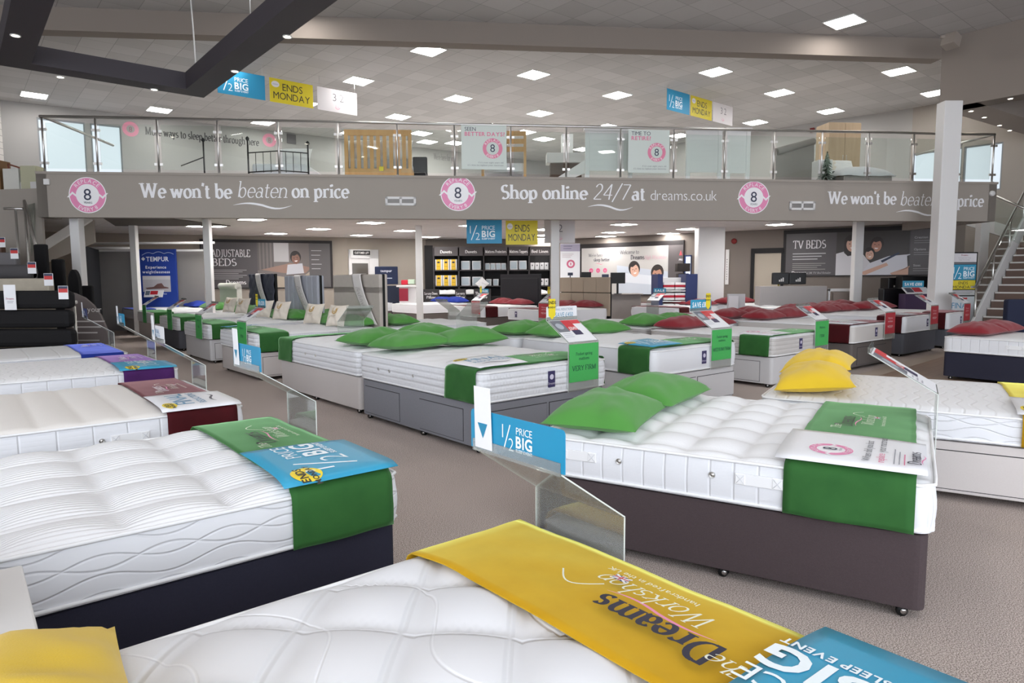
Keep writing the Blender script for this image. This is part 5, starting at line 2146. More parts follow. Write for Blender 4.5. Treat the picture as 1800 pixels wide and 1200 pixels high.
pr.poly([(S.s_at(1195), 2.3), (S.s_at(1201), 2.3), (S.s_at(1198), 2.48)], '#b24a52')
pr.text('PRI', S.s_at(1195), 2.12, .09, DY, 'bold')
pr.build('board_print', bd_, S.fn(.062))
r = thing('wall_notice', 'tall narrow white notice on the wall beside the broad pier', 'notice', (0, 0, 0))
n_, a0, a1 = SG[5].board('notice', M_WHITE, 1276, 1282, 1.3, 2.45, .04, r)
pr = Print()
lines(pr, SG[5].s_at(1278), 2.1, .03, 9, .08, .04, '#8d8a88')
pr.build('notice_print', n_, SG[5].fn(.042))
mb = MB()
mb.lathe([(0, .05), (.05, .05), (.09, .03), (.09, 0)], SG[5].pt(SG[5].s_at(1290), 2.72, .0), 16, 0, Matrix.Rotation(SG[5].rz, 4, 'Z') @ Matrix.Rotation(pi / 2, 4, 'X'))
tag(mb.build('alarm_bell', [flat('alarm_red', '#7b2222', .5)]), 'round dark red fire bell high on the wall', 'alarm')

# office door with glazed panel, lift sign
S = SG[2]
mb = MB()
for px0, px1, za, zb in ((612, 616, 0, 2.62), (648, 664, 0, 2.62), (612, 664, 2.30, 2.62)):
    a, b = S.s_at(px0), S.s_at(px1)
    mb.box(S.pt((a + b) / 2, (za + zb) / 2, .05), (b - a, .1, zb - za), 0, S.rz)
dr = struct(mb.build('door_1', [M_WHITE]))
d2, _, _ = S.board('door_leaf', M_WHITE, 616, 648, 0, 2.3, .05, dr)
S.board('glazing', flat('dark_glass', '#5c5751', .15, spec=.6), 618, 646, 1.0, 2.12, .01, d2, .05)
r = thing('lift_sign', 'black CUSTOMER LIFT sign above the white door', 'sign', (0, 0, 0))
n_, a0, a1 = S.board('sign_plate', M_BLK, 620, 649, 2.42, 2.58, .03, r, .1)
pr = Print()
pr.text('CUSTOMER LIFT', (a0 + a1) / 2, 2.46, .11, '#e9e6e4', 'bold', 'c', fit=(a1 - a0) * .88)
pr.build('sign_print', n_, S.fn(.132))
# dark framed opening on the right
S = SG[5]
mb = MB()
for px0, px1, za, zb in ((1321, 1327, 0, 2.42), (1374, 1379, 0, 2.42), (1321, 1379, 2.30, 2.46)):
    a, b = S.s_at(px0), S.s_at(px1)
    mb.box(S.pt((a + b) / 2, (za + zb) / 2, .04), (b - a, .08, zb - za), 0, S.rz)
dr = struct(mb.build('door_2', [M_BLK]))
S.board('door_leaf', flat('warm_cream_paint', '#b3a899', .6), 1327, 1374, 0, 2.3, .03, dr)
# slim lit window with dark blue frame by the welcome wall
mb = MB()
S = SG[4]
a, b = S.s_at(1206), S.s_at(1220)
wd_, a0, a1 = S.board('window_3', flat('blue_frame', '#27345c', .4), 1204, 1216, 1.5, 2.3, .05)
struct(wd_)
S.board('pane', emit('daylit_pane', '#dfe9fb', 1.2), 1207, 1215, 1.55, 2.25, .012, wd_, .05)

# bedding shelves: five bays
S = SG[3]
M_SHELF = flat('shelf_grey', '#3f3b3c', .6)
M_SHELFB = flat('shelf_back', '#1b191a', .7)
r = thing('bedding_shelves', 'dark grey five bay shelf wall of boxed duvets and linen', 'shelving', (0, 0, 0))
cuts = [762, 806, 850, 893, 930, 968]
dep = .45
for i in range(6):
    a = S.s_at(cuts[i], dep)
    mb = MB()
    mb.box(S.pt(a, 1.35, dep / 2), (.05, dep, 2.7), 0, S.rz)
    mb.build('upright', [M_SHELF], r)
a0, a1 = S.s_at(762, dep), S.s_at(968, dep)
mb = MB()
mb.box(S.pt((a0 + a1) / 2, 1.35, .02), (a1 - a0, .03, 2.7), 0, S.rz)
mb.build('back_panel', [M_SHELFB], r)
mb = MB()
al = S.s_at(747, .1)
mb.box(S.pt((al + a0) / 2 - .02, 1.4, .25), (a0 - al - .06, .1, 2.8), 0, S.rz)
mb.build('end_panel', [M_SHELFB], r)
hd = MB()
hd.box(S.pt((a0 + a1) / 2, 2.57, dep - .02), (a1 - a0, .04, .34), 0, S.rz)
hd = hd.build('header', [flat('header_grey', '#585354', .6)], r)
pr = Print()
for i, t in enumerate(('Duvets', 'Duvets', 'Mattress Protectors', 'Mattress Toppers', 'Bed Linen')):
    a, b = S.s_at(cuts[i], dep), S.s_at(cuts[i + 1], dep)
    pr.text(t, (a + b) / 2, 2.5, .15, '#eceaea', 'serif:b', 'c', fit=min((b - a) * .86, Print.width(t, .15, 'serif:b')))
pr.build('header_print', hd, S.fn(dep + .002))
SHZ = (1.87, 1.27, .62)
for z in SHZ:
    mb = MB()
    mb.box(S.pt((a0 + a1) / 2, z - .02, dep / 2 + .02), (a1 - a0 - .02, dep - .04, .04), 0, S.rz)
    mb.build('shelf', [M_SHELF], r)


def pack(bay, k, n, z, w, h, kind, where):
    a, b = S.s_at(cuts[bay], dep) + .05, S.s_at(cuts[bay + 1], dep) - .05
    u = a + (b - a) * (k + .5) / n
    o = thing('bedding_pack', '%s bedding pack, %s in %s' % ({'y': 'yellow and white', 'w': 'white clear wrapped', 'l': 'white dark badged'}[kind], ORD[k] + ' from left', where), 'bedding pack', S.pt(u, z, .22), S.rz + .12 * ((k * 3) % 3 - 1), 'boxed bedding on the shelves')
    mb = MB()
    mb.box((0, 0, h / 2), (w, .26, h))
    c = mb.build('carton', [flat('pack_white', '#d5d4d6', .4)], o, bevel=.015)
    q = MB()
    if kind == 'y':
        q.box((0, -.131, h / 2), (w * .62, .004, h))
        q.build('wrap', [ink('#dbb226')], c)
        pr = Print()
        pr.ell(0, h * .72, w * .2, h * .09, '#2c2a33', 16)
        pr.rect(-w * .2, h * .3, w * .2, h * .36, '#b58f1d')
        pr.build('pack_print', c, plane_fn((0, -.134, 0), (1, 0, 0), (0, 0, 1)))
    elif kind == 'l':
        pr = Print()
        pr.rect(-w * .1, h * .5, w * .14, h * .72, '#3c3a40')
        pr.build('pack_print', c, plane_fn((0, -.1315, 0), (1, 0, 0), (0, 0, 1)))
    else:
        q.box((0, -.131, h / 2), (w * .8, .004, h * .8))
        q.build('window', [flat('pack_blue_grey', '#aab5bd', .25)], c)


for row, z in (('upper', 1.87), ('lower', 1.27)):
    for k in range(3):
        pack(0, k, 3, z, .27, .40, 'y', 'the %s shelf of the left bay' % row)
    for k in range(2):
        pack(1, k, 2, z, .34, .34, 'w', 'the %s shelf of the second bay' % row)
        pack(3, k, 2, z, .30, .34, 'w', 'the %s shelf of the fourth bay' % row)
    for k in range(4 if row == 'upper' else 3):
        pack(2, k, 4 if row == 'upper' else 3, z, .19, .25, 'w', 'the %s shelf of the middle bay' % row)
    for k in range(4):
        pack(4, k, 4, z, .15, .26, 'l', 'the %s shelf of the right bay' % row)
# plump white pillows along the bottom shelf, one on its point
for k, px in enumerate((752, 776, 789, 826, 842, 905, 945)):
    a = S.s_at(px, .9)
    M = Matrix.Translation(S.pt(a, .98, .85)) @ Matrix.Rotation(S.rz + .1 * (k % 3), 4, 'Z')
    mb = MB()
    mb.box((0, 0, 0), (.1, .1, .1))
    add_pillow('pillow', PM[k % 3], PILLOWM['white'], 'plump white pillow, %s from left on the pillow display' % ORD[k], 'pillow', M, 'white pillows on the display')
M = Matrix.Translation(S.pt(S.s_at(847, .6), 1.35, .62)) @ Matrix.Rotation(S.rz, 4, 'Z') @ Matrix.Rotation(radians(75), 4, 'X') @ Matrix.Rotation(pi / 4, 4, 'Z')
add_pillow('pillow', CM, PILLOWM['white'], 'white square cushion standing on its point before the shelves', 'cushion', M)
mb = MB()
a0, a1 = S.s_at(742, 1.1), S.s_at(950, 1.1)
mb.box(S.pt((a0 + a1) / 2, .44, .85), (a1 - a0, .7, .88), 0, S.rz)
tag(mb.build('pillow_counter', [M_SHELFB], bevel=.02), 'long black counter carrying white pillows below the shelves', 'counter')
for k, (x0, x1, t1, t2) in enumerate(((742, 771, 'Luxury Down', 'Pillow'), (799, 818, 'Luxury', 'Pillow'), (832, 862, 'The Pillow', 'Centre'))):
    a, b = S.s_at(x0, 1.35), S.s_at(x1, 1.35)
    o = thing('pillow_stand', 'dark grey %s sign block before the shelves' % (t1 + ' ' + t2), 'sign', (0, 0, 0), 0, 'sign blocks of the pillow display')
    mb = MB()
    mb.box(S.pt((a + b) / 2, .58, 1.3), (b - a, .1, 1.16), 0, S.rz)
    bx = mb.build('block', [M_SHELF], o)
    pr = Print()
    pr.text(t1, (a + b) / 2, .96, .13, '#e9e6e6', 'serif:b', 'c', fit=(b - a) * .8)
    pr.text(t2, (a + b) / 2, .82, .13, '#e9e6e6', 'serif:b', 'c')
    pr.build('block_print', bx, S.fn(1.352))

# navy display behind the beige headboard
p = atY(682, 478, 23.6)
o = thing('travel_case', 'navy display header with red and white goods beside the white door', 'display', (p.x, p.y, 0))
mb = MB()
mb.box((0, 0, .65), (.85, .5, 1.3))
mb.build('case', [flat('navy_case', '#1d2438', .5)], o, bevel=.02)
mb = MB()
mb.box((-.02, -.2, 1.66), (.8, .05, .62))
hdr = mb.build('header', [flat('navy_header', '#1f2a4a', .45)], o, bevel=.03)
pr = Print()
pr.text('tempur', 0, 1.78, .12, '#dfe3ee', 'bold', 'c')
pr.rect(-.2, 1.55, .2, 1.58, '#c9cfdf')
pr.build('header_print', hdr, plane_fn((-.02, -.226, 0), (1, 0, 0), (0, 0, 1)))
p = atY(717, 478, 22.3)
for k, (dx, z, c, nm) in enumerate(((-.1, 1.42, '#c22f3f', 'red folded throw on the white display ledge'), (.12, 1.44, '#b7c9b4', 'pale green folded throw on the white display ledge'))):
    mb = MB()
    mb.box((p.x + dx, p.y, z), (.22, .3, .16))
    tag(mb.build('throw', [flat('throw_%d' % k, c, .9)], bevel=.03), nm, 'throw')
mb = MB()
mb.box((p.x + .02, p.y, 1.3), (.75, .5, .06))
mb.box((p.x - .02, p.y + .1, .65), (.55, .3, 1.3))
tag(mb.build('display_ledge', [M_WHITE], bevel=.01), 'white ledge holding folded throws left of the shelf wall', 'ledge')
mb = MB()
mb.box((p.x - .1, p.y - .32, 1.02), (.3, .04, .42), 0, -.2)
tag(mb.build('booklet', [ink('#8d2034')], bevel=.005), 'maroon booklet standing under the white display ledge', 'booklet')

# TEMPUR zone
TZ = 20.3
def zp(py, Z):
    return EYE + (492 - py) * Z / 1175


def slabpx(name, mat, px0, px1, z0, z1, Z, t=.06, parent=None, bevel=.0):
    a, b = atY(px0, 450, Z), atY(px1, 450, Z)
    mb = MB()
    mb.box(((a.x + b.x) / 2, Z + t / 2, (z0 + z1) / 2), (b.x - a.x, t, z1 - z0))
    return mb.build(name, [mat], parent, bevel=bevel)


o = thing('brand_panel', 'tall blue TEMPUR panel with reclining figure photo', 'display panel', (0, 0, 0))
bp = slabpx('panel', flat('tempur_blue', '#2b459c', .5), 238, 308, 0, 2.46, TZ, .08, o)
pr = Print()
a, b = atY(238, 450, TZ).x, atY(308, 450, TZ).x
c_, w_ = (a + b) / 2, b - a
pts = [(a + .2 + .95 * t, 2.28 + .05 * abs(sin(t * 9)) + .05 * sin(t * 3)) for t in [k / 24 for k in range(25)]]
pr.stroke(pts, .015, '#cfd8ee')
pr.text('TEMPUR', c_ + .06, 2.10, .19, '#f0f2fa', 'bold', 'c', fit=w_ * .58)
pr.poly([(a + .17, 2.17), (a + .23, 2.23), (a + .29, 2.17), (a + .23, 2.11)], '#f0f2fa')
pr.text('Experience', c_, 1.88, .12, '#f0f2fa', 'bold', 'c')
pr.text('weightlessness', c_, 1.74, .12, '#f0f2fa', 'bold', 'c')
pr.rect(a + .18, 1.18, b - .18, 1.66, '#c7c3c8')
pr.rect(a + .18, 1.55, b - .18, 1.66, '#dcd9dc')
pr.poly([(a + .25, 1.30), (a + .5, 1.33), (a + .62, 1.42), (a + .75, 1.44), (a + .82, 1.34), (b - .25, 1.31), (b - .25, 1.28), (a + .3, 1.26)], '#7b5a56')
pr.text('Find your weightless', c_, 1.1, .06, '#d4dcf0', 'bold', 'c')
pr.build('panel_print', bp, plane_fn((0, TZ - .001, 0), (1, 0, 0), (0, 0, 1)))
o2 = thing('leaflet_tray', 'white leaflet tray with red leaflets on the blue TEMPUR panel', 'leaflet tray', (atY(274, 512, TZ).x, TZ - .06, 1.02))
mb = MB()
mb.slab([(-.28, -.1, 0), (.28, -.1, 0), (.28, 0, .2), (-.28, 0, .2)], (0, -1, .5), .02)
t_ = mb.build('tray', [M_CARD], o2)
pr = Print()
pr.rect(-.1, .08, .12, .2, '#c6313b')
pr.rect(-.25, .06, -.12, .2, '#6a7384')
pr.build('tray_print', t_, plane_fn((0, -.123, .01), (1, 0, 0), (0, .1, .2)))
M_PART = flat('felt_grey', '#8a8583', .9, noise_amt=.05, noise_scale=3)
for px0, px1, Z, nm in ((172, 229, TZ + .15, 'grey felt partition left of the blue TEMPUR panel'), (309, 357, TZ + .2, 'grey felt partition right of the blue TEMPUR panel')):
    o = thing('partition', nm, 'partition', (0, 0, 0), 0, 'felt partitions of the TEMPUR zone')
    slabpx('panel', M_PART, px0, px1, 0, 2.40, Z, .05, o)
    slabpx('top_rail', M_WHITE, px0, px1, 2.40, 2.46, Z, .07, o)
p0, p1 = atY(171, 450, TZ + .1), atY(142, 450, TZ - 2.6)
mb = MB()
d_ = Vector((p1.x - p0.x, p1.y - p0.y, 0))
q_ = Vector((-d_.y, d_.x, 0)).normalized() * .05
mb.slab([p0.to_2d().to_3d(), p1.to_2d().to_3d(), p1.to_2d().to_3d() + Vector((0, 0, 2.45)), p0.to_2d().to_3d() + Vector((0, 0, 2.45))], q_, .05)
tag(mb.build('partition_side', [flat('dark_felt', '#37383b', .9)]), 'dark end partition at the left of the TEMPUR zone', 'partition')
mb = MB()
for z, px0, px1 in ((2.62, 140, 378), (2.48, 140, 228)):
    a, b = atY(px0, 450, TZ - .4), atY(px1, 450, TZ - .4)
    mb.tube([(a.x, a.y, z), (b.x, b.y, z)], .035, 8)
tag(mb.build('light_rail', [M_WHITE]), 'white horizontal tube rails over the grey partitions', 'rail')
mb = MB()
a, b = atY(170, 392, 16), atY(268, 392, 16)
mb.prism([(a.x, 16.2), (b.x, 16.4), (b.x + .6, 19.0), (a.x - 1.2, 18.8)], ZM - .02, ZM - .004)
struct(mb.build('ceiling_hatch', [flat('hatch_dark', '#5b554f', .8)]))

# display headboards stacked in ranks at the far left
o_ = None
HBK = flat('black_velour', '#151416', .8, bump=.3)
def price_card(p, lab):
    o = thing('price_card', lab, 'price card', p, 0, 'price cards on the display headboards')
    mb = MB()
    mb.box((0, 0, 0), (.14, .006, .19))
    c = mb.build('card', [M_CARD], o)
    pr = Print()
    pr.rect(-.065, .0, .065, .055, '#c43a3a')
    pr.rect(-.065, .055, .065, .09, '#3a3f58')
    pr.build('card_print', c, plane_fn((0, -.0035, 0), (1, 0, 0), (0, 0, 1)))


mb = MB()
Zb = 9.6
xr = atY(120, 500, Zb).x
for k in range(5):
    z0_, z1_ = .276 * k, .276 * (k + 1)
    q = []
    mb.box((xr - 1.1 - .02 * (k % 2), Zb + .09, (z0_ + z1_) / 2), (2.2, .18, .262))
tag(mb.build('display_headboard', [HBK], bevel=.07), 'black padded display headboard in five swelling bands, front of the rank', 'headboard', 'display headboards at the left')
def dispboard(mat, px1, ytop, Z, lab, w=2.2, roll=False, t=.14, px0=None):
    z = zp(ytop, Z)
    x1 = atY(px1, 480, Z).x
    x0 = x1 - w if px0 is None else atY(px0, 480, Z).x
    mb = MB()
    mb.box(((x0 + x1) / 2, Z, z / 2), (x1 - x0, t, z))
    if roll:
        mb.tube([(x0, Z - .04, z - .09), (x1, Z - .04, z - .09)], .13, 14)
    return tag(mb.build('display_headboard', [mat], bevel=.03), lab, 'headboard', 'display headboards at the left'), x1, z


for mat, px1, yt, Z, lab, roll, card in (
        (flat('cream_pattern', '#a89f90', .8, noise_amt=.15, noise_scale=8), 90, 486, 10.4, 'cream patterned display headboard behind the black banded one', False, 84),
        (flat('slate_velour', '#4b494b', .8), 62, 466, 11.3, 'dark grey rolled display headboard behind the cream one', True, 56),
        (flat('mid_grey_velour', '#6b686a', .8), 34, 441, 12.2, 'mid grey buttoned display headboard at the back of the rank', False, 27),
        (flat('walnut', '#4a3226', .5), 10, 422, 13.2, 'brown wooden display headboard cut by the left edge', False, 6)):
    _, x1, z = dispboard(mat, px1, yt, Z, lab, 2.2, roll)
    zf_ = Z - (.18 if roll else .078)
    p = atY(card, 470, zf_)
    price_card((p.x, zf_, z - .02), 'small red and white price card on the %s' % lab.split(' display')[0] + ' headboard')
price_card((atY(111, 510, Zb - .01).x, Zb - .01, zp(511, Zb)), 'small red and white price card on the black banded headboard')
o = thing('hanging_tag', 'long white hanging tag on the black banded headboard', 'tag', (atY(17, 515, Zb - .03).x, Zb - .03, 1.28), 0)
mb = MB()
mb.box((0, 0, 0), (.17, .005, .36))
c = mb.build('tag_card', [M_CARD], o)
pr = Print()
pr.text('Dreams', 0, -.03, .035, '#a9546c', 'serif:b', 'c')
lines(pr, -.04, -.06, .09, 2, .02, .006, '#9a98a0')
pr.build('tag_print', c, plane_fn((0, -.003, 0), (1, 0, 0), (0, 0, 1)))
for px0, px1, yt, Z, lab in ((64, 86, 427, 13.6, 'tall black display headboard beside the left stair'), (93, 114, 453, 13.9, 'square topped black display headboard near the left post'), (143, 162, 499, 14.4, 'low black display headboard right of the left post')):
    dispboard(HBK, px1, yt, Z, lab, px0=px0, t=.1)
x0, x1 = atY(118, 480, 13.2).x, atY(137, 480, 13.2).x
zt_ = zp(471, 13.2)
mb = MB()
pts = [(x0, 13.2, 0), (x1, 13.2, 0)] + [((x0 + x1) / 2 + (x1 - x0) / 2 * cos(radians(t)), 13.2, zt_ - .3 + .3 * sin(radians(t))) for t in range(0, 181, 15)]
mb.slab(pts, (0, 1, 0), .1)
tag(mb.build('display_headboard', [HBK]), 'round topped black display headboard in front of the left post', 'headboard', 'display headboards at the left')

# curved grey information panel and chrome rail
Zp = 10.6
pxs = [(112, 512), (130, 515), (148, 523), (163, 536), (176, 554), (186, 577), (193, 605)]
pts = [atY(x, y, Zp) for x, y in pxs]
pts += [Vector((pts[-1].x + .02, Zp, 0)), Vector((pts[0].x, Zp, 0))]
o = thing('information_panel', 'grey curved information panel beside the black headboards', 'panel', (0, 0, 0))
mb = MB()
mb.slab(list(reversed(pts)), (0, 1, 0), .05)
bp = mb.build('panel', [flat('info_grey', '#6c6361', .6)], o)
pr = Print()
x0 = pts[0].x
pr.text('your', x0 + .35, 1.02, .12, '#d8d3d0', 'sans')
lines(pr, x0 + .1, .86, .52, 3, .09, .022, '#c4bebb')
lines(pr, x0 + .12, .56, .4, 2, .1, .018, '#b4aeab')
pr.build('panel_print', bp, plane_fn((0, Zp - .001, 0), (1, 0, 0), (0, 0, 1)))
mb = MB()
p = atY(131, 531, 9.9)
mb.tube([(p.x - .3, 9.9, p.z), (p.x + .03, 9.9, p.z)], .028, 10)
mb.tube([(p.x - .01, 9.9, 0), (p.x - .01, 9.9, p.z - .06)], .022, 10)
tag(mb.build('chrome_rail', [M_STEEL]), 'short chrome rail and post beside the curved panel', 'rail')

# till counter, monitors, navy ends with striped bedding
p = atY(1085, 490, 20.6)
mb = MB()
mb.box((2.9, 21.3, .5), (2.3, .6, 1.0))
mb.box((2.9, 21.25, 1.02), (2.4, .75, .04))
tag(mb.build('till_counter', [flat('counter_grey', '#8a8380', .5)], bevel=.01), 'grey till counter in front of the welcome wall', 'counter')
for px0, px1, yt, yb, lab in ((1022, 1039, 478, 489, 'small black monitor at the left end of the till counter'), (1073, 1099, 479, 498, 'large black monitor in the middle of the till counter')):
    a, b = atY(px0, yt, 20.9), atY(px1, yb, 20.9)
    o = thing('monitor', lab, 'monitor', ((a.x + b.x) / 2, 20.9, 1.04), .1, 'monitors on the till counter')
    mb = MB()
    mb.box((0, 0, (a.z + b.z) / 2 - 1.04), (b.x - a.x, .05, a.z - b.z))
    mb.build('screen', [M_BLACK], o, bevel=.005)
    mb = MB()
    mb.box((0, .03, max(.06, (b.z - 1.04) / 2)), (.06, .04, max(.12, b.z - 1.04 + .05)))
    mb.box((0, 0, .006), (.22, .16, .012))
    mb.build('stand', [M_BLACK], o)
for px0, px1, yt, lab, t in ((1058, 1070, 482, 'small dark sign plate above the tan headboard', 'CHECKOUT'), (998, 1007, 479, 'small dark sign plate left of the tan headboard', 'DESK')):
    a, b = atY(px0, yt, 19.9), atY(px1, yt + 5, 19.9)
    o = thing('counter_sign', lab, 'sign', (0, 0, 0), 0)
    mb = MB()
    mb.box(((a.x + b.x) / 2, 19.9, (a.z + b.z) / 2), (b.x - a.x, .02, a.z - b.z))
    mb.box(((a.x + b.x) / 2, 19.93, b.z / 2), (.03, .02, b.z))
    c = mb.build('plate', [flat('slate_plate', '#30364a', .5)], o)
mb = MB()
a, b = atY(1176, 465, 21.4), atY(1196, 486, 21.4)
mb.box(((a.x + b.x) / 2 + .25, 21.4, (a.z + b.z) / 2 + .1), (.40, .35, .26))
mb.box(((a.x + b.x) / 2 + .25, 21.4, (b.z) / 2 + .1), (.34, .3, b.z))
tag(mb.build('printer', [flat('dark_brown', '#2a2320', .6)], bevel=.015), 'dark brown printer box on a post beside the broad pier', 'printer')
px = [(1157, 1166), (1207, 1227)]
Zs = 19.3
o = thing('bedding_gondola', 'navy ended display holding striped red and white bedding', 'display', (0, 0, 0))
for x0, x1 in px:
    slabpx('end_panel', flat('gondola_navy', '#26315e', .5), x0, x1, 0, zp(484, Zs), Zs, .9, o)
slabpx('back_panel', M_WHITE, 1164, 1209, 0, zp(490, Zs), Zs + .6, .04, o)
for k, z in enumerate((.55, .86, 1.16)):
    slabpx('shelf', M_WHITE, 1165, 1208, z - .03, z, Zs + .05, .55, o)
for k in range(6):
    i, j = k % 2, k // 2
    x = atY(1177 + 21 * i, 500, Zs).x
    z = (.55, .86, 1.16)[j]
    q = thing('bedding_bundle', 'striped red white bedding bundle, %s on the %s shelf of the navy display' % (('left', 'right')[i], ('bottom', 'middle', 'top')[j]), 'bedding bundle', (x, Zs + .28, z), 0, 'striped bundles in the navy display')
    for n, (c, zz) in enumerate((('#dcdada', .06), ('#b32638', .13), ('#e2dfdf', .19))):
        mb = MB()
        mb.box((0, 0, zz), (.33, .42, .075))
        mb.build('fold', [flat('fold_%d' % n, c, .8)], q, bevel=.025)

# right side: black TV bed ends, cabinets and white chair
def blackbox(px0, px1, yt, yb, Z, t, lab, name='tv_bed', cat='tv bed', logo=True, zbase=0.0):
    a, b = atY(px0, yt, Z), atY(px1, yb, Z)
    o = thing(name, lab, cat, ((a.x + b.x) / 2, Z, 0), 0)
    mb = MB()
    mb.box((0, t / 2, (a.z + zbase) / 2), (b.x - a.x, t, a.z - zbase))
    c = mb.build('footboard', [flat('black_gloss', '#141214', .3)], o, bevel=.02)
    if logo:
        pr = Print()
        for k in range(3):
            pr.rect(-.06 + .05 * k, a.z - .25, -.025 + .05 * k, a.z - .20 + .03 * k, '#c9c7c5')
        pr.build('badge', c, plane_fn((0, -.001, 0), (1, 0, 0), (0, 0, 1)))
    return o


for x0_, x1_, nm in ((1359, 1387, 'left of two black television panels below the TV BEDS board'), (1388, 1417, 'right of two black television panels below the TV BEDS board')):
    slab_ = blackbox(x0_, x1_, 479, 503, 18.8, .12, nm, 'television', 'television', True, zp(503, 18.8))
a, b = atY(1335, 503, 18.8), atY(1452, 520, 18.8)
mb = MB()
mb.box(((a.x + b.x) / 2, 18.95, a.z / 2), (b.x - a.x, .4, a.z))
tag(mb.build('low_cabinet', [flat('pale_lacquer', '#a7a2a0', .5)], bevel=.01), 'pale grey low cabinet carrying the two black television panels', 'cabinet')
blackbox(1562, 1588, 488, 507, 17.7, .4, 'short black television bed end under the TV BEDS board')
blackbox(1586, 1648, 485, 520, 17.3, .3, 'long black television bed end next to the tall white column', logo=False)
blackbox(1553, 1640, 507, 530, 17.0, .25, 'low black bed base in front of the black bed ends', 'low_bed', 'bed', False)
a, b = atY(1590, 518, 16.5), atY(1632, 540, 16.5)
o = thing('leaflet_stand', 'purple leaflet stand with SAVE £100 header beside the column', 'stand', ((a.x + b.x) / 2, 16.5, 0))
mb = MB()
mb.box((0, .1, .55), (b.x - a.x, .3, 1.1))
mb.build('stand_body', [flat('aubergine', '#43304f', .5)], o, bevel=.01)
mb = MB()
mb.slab([(-.3, -.08, 1.1), (.3, -.08, 1.1), (.3, .15, 1.24), (-.3, .15, 1.24)], (0, -.4, 1), .02)
t_ = mb.build('leaflet_shelf', [M_CARD], o)
pr = Print()
pr.rect(-.27, .03, -.1, .24, '#5a5560')
pr.rect(-.08, .05, .12, .25, '#cc3a40')
pr.build('leaflet_print', t_, plane_fn((0, -.09, 1.122), (1, 0, 0), (0, .23, .14)))
mb = MB()
mb.box((0, .17, 1.34), (.52, .015, .16))
h_ = mb.build('header_card', [ink('#3a9dc2')], o)
pr = Print()
pr.text('SAVE £100', 0, 1.30, .1, '#ffffff', 'bold', 'c', fit=.44)
pr.build('header_print', h_, plane_fn((0, .1615, 0), (1, 0, 0), (0, 0, 1)))
o = thing('white_chair', 'white framed chair back with taupe cushion under the TV BEDS board', 'chair', (atY(1477, 515, 18.9).x, 18.9, 0))
mb = MB()
for x in (-.32, .32):
    mb.box((x, 0, .6), (.06, .06, 1.2))
mb.box((0, 0, 1.16), (.7, .06, .08))
mb.build('frame', [M_WHITE], o, bevel=.01)
mb = MB()
mb.box((0, -.03, .92), (.46, .1, .36))
mb.build('backrest', [flat('taupe_pad', '#8c8079', .8)], o, bevel=.03)
mb = MB()
mb.box((0, -.3, .45), (.66, .6, .08))
mb.build('seat', [M_WHITE], o, bevel=.01)
o = thing('flat_pack', 'pale flat packed panels leaning by the framed opening', 'panels', (0, 0, 0))
slabpx('panel', flat('pack_grey', '#a9a7ab', .5), 1281, 1312, 0, 1.06, 19.0, .05, o)
c = slabpx('panel', flat('pack_grey2', '#bfbcc0', .5), 1283, 1300, 0, 1.0, 18.9, .05, o)

# slim poster stand in front of the stairs
Zs = 16.3
a, b = atY(1673, 443, Zs), atY(1714, 545, Zs)
o = thing('poster_stand', 'slim black poster stand reading half PRICE BIG and ENDS MONDAY', 'poster stand', ((a.x + b.x) / 2, Zs, 0), 0)
w_, h_ = b.x - a.x, a.z
mb = MB()
mb.box((0, .03, h_ / 2 + .01), (w_, .04, h_ - .02))
mb.box((0, .05, .015), (w_ + .1, .4, .03))
c = mb.build('frame', [M_BLK], o, bevel=.005)
pr = Print()
iw = w_ - .06
pr.rect(-iw / 2, h_ - .24, iw / 2, h_ - .03, '#d9d6da')
pr.text('Dreams', 0, h_ - .09, .05, '#8d3a55', 'serif:b', 'c')
pr.text('the largest bed range', 0, h_ - .15, .035, '#a09ca6', 'sans', 'c')
pr.text('High Wycombe', 0, h_ - .2, .04, '#a09ca6', 'sans', 'c')
pr.rect(-iw / 2, h_ - .29, iw / 2, h_ - .25, '#6b6a70')
pr.rect(-iw / 2, h_ - .67, iw / 2, h_ - .30, '#2f93b9')
pr.half_price(-iw * .44, h_ - .65, .32)
pr.rect(-iw / 2, h_ - .9, iw / 2, h_ - .68, '#e3cf33')
pr.text('ENDS', 0, h_ - .78, .1, '#2f2d2a', 'sans', 'c')
pr.text('MONDAY', 0, h_ - .88, .1, '#2f2d2a', 'sans', 'c', fit=iw * .85)
pr.rect(-iw / 2, h_ - 1.04, iw / 2, h_ - .92, '#c9c6ca')
lines(pr, -iw * .4, h_ - .97, iw * .8, 2, .04, .012, '#8f8c94')
pr.rect(-iw / 2, .12, iw / 2, h_ - 1.07, '#d5d8de')
pr.text('FINAL', -iw * .44, h_ - 1.36, .2, '#4a90b8', 'sans', fit=iw * .8)
pr.rect(-iw * .2, h_ - 1.14, iw * .2, h_ - 1.1, '#c23b3b')
pr.build('poster_print', c, plane_fn((0, .009, 0), (1, 0, 0), (0, 0, 1)))

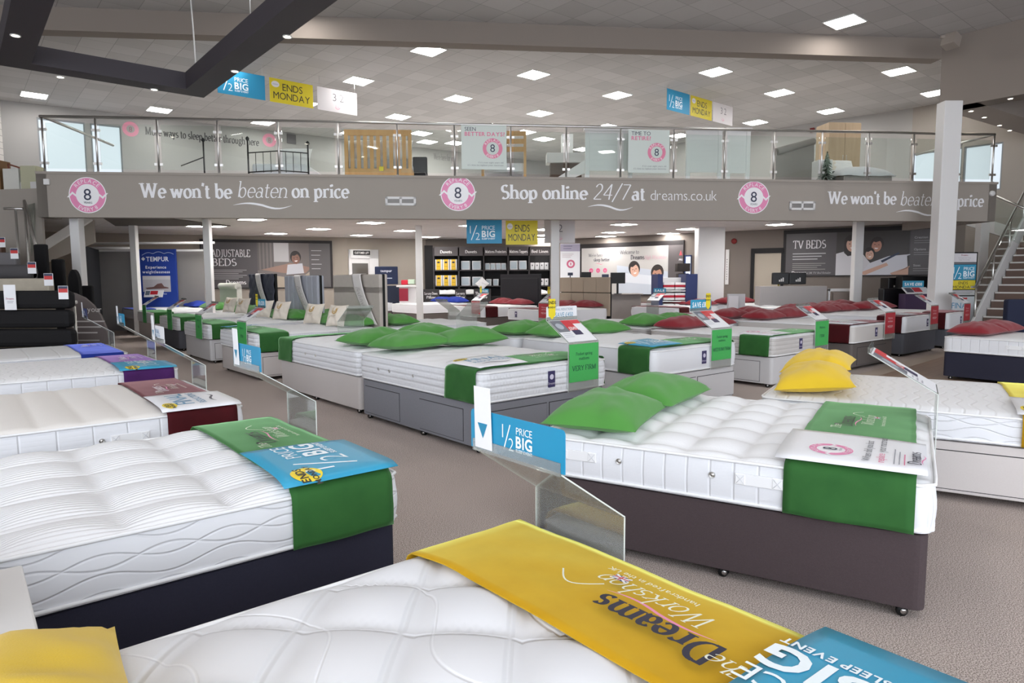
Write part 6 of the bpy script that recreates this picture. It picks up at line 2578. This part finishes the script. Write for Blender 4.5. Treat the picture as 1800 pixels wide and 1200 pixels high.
# hanging banners
def banner(kind, p, d, w, h, label, wires=None):
    """top left corner p, running along d, hung from fine wires"""
    o = thing('hanging_banner', label, 'banner', p, math.atan2(d.y, d.x), 'hanging sale banners')
    col = {'half': '#3593bd', 'ends': '#d9c631', 'num': '#d9d4d5', 'two': '#cfcaca'}[kind]
    mb = MB()
    mb.box((w / 2, .006, -h / 2), (w, .012, h))
    c = mb.build('banner_sheet', [flat('banner_' + kind, col, .4)], o)
    pr = Print()
    if kind == 'half':
        pr.half_price(w * .08, -h * .86, h * .66)
    elif kind == 'ends':
        pr.ell(w * .13, -h * .24, w * .09, h * .13, '#e2dfe0', 20)
        pr.rect(w * .07, -h * .27, w * .19, -h * .22, '#c5c6d2')
        pr.text('ENDS', w * .52, -h * .46, h * .42, '#33312a', 'sans', 'c', fit=w * .48)
        pr.text('MONDAY', w * .5, -h * .84, h * .42, '#33312a', 'sans', 'c', fit=w * .86)
    else:
        pr.text('3 2' if kind == 'num' else '2', w * .52, -h * .52, h * .48, '#5b565c', 'light', 'c')
        pr.ring(w * .5, -h * .74, h * .1, h * .14, '#d9a9b8', 200, 340)
        pr.text('for', w * .5, -h * .82, h * .2, '#d9a9b8', 'serif:l', 'c')
    pr.build('banner_print', c, plane_fn((0, -.001, 0), (1, 0, 0), (0, 0, 1)))
    top = wires or ZC
    for x in (.06, w - .06):
        t = MB()
        t.tube([(x, .006, 0), (x, .006, top - p[2])], .004, 5)
        t.build('wire', [M_STEEL], o)


d_ = nv.to_2d()
p = at(381, 118, 6.68)
for k, (kind, nm) in enumerate((('half', 'blue half PRICE BIG banner'), ('ends', 'yellow ENDS MONDAY banner'), ('num', 'white numbered banner'))):
    q = p.to_2d() + d_ * 1.28 * k
    banner(kind, (q.x, q.y, 6.68), d_, 1.16, .60, nm + ' high up beside the lighting raft')
p = at(1173, 155, 6.85)
for k, (kind, nm) in enumerate((('half', 'blue half PRICE BIG banner'), ('ends', 'yellow ENDS MONDAY banner'), ('num', 'white numbered banner'))):
    q = p.to_2d() + d_ * 1.13 * k
    banner(kind, (q.x, q.y, 6.85), d_, 1.06, .58, nm + ' high over the right of the gallery')
for kind, px0, px1, yt, nm in (('half', 820, 882, 385, 'blue half PRICE BIG banner'), ('ends', 889, 945, 387, 'yellow ENDS MONDAY banner'), ('two', 957, 1011, 386, 'white numbered banner')):
    a, b = atY(px0, yt, 16.5 if kind != 'two' else 17.3), atY(px1, yt, 16.5 if kind != 'two' else 17.3)
    banner(kind, (a.x, a.y, a.z - .01), Vector((1, .03)), b.x - a.x, .58, nm + ' hanging under the mezzanine', ZM)
# tall white notice behind the post
o = thing('notice_board', 'tall white notice with lilac band and pink roundel beside the post', 'notice', (0, 0, 0))
a, b = atY(985, 428, 22.6), atY(1019, 520, 22.6)
mb = MB()
mb.box(((a.x + b.x) / 2, 22.6, a.z / 2), (b.x - a.x, .06, a.z))
c = mb.build('board', [M_CARD], o, bevel=.004)
pr = Print()
u0, u1 = a.x, b.x
pr.rect(u0, a.z - .26, u1, a.z - .02, '#a9a3b8')
lines(pr, u0 + .1, a.z - .1, .3, 2, .08, .02, '#6b6780')
lines(pr, u0 + .06, a.z - .36, .38, 3, .05, .014, '#b9a3ad')
pr.ring((u0 + u1) / 2 + .02, a.z - .68, .08, .14, '#c8607f')
pr.text('8', (u0 + u1) / 2 + .02, a.z - .72, .12, '#c8607f', 'bold', 'c')
pr.build('board_print', c, plane_fn((0, 22.569, 0), (1, 0, 0), (0, 0, 1)))
# ---------------------------------------------------------------- gallery balustrade
ZR = ZF + 1.12
rzf = math.atan2(fd.y, fd.x)
bal = thing('balustrade', 'glass gallery balustrade with brushed steel handrail and posts', 'balustrade', (0, 0, 0))
sL = on_fascia(80)
sR = on_fascia(1743)
mb = MB()
mb.tube([fas(sL - .05, ZR, -.06), fas(sR + .05, ZR, -.06)], .03, 12)
e0 = fas(sR, ZR, -.06)
mb.tube([e0, e0 + Vector((fn_.x, fn_.y, 0)) * 2.6], .03, 12)
e1 = fas(sL, ZR, -.06)
mb.tube([e1, e1 + Vector((fn_.x, fn_.y, 0)) * 3.0], .03, 12)
mb.build('handrail', [M_STEEL], bal)
PXS = [82, 175, 282, 387, 493, 597, 700, 800, 898, 995, 1090, 1183, 1272, 1358, 1442, 1523, 1602, 1680, 1742]
ss = [on_fascia(p, -.06) for p in PXS]
for i, s in enumerate(ss):
    mb = MB()
    mb.tube([fas(s, ZF, -.06), fas(s, ZR, -.06)], .021, 10)
    mb.lathe([(.045, 0), (.045, .012), (.02, .016)], fas(s, ZF, -.06), 12)
    po = mb.build('post', [M_STEEL], bal)
    cl = MB()
    for sg in (-1, 1):
        for z in (ZF + .18, ZF + .86):
            cl.box(fas(s + sg * .055, z, -.06), (.06, .03, .05), 0, rzf)
    cl.build('clip', [M_STEEL], po)
for i in range(len(ss) - 1):
    mb = MB()
    a, b_ = ss[i] + .07, ss[i + 1] - .07
    mb.box(fas((a + b_) / 2, ZF + .53, -.06), (b_ - a, .010, .92), 0, rzf)
    mb.build('glass_panel', [M_GLASS], bal)

# white notice boards hung on the glass
for px0, px1, y0, y1, t1, t2, nm in ((812, 891, 219, 298, 'SEEN', 'BETTER DAYS?', 'pale board asking SEEN BETTER DAYS hung on the gallery glass'), (1104, 1176, 227, 304, 'TIME TO', 'RETIRE?', 'pale board asking TIME TO RETIRE hung on the gallery glass')):
    s0, zt0 = fz(px0, y0)
    s1, zb0 = fz(px1, y1)
    o = thing('glass_poster', nm, 'poster', (0, 0, 0), 0, 'boards on the gallery glass')
    mb = MB()
    mb.box(fas((s0 + s1) / 2, (zt0 + zb0) / 2, -.03), (s1 - s0, .012, zt0 - zb0), 0, rzf)
    c = mb.build('board', [flat('mint_white', '#cfd6d0', .4)], o)
    pr = Print()
    w_, h_ = s1 - s0, zt0 - zb0
    pr.text(t1, w_ * .07, h_ * .87, h_ * .125, '#3f4254', 'sans')
    pr.text(t2, w_ * .07, h_ * .76, h_ * .125, '#dc7f9c', 'bold')
    pr.ring(w_ * .69, h_ * .48, w_ * .14, w_ * .22, '#dc7f9c')
    pr.arc_text('REPLACE', w_ * .69, h_ * .48, w_ * .155, w_ * .08, '#f0e4e8', 'sans', pi / 2, True)
    pr.arc_text('EVERY 8', w_ * .69, h_ * .48, w_ * .21, w_ * .08, '#f0e4e8', 'sans', -pi / 2, False)
    pr.text('8', w_ * .69, h_ * .40, w_ * .24, '#2b2f4a', 'sans', 'c')
    pr.text("if it's over eight years old", w_ * .93, h_ * .14, h_ * .055, '#8b8f92', 'sans', 'r')
    pr.text("it's time to replace your mattress", w_ * .93, h_ * .08, h_ * .055, '#8b8f92', 'sans', 'r', fit=w_ * .8)
    p0 = fas(s0, zb0, -.022)
    pr.build('poster_print', c, plane_fn(p0, (fd.x, fd.y, 0), (0, 0, 1)))

# ---------------------------------------------------------------- gallery furniture
OAK = wood('honey_pine', '#d3a56c', '#c08f56')
OAK2 = wood('light_oak', '#c9b193', '#b59c7e')
M_DUVET = flat('duvet_white', '#dcdbdf', .9, bump=.3, bump_scale=12)


def gx(px, Z):
    return atY(px, 250, Z).x


# pine slatted bed
Zg = 15.6
x0, x1 = gx(606, Zg), gx(723, Zg)
zt_ = EYE + (493 - 237) * Zg / 1175
o = thing('slatted_bed', 'pine slatted bed end standing behind the gallery glass', 'bed', ((x0 + x1) / 2, Zg, ZF), .06, 'beds on the gallery')
w_ = x1 - x0
h_ = zt_ - ZF
for sg in (-1, 1):
    mb = MB()
    mb.box((sg * (w_ / 2 - .04), 0, h_ / 2), (.08, .06, h_))
    mb.build('leg', [OAK], o, bevel=.006)
for nm, z, hh in (('top_rail', h_ - .06, .13), ('bottom_rail', .20, .16)):
    mb = MB()
    mb.box((0, 0, z), (w_, .05, hh))
    mb.build(nm, [OAK], o, bevel=.006)
for k in range(9):
    mb = MB()
    mb.box((-w_ / 2 + .1 + (w_ - .2) * (k + .5) / 9, 0, h_ / 2 + .06), (.085, .025, h_ - .36))
    mb.build('slat', [OAK], o)
mb = MB()
mb.box((0, 1.05, .40), (w_ - .1, 1.95, .24))
mb.build('mattress', [M_DUVET], o, bevel=.04)
mb = MB()
for sg in (-1, 1):
    mb.box((sg * (w_ / 2 - .03), 1.05, .22), (.04, 2.0, .16))
mb.build('side_rail', [OAK], o)
q = MB()
q.box((gx(670, Zg), Zg - .045, ZF + .27), (.1, .006, .1))
tg = tag(q.build('price_tag', [ink('#e4cf35')]), 'small yellow price tag on the pine slatted bed', 'price tag')
# pillows behind the pine slats
for k, sg in enumerate((-1, 1)):
    M = Matrix.Translation(((x0 + x1) / 2 + sg * .36, Zg + .22, ZF + .72)) @ Matrix.Rotation(radians(68), 4, 'X')
    add_pillow('pillow', PM[k], PILLOWM['white'], '%s white pillow behind the pine slats' % ('left', 'right')[k], 'pillow', M, 'white pillows on the pine bed')

# black leather chair beside it
Zg = 16.6
o = thing('leather_chair', 'black leather chair right of the pine slatted bed', 'chair', (gx(736, Zg), Zg, ZF), 0)
h_ = EYE + (493 - 283) * Zg / 1175 - ZF
mb = MB()
mb.box((0, .18, .42 * h_ / .6), (.36, .1, .5))
mb.build('backrest', [HBM['black']], o, bevel=.03)
mb = MB()
mb.box((0, -.08, .25), (.38, .44, .12))
mb.build('seat', [HBM['black']], o, bevel=.03)
for sx in (-.15, .15):
    for sy in (-.25, .2):
        mb = MB()
        mb.box((sx, sy, .1), (.04, .04, .2))
        mb.build('leg', [M_BLK], o)

# oak ladder headboard
Zg = 15.9
x0, x1 = gx(846, Zg), gx(925, Zg)
h_ = EYE + (493 - 240) * Zg / 1175 - ZF
o = thing('ladder_headboard', 'oak ladder back bed end behind the SEEN BETTER DAYS board', 'bed', ((x0 + x1) / 2, Zg, ZF), 0, 'beds on the gallery')
w_ = x1 - x0
for sg in (-1, 1):
    mb = MB()
    mb.box((sg * (w_ / 2 - .03), 0, h_ / 2), (.06, .06, h_))
    mb.build('leg', [OAK], o)
for z in (h_ - .05, h_ - .23, h_ - .41):
    mb = MB()
    mb.box((0, 0, z), (w_ - .1, .03, .11))
    mb.build('rail', [OAK], o)
mb = MB()
mb.box((0, 1.0, .36), (w_ - .1, 1.8, .2))
mb.build('mattress', [M_DUVET], o, bevel=.03)

# white low cabinet and its dark under shelf, white post
Zg = 18.0
a, b = atY(961, 268, Zg), atY(1030, 285, Zg)
o = thing('low_cabinet', 'white low cabinet seen left of the white panelled bed', 'cabinet', (0, 0, 0), 0)
mb = MB()
mb.box(((a.x + b.x) / 2, Zg + .25, (a.z + b.z) / 2), (b.x - a.x, .5, a.z - b.z))
mb.build('drawer_box', [M_WHITE], o, bevel=.01)
mb = MB()
mb.box(((a.x + b.x) / 2, Zg + .3, (ZF + b.z) / 2), (b.x - a.x - .2, .35, b.z - ZF))
mb.build('plinth', [flat('brown_plinth', '#5a4a40', .6)], o)
a, b = atY(987, 236, 20.5), atY(1007, 270, 20.5)
mb = MB()
mb.box(((a.x + b.x) / 2, 20.6, (ZF + a.z) / 2), (b.x - a.x, .3, a.z - ZF))
tag(mb.build('tall_cabinet', [M_WHITE], bevel=.01), 'tall narrow white cabinet behind the low white gallery cabinet', 'cabinet')

# white panelled bed with sleigh side
def panel_bed(px0, px1, yt, Zg, lab, sleigh=False):
    x0, x1 = gx(px0, Zg), gx(px1, Zg)
    h_ = EYE + (492 - yt) * Zg / 1175 - ZF
    o = thing('panelled_bed', lab, 'bed', ((x0 + x1) / 2, Zg, ZF), .08, 'beds on the gallery')
    w_ = x1 - x0
    mb = MB()
    mb.box((0, 0, h_ / 2 + .1), (w_ - .14, .04, h_ - .3))
    n = 7
    for k in range(n):
        mb.box((0, -.022, .25 + (h_ - .4) * (k + .5) / n), (w_ - .16, .008, (h_ - .4) / n - .008))
    mb.build('panel', [M_WHITE], o)
    for sg in (-1, 1):
        mb = MB()
        mb.box((sg * (w_ / 2 - .05), 0, h_ / 2), (.1, .08, h_))
        mb.build('leg', [M_WHITE], o, bevel=.008)
    mb = MB()
    mb.box((0, 0, h_ - .02), (w_ + .06, .12, .08))
    mb.build('top_rail', [M_WHITE], o, bevel=.01)
    if sleigh:
        mb = MB()
        mb.slab([(-w_ / 2, .02, .5), (-w_ / 2, .02, .2), (-w_ / 2 - .62, .6, .0), (-w_ / 2 - .62, .6, .14)], (.3, 1, 0), .05)
        mb.build('side_rail', [M_WHITE], o)
    return o


panel_bed(1028, 1112, 236, 15.9, 'white panelled bed end left of the TIME TO RETIRE board', True)
panel_bed(1205, 1270, 236, 16.2, 'left of two white panelled bed ends right of the TIME TO RETIRE board')
panel_bed(1276, 1319, 237, 16.35, 'right narrow white panelled bed end right of the TIME TO RETIRE board')
# grey sleigh headboard with a rolled sloping top
Zg = 16.9
o = thing('sleigh_bed', 'grey upholstered sleigh bed with rolled sloping top', 'bed', (0, 0, 0), 0, 'beds on the gallery')
M_SL = flat('sleigh_grey', '#8f8985', .85, bump=.3)
A, B, Cc, D_ = atY(1363, 266, Zg), atY(1429, 248, Zg + .9), atY(1429, 311, Zg + .9), atY(1363, 311, Zg)
mb = MB()
mb.slab([(D_.x, D_.y, ZF), (Cc.x, Cc.y, ZF), tuple(B), tuple(A)], (.5, .6, 0), .12)
mb.build('headboard', [M_SL], o)
mb = MB()
mb.tube([A + Vector((.03, .06, 0)), B + Vector((.03, .06, 0))], .09, 12)
mb.build('rolled_top', [M_SL], o)
mb = MB()
mb.box((B.x + .35, B.y + .5, ZF + .25), (.5, 1.2, .5))
mb.build('base', [flat('sleigh_dark', '#4c4a4b', .8)], o)
# oak wardrobe and white duvet bed, decorated tree
Zg = 18.6
x0, x1 = gx(1452, Zg), gx(1512, Zg)
h_ = EYE + (491 - 226) * Zg / 1175 - ZF
o = thing('oak_wardrobe', 'tall light oak wardrobe at the right of the gallery', 'wardrobe', ((x0 + x1) / 2, Zg + .3, ZF), .12)
mb = MB()
mb.box((0, 0, h_ / 2), (x1 - x0, .6, h_))
body = mb.build('carcass', [OAK2], o, bevel=.006)
for sg in (-1, 1):
    mb = MB()
    mb.box((sg * (x1 - x0) / 4, -.31, h_ / 2), ((x1 - x0) / 2 - .012, .022, h_ - .06))
    d_o = mb.build('door', [OAK2], o)
    mb = MB()
    mb.tube([(sg * .05, -.34, h_ * .45), (sg * .05, -.34, h_ * .55)], .008, 6)
    mb.build('handle', [M_STEEL], d_o)
Zg = 17.3
xc = gx(1522, Zg)
o = thing('duvet_bed', 'bed with rumpled white duvet in front of the oak wardrobe', 'bed', (xc, Zg + .7, ZF), .1, 'beds on the gallery')
mb = MB()
mb.box((0, 0, .16), (1.3, 1.5, .3))
mb.build('base', [M_SL], o, bevel=.02)
mb = MB()
mb.grid(lambda a, b: ((a - .5) * 1.44 * (1 + .04 * sin(b * 9)), (b - .5) * 1.6, .30 + .26 * (max(0, 1 - abs(2 * a - 1) ** 5) * max(0, 1 - abs(2 * b - 1) ** 6)) + .05 * noise.noise((a * 4, b * 4, 3))), 24, 24)
mb.build('duvet', [M_DUVET], o, solid=.02)
for k, (dx, sc) in enumerate(((-.45, 1), (-.12, 1))):
    M = Matrix.Translation((xc + dx, Zg + 1.1, ZF + .68)) @ Matrix.Rotation(radians(55), 4, 'X')
    add_pillow('pillow', PM[k], PILLOWM['cream' if k == 0 else 'white'], '%s pillow propped on the white duvet bed' % ('cream', 'white')[k], 'pillow', M)
Zg = 15.9
xc = gx(1455, Zg)
o = thing('decorated_tree', 'small silver green decorated tree behind the gallery glass', 'tree', (xc, Zg, ZF), 0)
mb = MB()
mb.tube([(0, 0, 0), (0, 0, .66)], .015, 6)
mb.build('trunk', [flat('bark', '#4d4034', .8)], o)
mb = MB()
rr = random.Random(3)
for k in range(300):
    z = rr.random() ** 1.3 * .62
    rad = .24 * (1 - z / .68)
    w = rr.random() * 2 * pi
    p0 = Vector((0, 0, z + .06))
    p1 = Vector((cos(w) * rad, sin(w) * rad, z + .02 - .06 * rr.random()))
    sd = Vector((-sin(w), cos(w), 0)) * .012
    mb.face([p0 - sd, p1 - sd, p1 + sd, p0 + sd])
mb.build('needles', [flat('tree_needles', '#7d8c7e', .7)], o)['kind'] = 'stuff'
mb = MB()
mb.box((gx(1450, 16.4), 16.5, ZF + .28), (.35, .35, .56))
tag(mb.build('gift_box', [M_WHITE], bevel=.01), 'white box standing behind the small decorated tree', 'box')

# black metal bed with ball finials and white bedding on the left
Zg = 16.2
x0, x1 = gx(436, Zg), gx(540, Zg)
o = thing('metal_bed', 'black metal bed with ball finials on the left of the gallery', 'bed', ((x0 + x1) / 2, Zg, ZF), .05, 'beds on the gallery')
w_ = x1 - x0
mb = MB()
for sg, top in ((-1, 1.05), (1, .95)):
    mb = MB()
    mb.tube([(sg * w_ / 2, 0, 0), (sg * w_ / 2, 0, top)], .02, 8)
    mb.lathe([(0, -.05), (.035, -.03), (.045, 0), (.035, .03), (0, .06)], (sg * w_ / 2, 0, top + .03), 12)
    mb.build('post', [M_BLK], o)
mb = MB()
for z in (.75, .3):
    mb.tube([(-w_ / 2, 0, z), (0, 0, z + .05), (w_ / 2, 0, z)], .014, 6)
for k in range(1, 8):
    x = -w_ / 2 + w_ * k / 8
    mb.tube([(x, 0, .3), (x, 0, .77)], .008, 5)
mb.build('bar_panel', [M_BLK], o)
mb = MB()
mb.box((0, 1.0, .38), (w_ - .1, 1.85, .28))
mb.build('mattress', [M_DUVET], o, bevel=.05)
M = Matrix.Translation((x1 - .4, Zg + .28, ZF + .68)) @ Matrix.Rotation(radians(62), 4, 'X')
add_pillow('pillow', PM[1], PILLOWM['white'], 'white pillow propped on the black metal bed', 'pillow', M)
p = atY(357, 246, 16.4)
o = thing('metal_post_bed', 'single black finial post of a bed end left of the metal bed', 'bed end', (p.x, 16.4, ZF))
mb = MB()
mb.tube([(0, 0, 0), (0, 0, p.z - ZF)], .02, 8)
mb.lathe([(0, -.05), (.035, -.03), (.045, 0), (.035, .03), (0, .06)], (0, 0, p.z - ZF), 12)
mb.build('post', [M_BLK], o)
mb = MB()
mb.tube([(0, 0, .7), (-.7, .3, .55)], .014, 6)
mb.build('bar', [M_BLK], o)

# boxes on the left landing ledge, red brown frame
for px0, px1, yt, c, nm in ((-8, 14, 284, '#7a5b3b', 'brown carton on the left landing'), (17, 46, 299, '#d2d0c9', 'white carton on the left landing'), (47, 76, 294, '#b9b79c', 'olive cream carton on the left landing')):
    Zg = 15.6
    a, b = atY(px0, yt, Zg), atY(px1, 322, Zg)
    mb = MB()
    mb.box(((a.x + b.x) / 2, Zg - .05, (a.z + 3.48) / 2), (b.x - a.x, .35, a.z - 3.48))
    tag(mb.build('carton', [flat('carton' + c[1:], c, .7)], bevel=.008), nm, 'box', group='cartons on the left landing')
a, b = atY(14, 290, 15.45), atY(47, 300, 15.45)
mb = MB()
mb.tube([a + Vector((0, 0, .02)), b + Vector((0, 0, .02))], .02, 6)
mb.tube([a + Vector((.05, 0, -.25)), a], .02, 6)
tag(mb.build('wood_offcut', [flat('red_brown_wood', '#7d4a3c', .6)]), 'thin red brown batten lying over the landing cartons', 'batten')

# wall lettering above the gallery, left
S = Seg(UL0, UC)
pr = Print()
a = S.s_at(267)
z = S.z_at(267, 234)
pr.text('More ways to sleep better through here', a, z - .06, .36, '#3f3b3d', 'serif:b', fit=S.s_at(463) - a)
lt_ = pr.build('wall_lettering', None, S.fn(.004))
tag(lt_, 'dark lettering More ways to sleep better through here on the gallery wall', 'lettering')
for px, py, nm in ((242, 228, 'left'), (481, 247, 'right')):
    pr = Print()
    zc = S.z_at(px, py)
    pr.ring(S.s_at(px), zc, .12, .24, '#d98aa0')
    pr.text('8', S.s_at(px), zc - .08, .22, '#8a5a6a', 'sans', 'c')
    tag(pr.build('wall_roundel', None, S.fn(.004)), 'pink roundel at the %s end of the gallery wall lettering' % nm, 'roundel')
pr = Print()
a = S.s_at(765)
pr.text("We're here for you", a, S.z_at(765, 280), .36, '#6b6668', 'serif:r', fit=S.s_at(802) - a)
tag(pr.build('wall_lettering', None, S.fn(.004)), 'small lettering We are here on the far gallery wall', 'lettering')
mb = MB()
p = S.pt(S.s_at(519), S.z_at(519, 245), .03)
mb.box(p, (.34, .05, .34), 0, S.rz)
tag(mb.build('wall_clock', [flat('clock_frame', '#6a6668', .5)], bevel=.02), 'small grey square clock on the gallery wall', 'clock')
# daylight windows in the upper walls
def window(nm, S, a0, a1, z0, z1):
    mb = MB()
    t = .04
    for u0, u1, v0, v1 in ((a0, a1, z0, z0 + t), (a0, a1, z1 - t, z1), (a0, a0 + t, z0 + t, z1 - t), (a1 - t, a1, z0 + t, z1 - t)):
        mb.box(S.pt((u0 + u1) / 2, (v0 + v1) / 2, -.08), (u1 - u0, .1, v1 - v0), 0, S.rz)
    w = struct(mb.build(nm, [flat('window_grey', '#8d9194', .5)]))
    mb = MB()
    mb.box(S.pt((a0 + a1) / 2, (z0 + z1) / 2, -.10), (a1 - a0 - 2 * t, .012, z1 - z0 - 2 * t), 0, S.rz)
    mb.build('pane', [M_PANE], w)


M_PANE = emit('bright_pane', '#d6e2ec', 0.85)
window('window_1', S, .9, 2.15, 4.1, 6.55)
window('window_2', S, 2.3, 3.15, 4.1, 6.55)
S2 = Seg(Vector((13.0, 22.2)), Vector((18.6, 15.6)))
window('window_4', S2, .05, .75, 4.1, 5.5)
window('window_5', S2, .8, 1.45, 4.1, 5.5)
window('window_6', S2, 1.5, 2.5, 4.1, 5.5)
mb = MB()
S3 = Seg(UC, UR0)
p = S3.pt(S3.s_at(1421), S3.z_at(1421, 230), .06)
mb.box(p, (.16, .1, .16), 0, S3.rz)
tag(mb.build('beacon', [flat('beacon_red', '#6b2420', .5)], bevel=.02), 'small dark red beacon on the right gallery wall', 'beacon')

# ---------------------------------------------------------------- staircase on the right
st = thing('staircase', 'brown carpeted staircase with bright nosings and white stringer at right', 'staircase', (0, 0, 0))
M_TREAD = flat('stair_carpet', '#6a5850', .95, bump=.4, bump_scale=200, noise_amt=.15, noise_scale=120)
M_NOSE = flat('stair_nosing', '#c9c5c0', .4)
RISE, GO = .188, .27
tdir = dv                                   # treads run along here, climbing along nv
W_ST = 1.9
# nosing of step k lies at base + nv*GO*k, height RISE*(k+1); fitted to the photographed left ends
sb = Vector((10.95, 15.75, 0))
for k in range(15):
    z = RISE * (k + 1)
    o_ = sb + nv * (GO * k)
    mb = MB()
    q = [o_, o_ + tdir * W_ST, o_ + tdir * W_ST + nv * (GO + .02), o_ + nv * (GO + .02)]
    mb.prism([(p.x, p.y) for p in q], 0 if k == 0 else z - RISE - .02, z)
    stp = mb.build('step', [M_TREAD], st)
    mb = MB()
    q = [o_ - nv * .018, o_ + tdir * W_ST - nv * .018, o_ + tdir * W_ST + nv * .045, o_ + nv * .045]
    mb.prism([(p.x, p.y) for p in q], z - .03, z + .006)
    mb.build('nosing', [M_NOSE], stp)
up = Vector((nv.x * GO, nv.y * GO, RISE))
sA = sb - tdir * .02 - nv * .25
mb = MB()
n_ = 15.5
a = sA + Vector((0, 0, .02))
b = a + up * n_
mb.slab([a, a + nv * .5, b + Vector((0, 0, -.05)), b + Vector((0, 0, .34)), a + Vector((0, 0, .32))], -tdir, .06)
mb.build('stringer', [M_WHITE], st)
mb = MB()
gA = sA - tdir * .03 + nv * .25 + Vector((0, 0, .35))
gB = gA + up * 14
mb.slab([gA, gB, gB + Vector((0, 0, .78)), gA + Vector((0, 0, .78))], -tdir, .012)
mb.build('glass_side', [M_GLASS], st)
mb = MB()
hA = gA + Vector((0, 0, .92))
mb.tube([hA - nv * .25 + Vector((0, 0, -.0)), hA, hA + up * 14], .028, 10)
mb.build('handrail', [M_STEEL], st)
for k in (0.3, 4.8, 9.3, 13.5):
    mb = MB()
    p = gA + up * k
    mb.tube([p + Vector((0, 0, -.2)), p + Vector((0, 0, .92))], .02, 8)
    mb.build('post', [M_STEEL], st)
# upper flight turning back under the gallery edge
mb = MB()
a0 = atY(1700, 396, 19.6)
a1 = atY(1800, 428, 18.6)
mb.slab([a0, a1, a1 + Vector((0, 0, .35)), a0 + Vector((0, 0, .35))], (.3, 1, 0), .08)
mb.build('upper_stringer', [M_WHITE], st)
a0 = atY(1752, 345, 17.2)
a1 = atY(1815, 372, 16.4)
o = thing('stair_balustrade', 'glass and steel balustrade of the upper flight at far right', 'balustrade', (0, 0, 0))
mb = MB()
mb.tube([a0, a1], .028, 10)
mb.build('handrail', [M_STEEL], o)
mb = MB()
mb.slab([a0 + Vector((0, 0, -.06)), a1 + Vector((0, 0, -.06)), a1 + Vector((0, 0, -.9)), a0 + Vector((0, 0, -.9))], (.3, 1, 0), .012)
mb.build('glass_side', [M_GLASS], o)

# navy headboard cut by the right edge
a, b = atY(1776, 526, 10.6), atY(1830, 600, 10.6)
mb = MB()
mb.box(((a.x + b.x) / 2 + .3, 10.7, a.z / 2), (b.x - a.x + .6, .12, a.z))
tag(mb.build('navy_headboard', [flat('navy_velour', '#20253a', .8)], bevel=.03), 'navy padded headboard at the right edge before the stairs', 'headboard')

# ---------------------------------------------------------------- staircase on the left
sl = thing('staircase', 'left staircase with white stringer, glass side and steel posts', 'staircase', (0, 0, 0))
mb = MB()
A, B = atY(62, 432, 15.9), atY(158, 372, 16.9)
mb.slab([A, B, B + Vector((0, 0, -.22)), A + Vector((0, 0, -.22))], (.1, 1, 0), .08)
mb.build('stringer', [M_WHITE], sl)
mb = MB()
mb.slab([A + Vector((0, .1, -.2)), B + Vector((0, .1, -.2)), Vector((B.x, B.y + .1, B.z - .75)), Vector((A.x, A.y + .1, A.z - .45))], (.1, 1, 0), .06)
mb.build('soffit', [M_STONE], sl)
mb = MB()
A2, B2 = atY(43, 352, 14.2), atY(75, 484, 13.6)
mb.tube([A2, B2], .03, 8)
mb.build('handrail', [M_STEEL], sl)
for x0, y0, x1, y1 in ((27, 365, 32, 445), (42, 353, 50, 440)):
    mb = MB()
    a, b = atY(x0, y0, 14.1), atY(x1, y1, 14.1)
    mb.tube([a, Vector((b.x, b.y, .1))], .024, 8)
    mb.build('post', [M_STEEL], sl)
mb = MB()
a, b = atY(7, 366, 14.1), atY(41, 367, 14.1)
mb.tube([a, b], .028, 8)
mb.build('landing_rail', [M_STEEL], sl)
mb = MB()
a, b, c, d_ = atY(48, 360, 14.3), atY(63, 356, 14.5), atY(63, 430, 14.5), atY(55, 450, 14.3)
mb.slab([a, b, c, d_], (.1, 1, 0), .012)
mb.build('glass_side', [M_GLASS], sl)

# white bedside chest, bedding and pom-pom cushion at the left edge in the foreground
p = G(-2.18, .0)
o = thing('bedside_chest', 'white bedside chest cut by the left edge between two beds', 'chest', (p.x, p.y, 0), AN)
mb = MB()
mb.box((-.25, 0, .315), (.7, .46, .63))
mb.build('carcass', [M_WHITE], o, bevel=.008)
mb = MB()
mb.box((-.25, 0, .645), (.72, .48, .03))
mb.build('top', [M_WHITE], o, bevel=.006)
mb = MB()
mb.box((-.30, 0, .76), (.56, .40, .20))
fb = mb.build('folded_blanket', [PILLOWM['white']], bevel=.05)
fb.location, fb.rotation_euler = p, (0, 0, AN)
tag(fb, 'folded white blanket on the bedside chest at the left edge', 'blanket')
Mx = Matrix.Translation((p.x, p.y, 0)) @ Matrix.Rotation(AN, 4, 'Z') @ Matrix.Translation((-.27, 0, .885))
cu = add_pillow('cushion', CM, PILLOWM['white'], 'white cushion with grey pom-pom trim at the left edge', 'cushion', Mx)
mb = MB()
for k in range(44):
    t = k / 44 * 4
    e, f_ = int(t), t % 1
    u = (-1 + 2 * f_, 1, 1 - 2 * f_, -1)[e]
    v = (-1, -1 + 2 * f_, 1, 1 - 2 * f_)[e]
    mb.lathe([(0, -.012), (.009, -.008), (.012, 0), (.009, .008), (0, .012)], (u * .205, v * .205, 0), 8)
tr = mb.build('pompom_trim', [flat('pompom_grey', '#5d5b5e', .9)], cu)
tr['label'] = 'grey pom-pom trim'
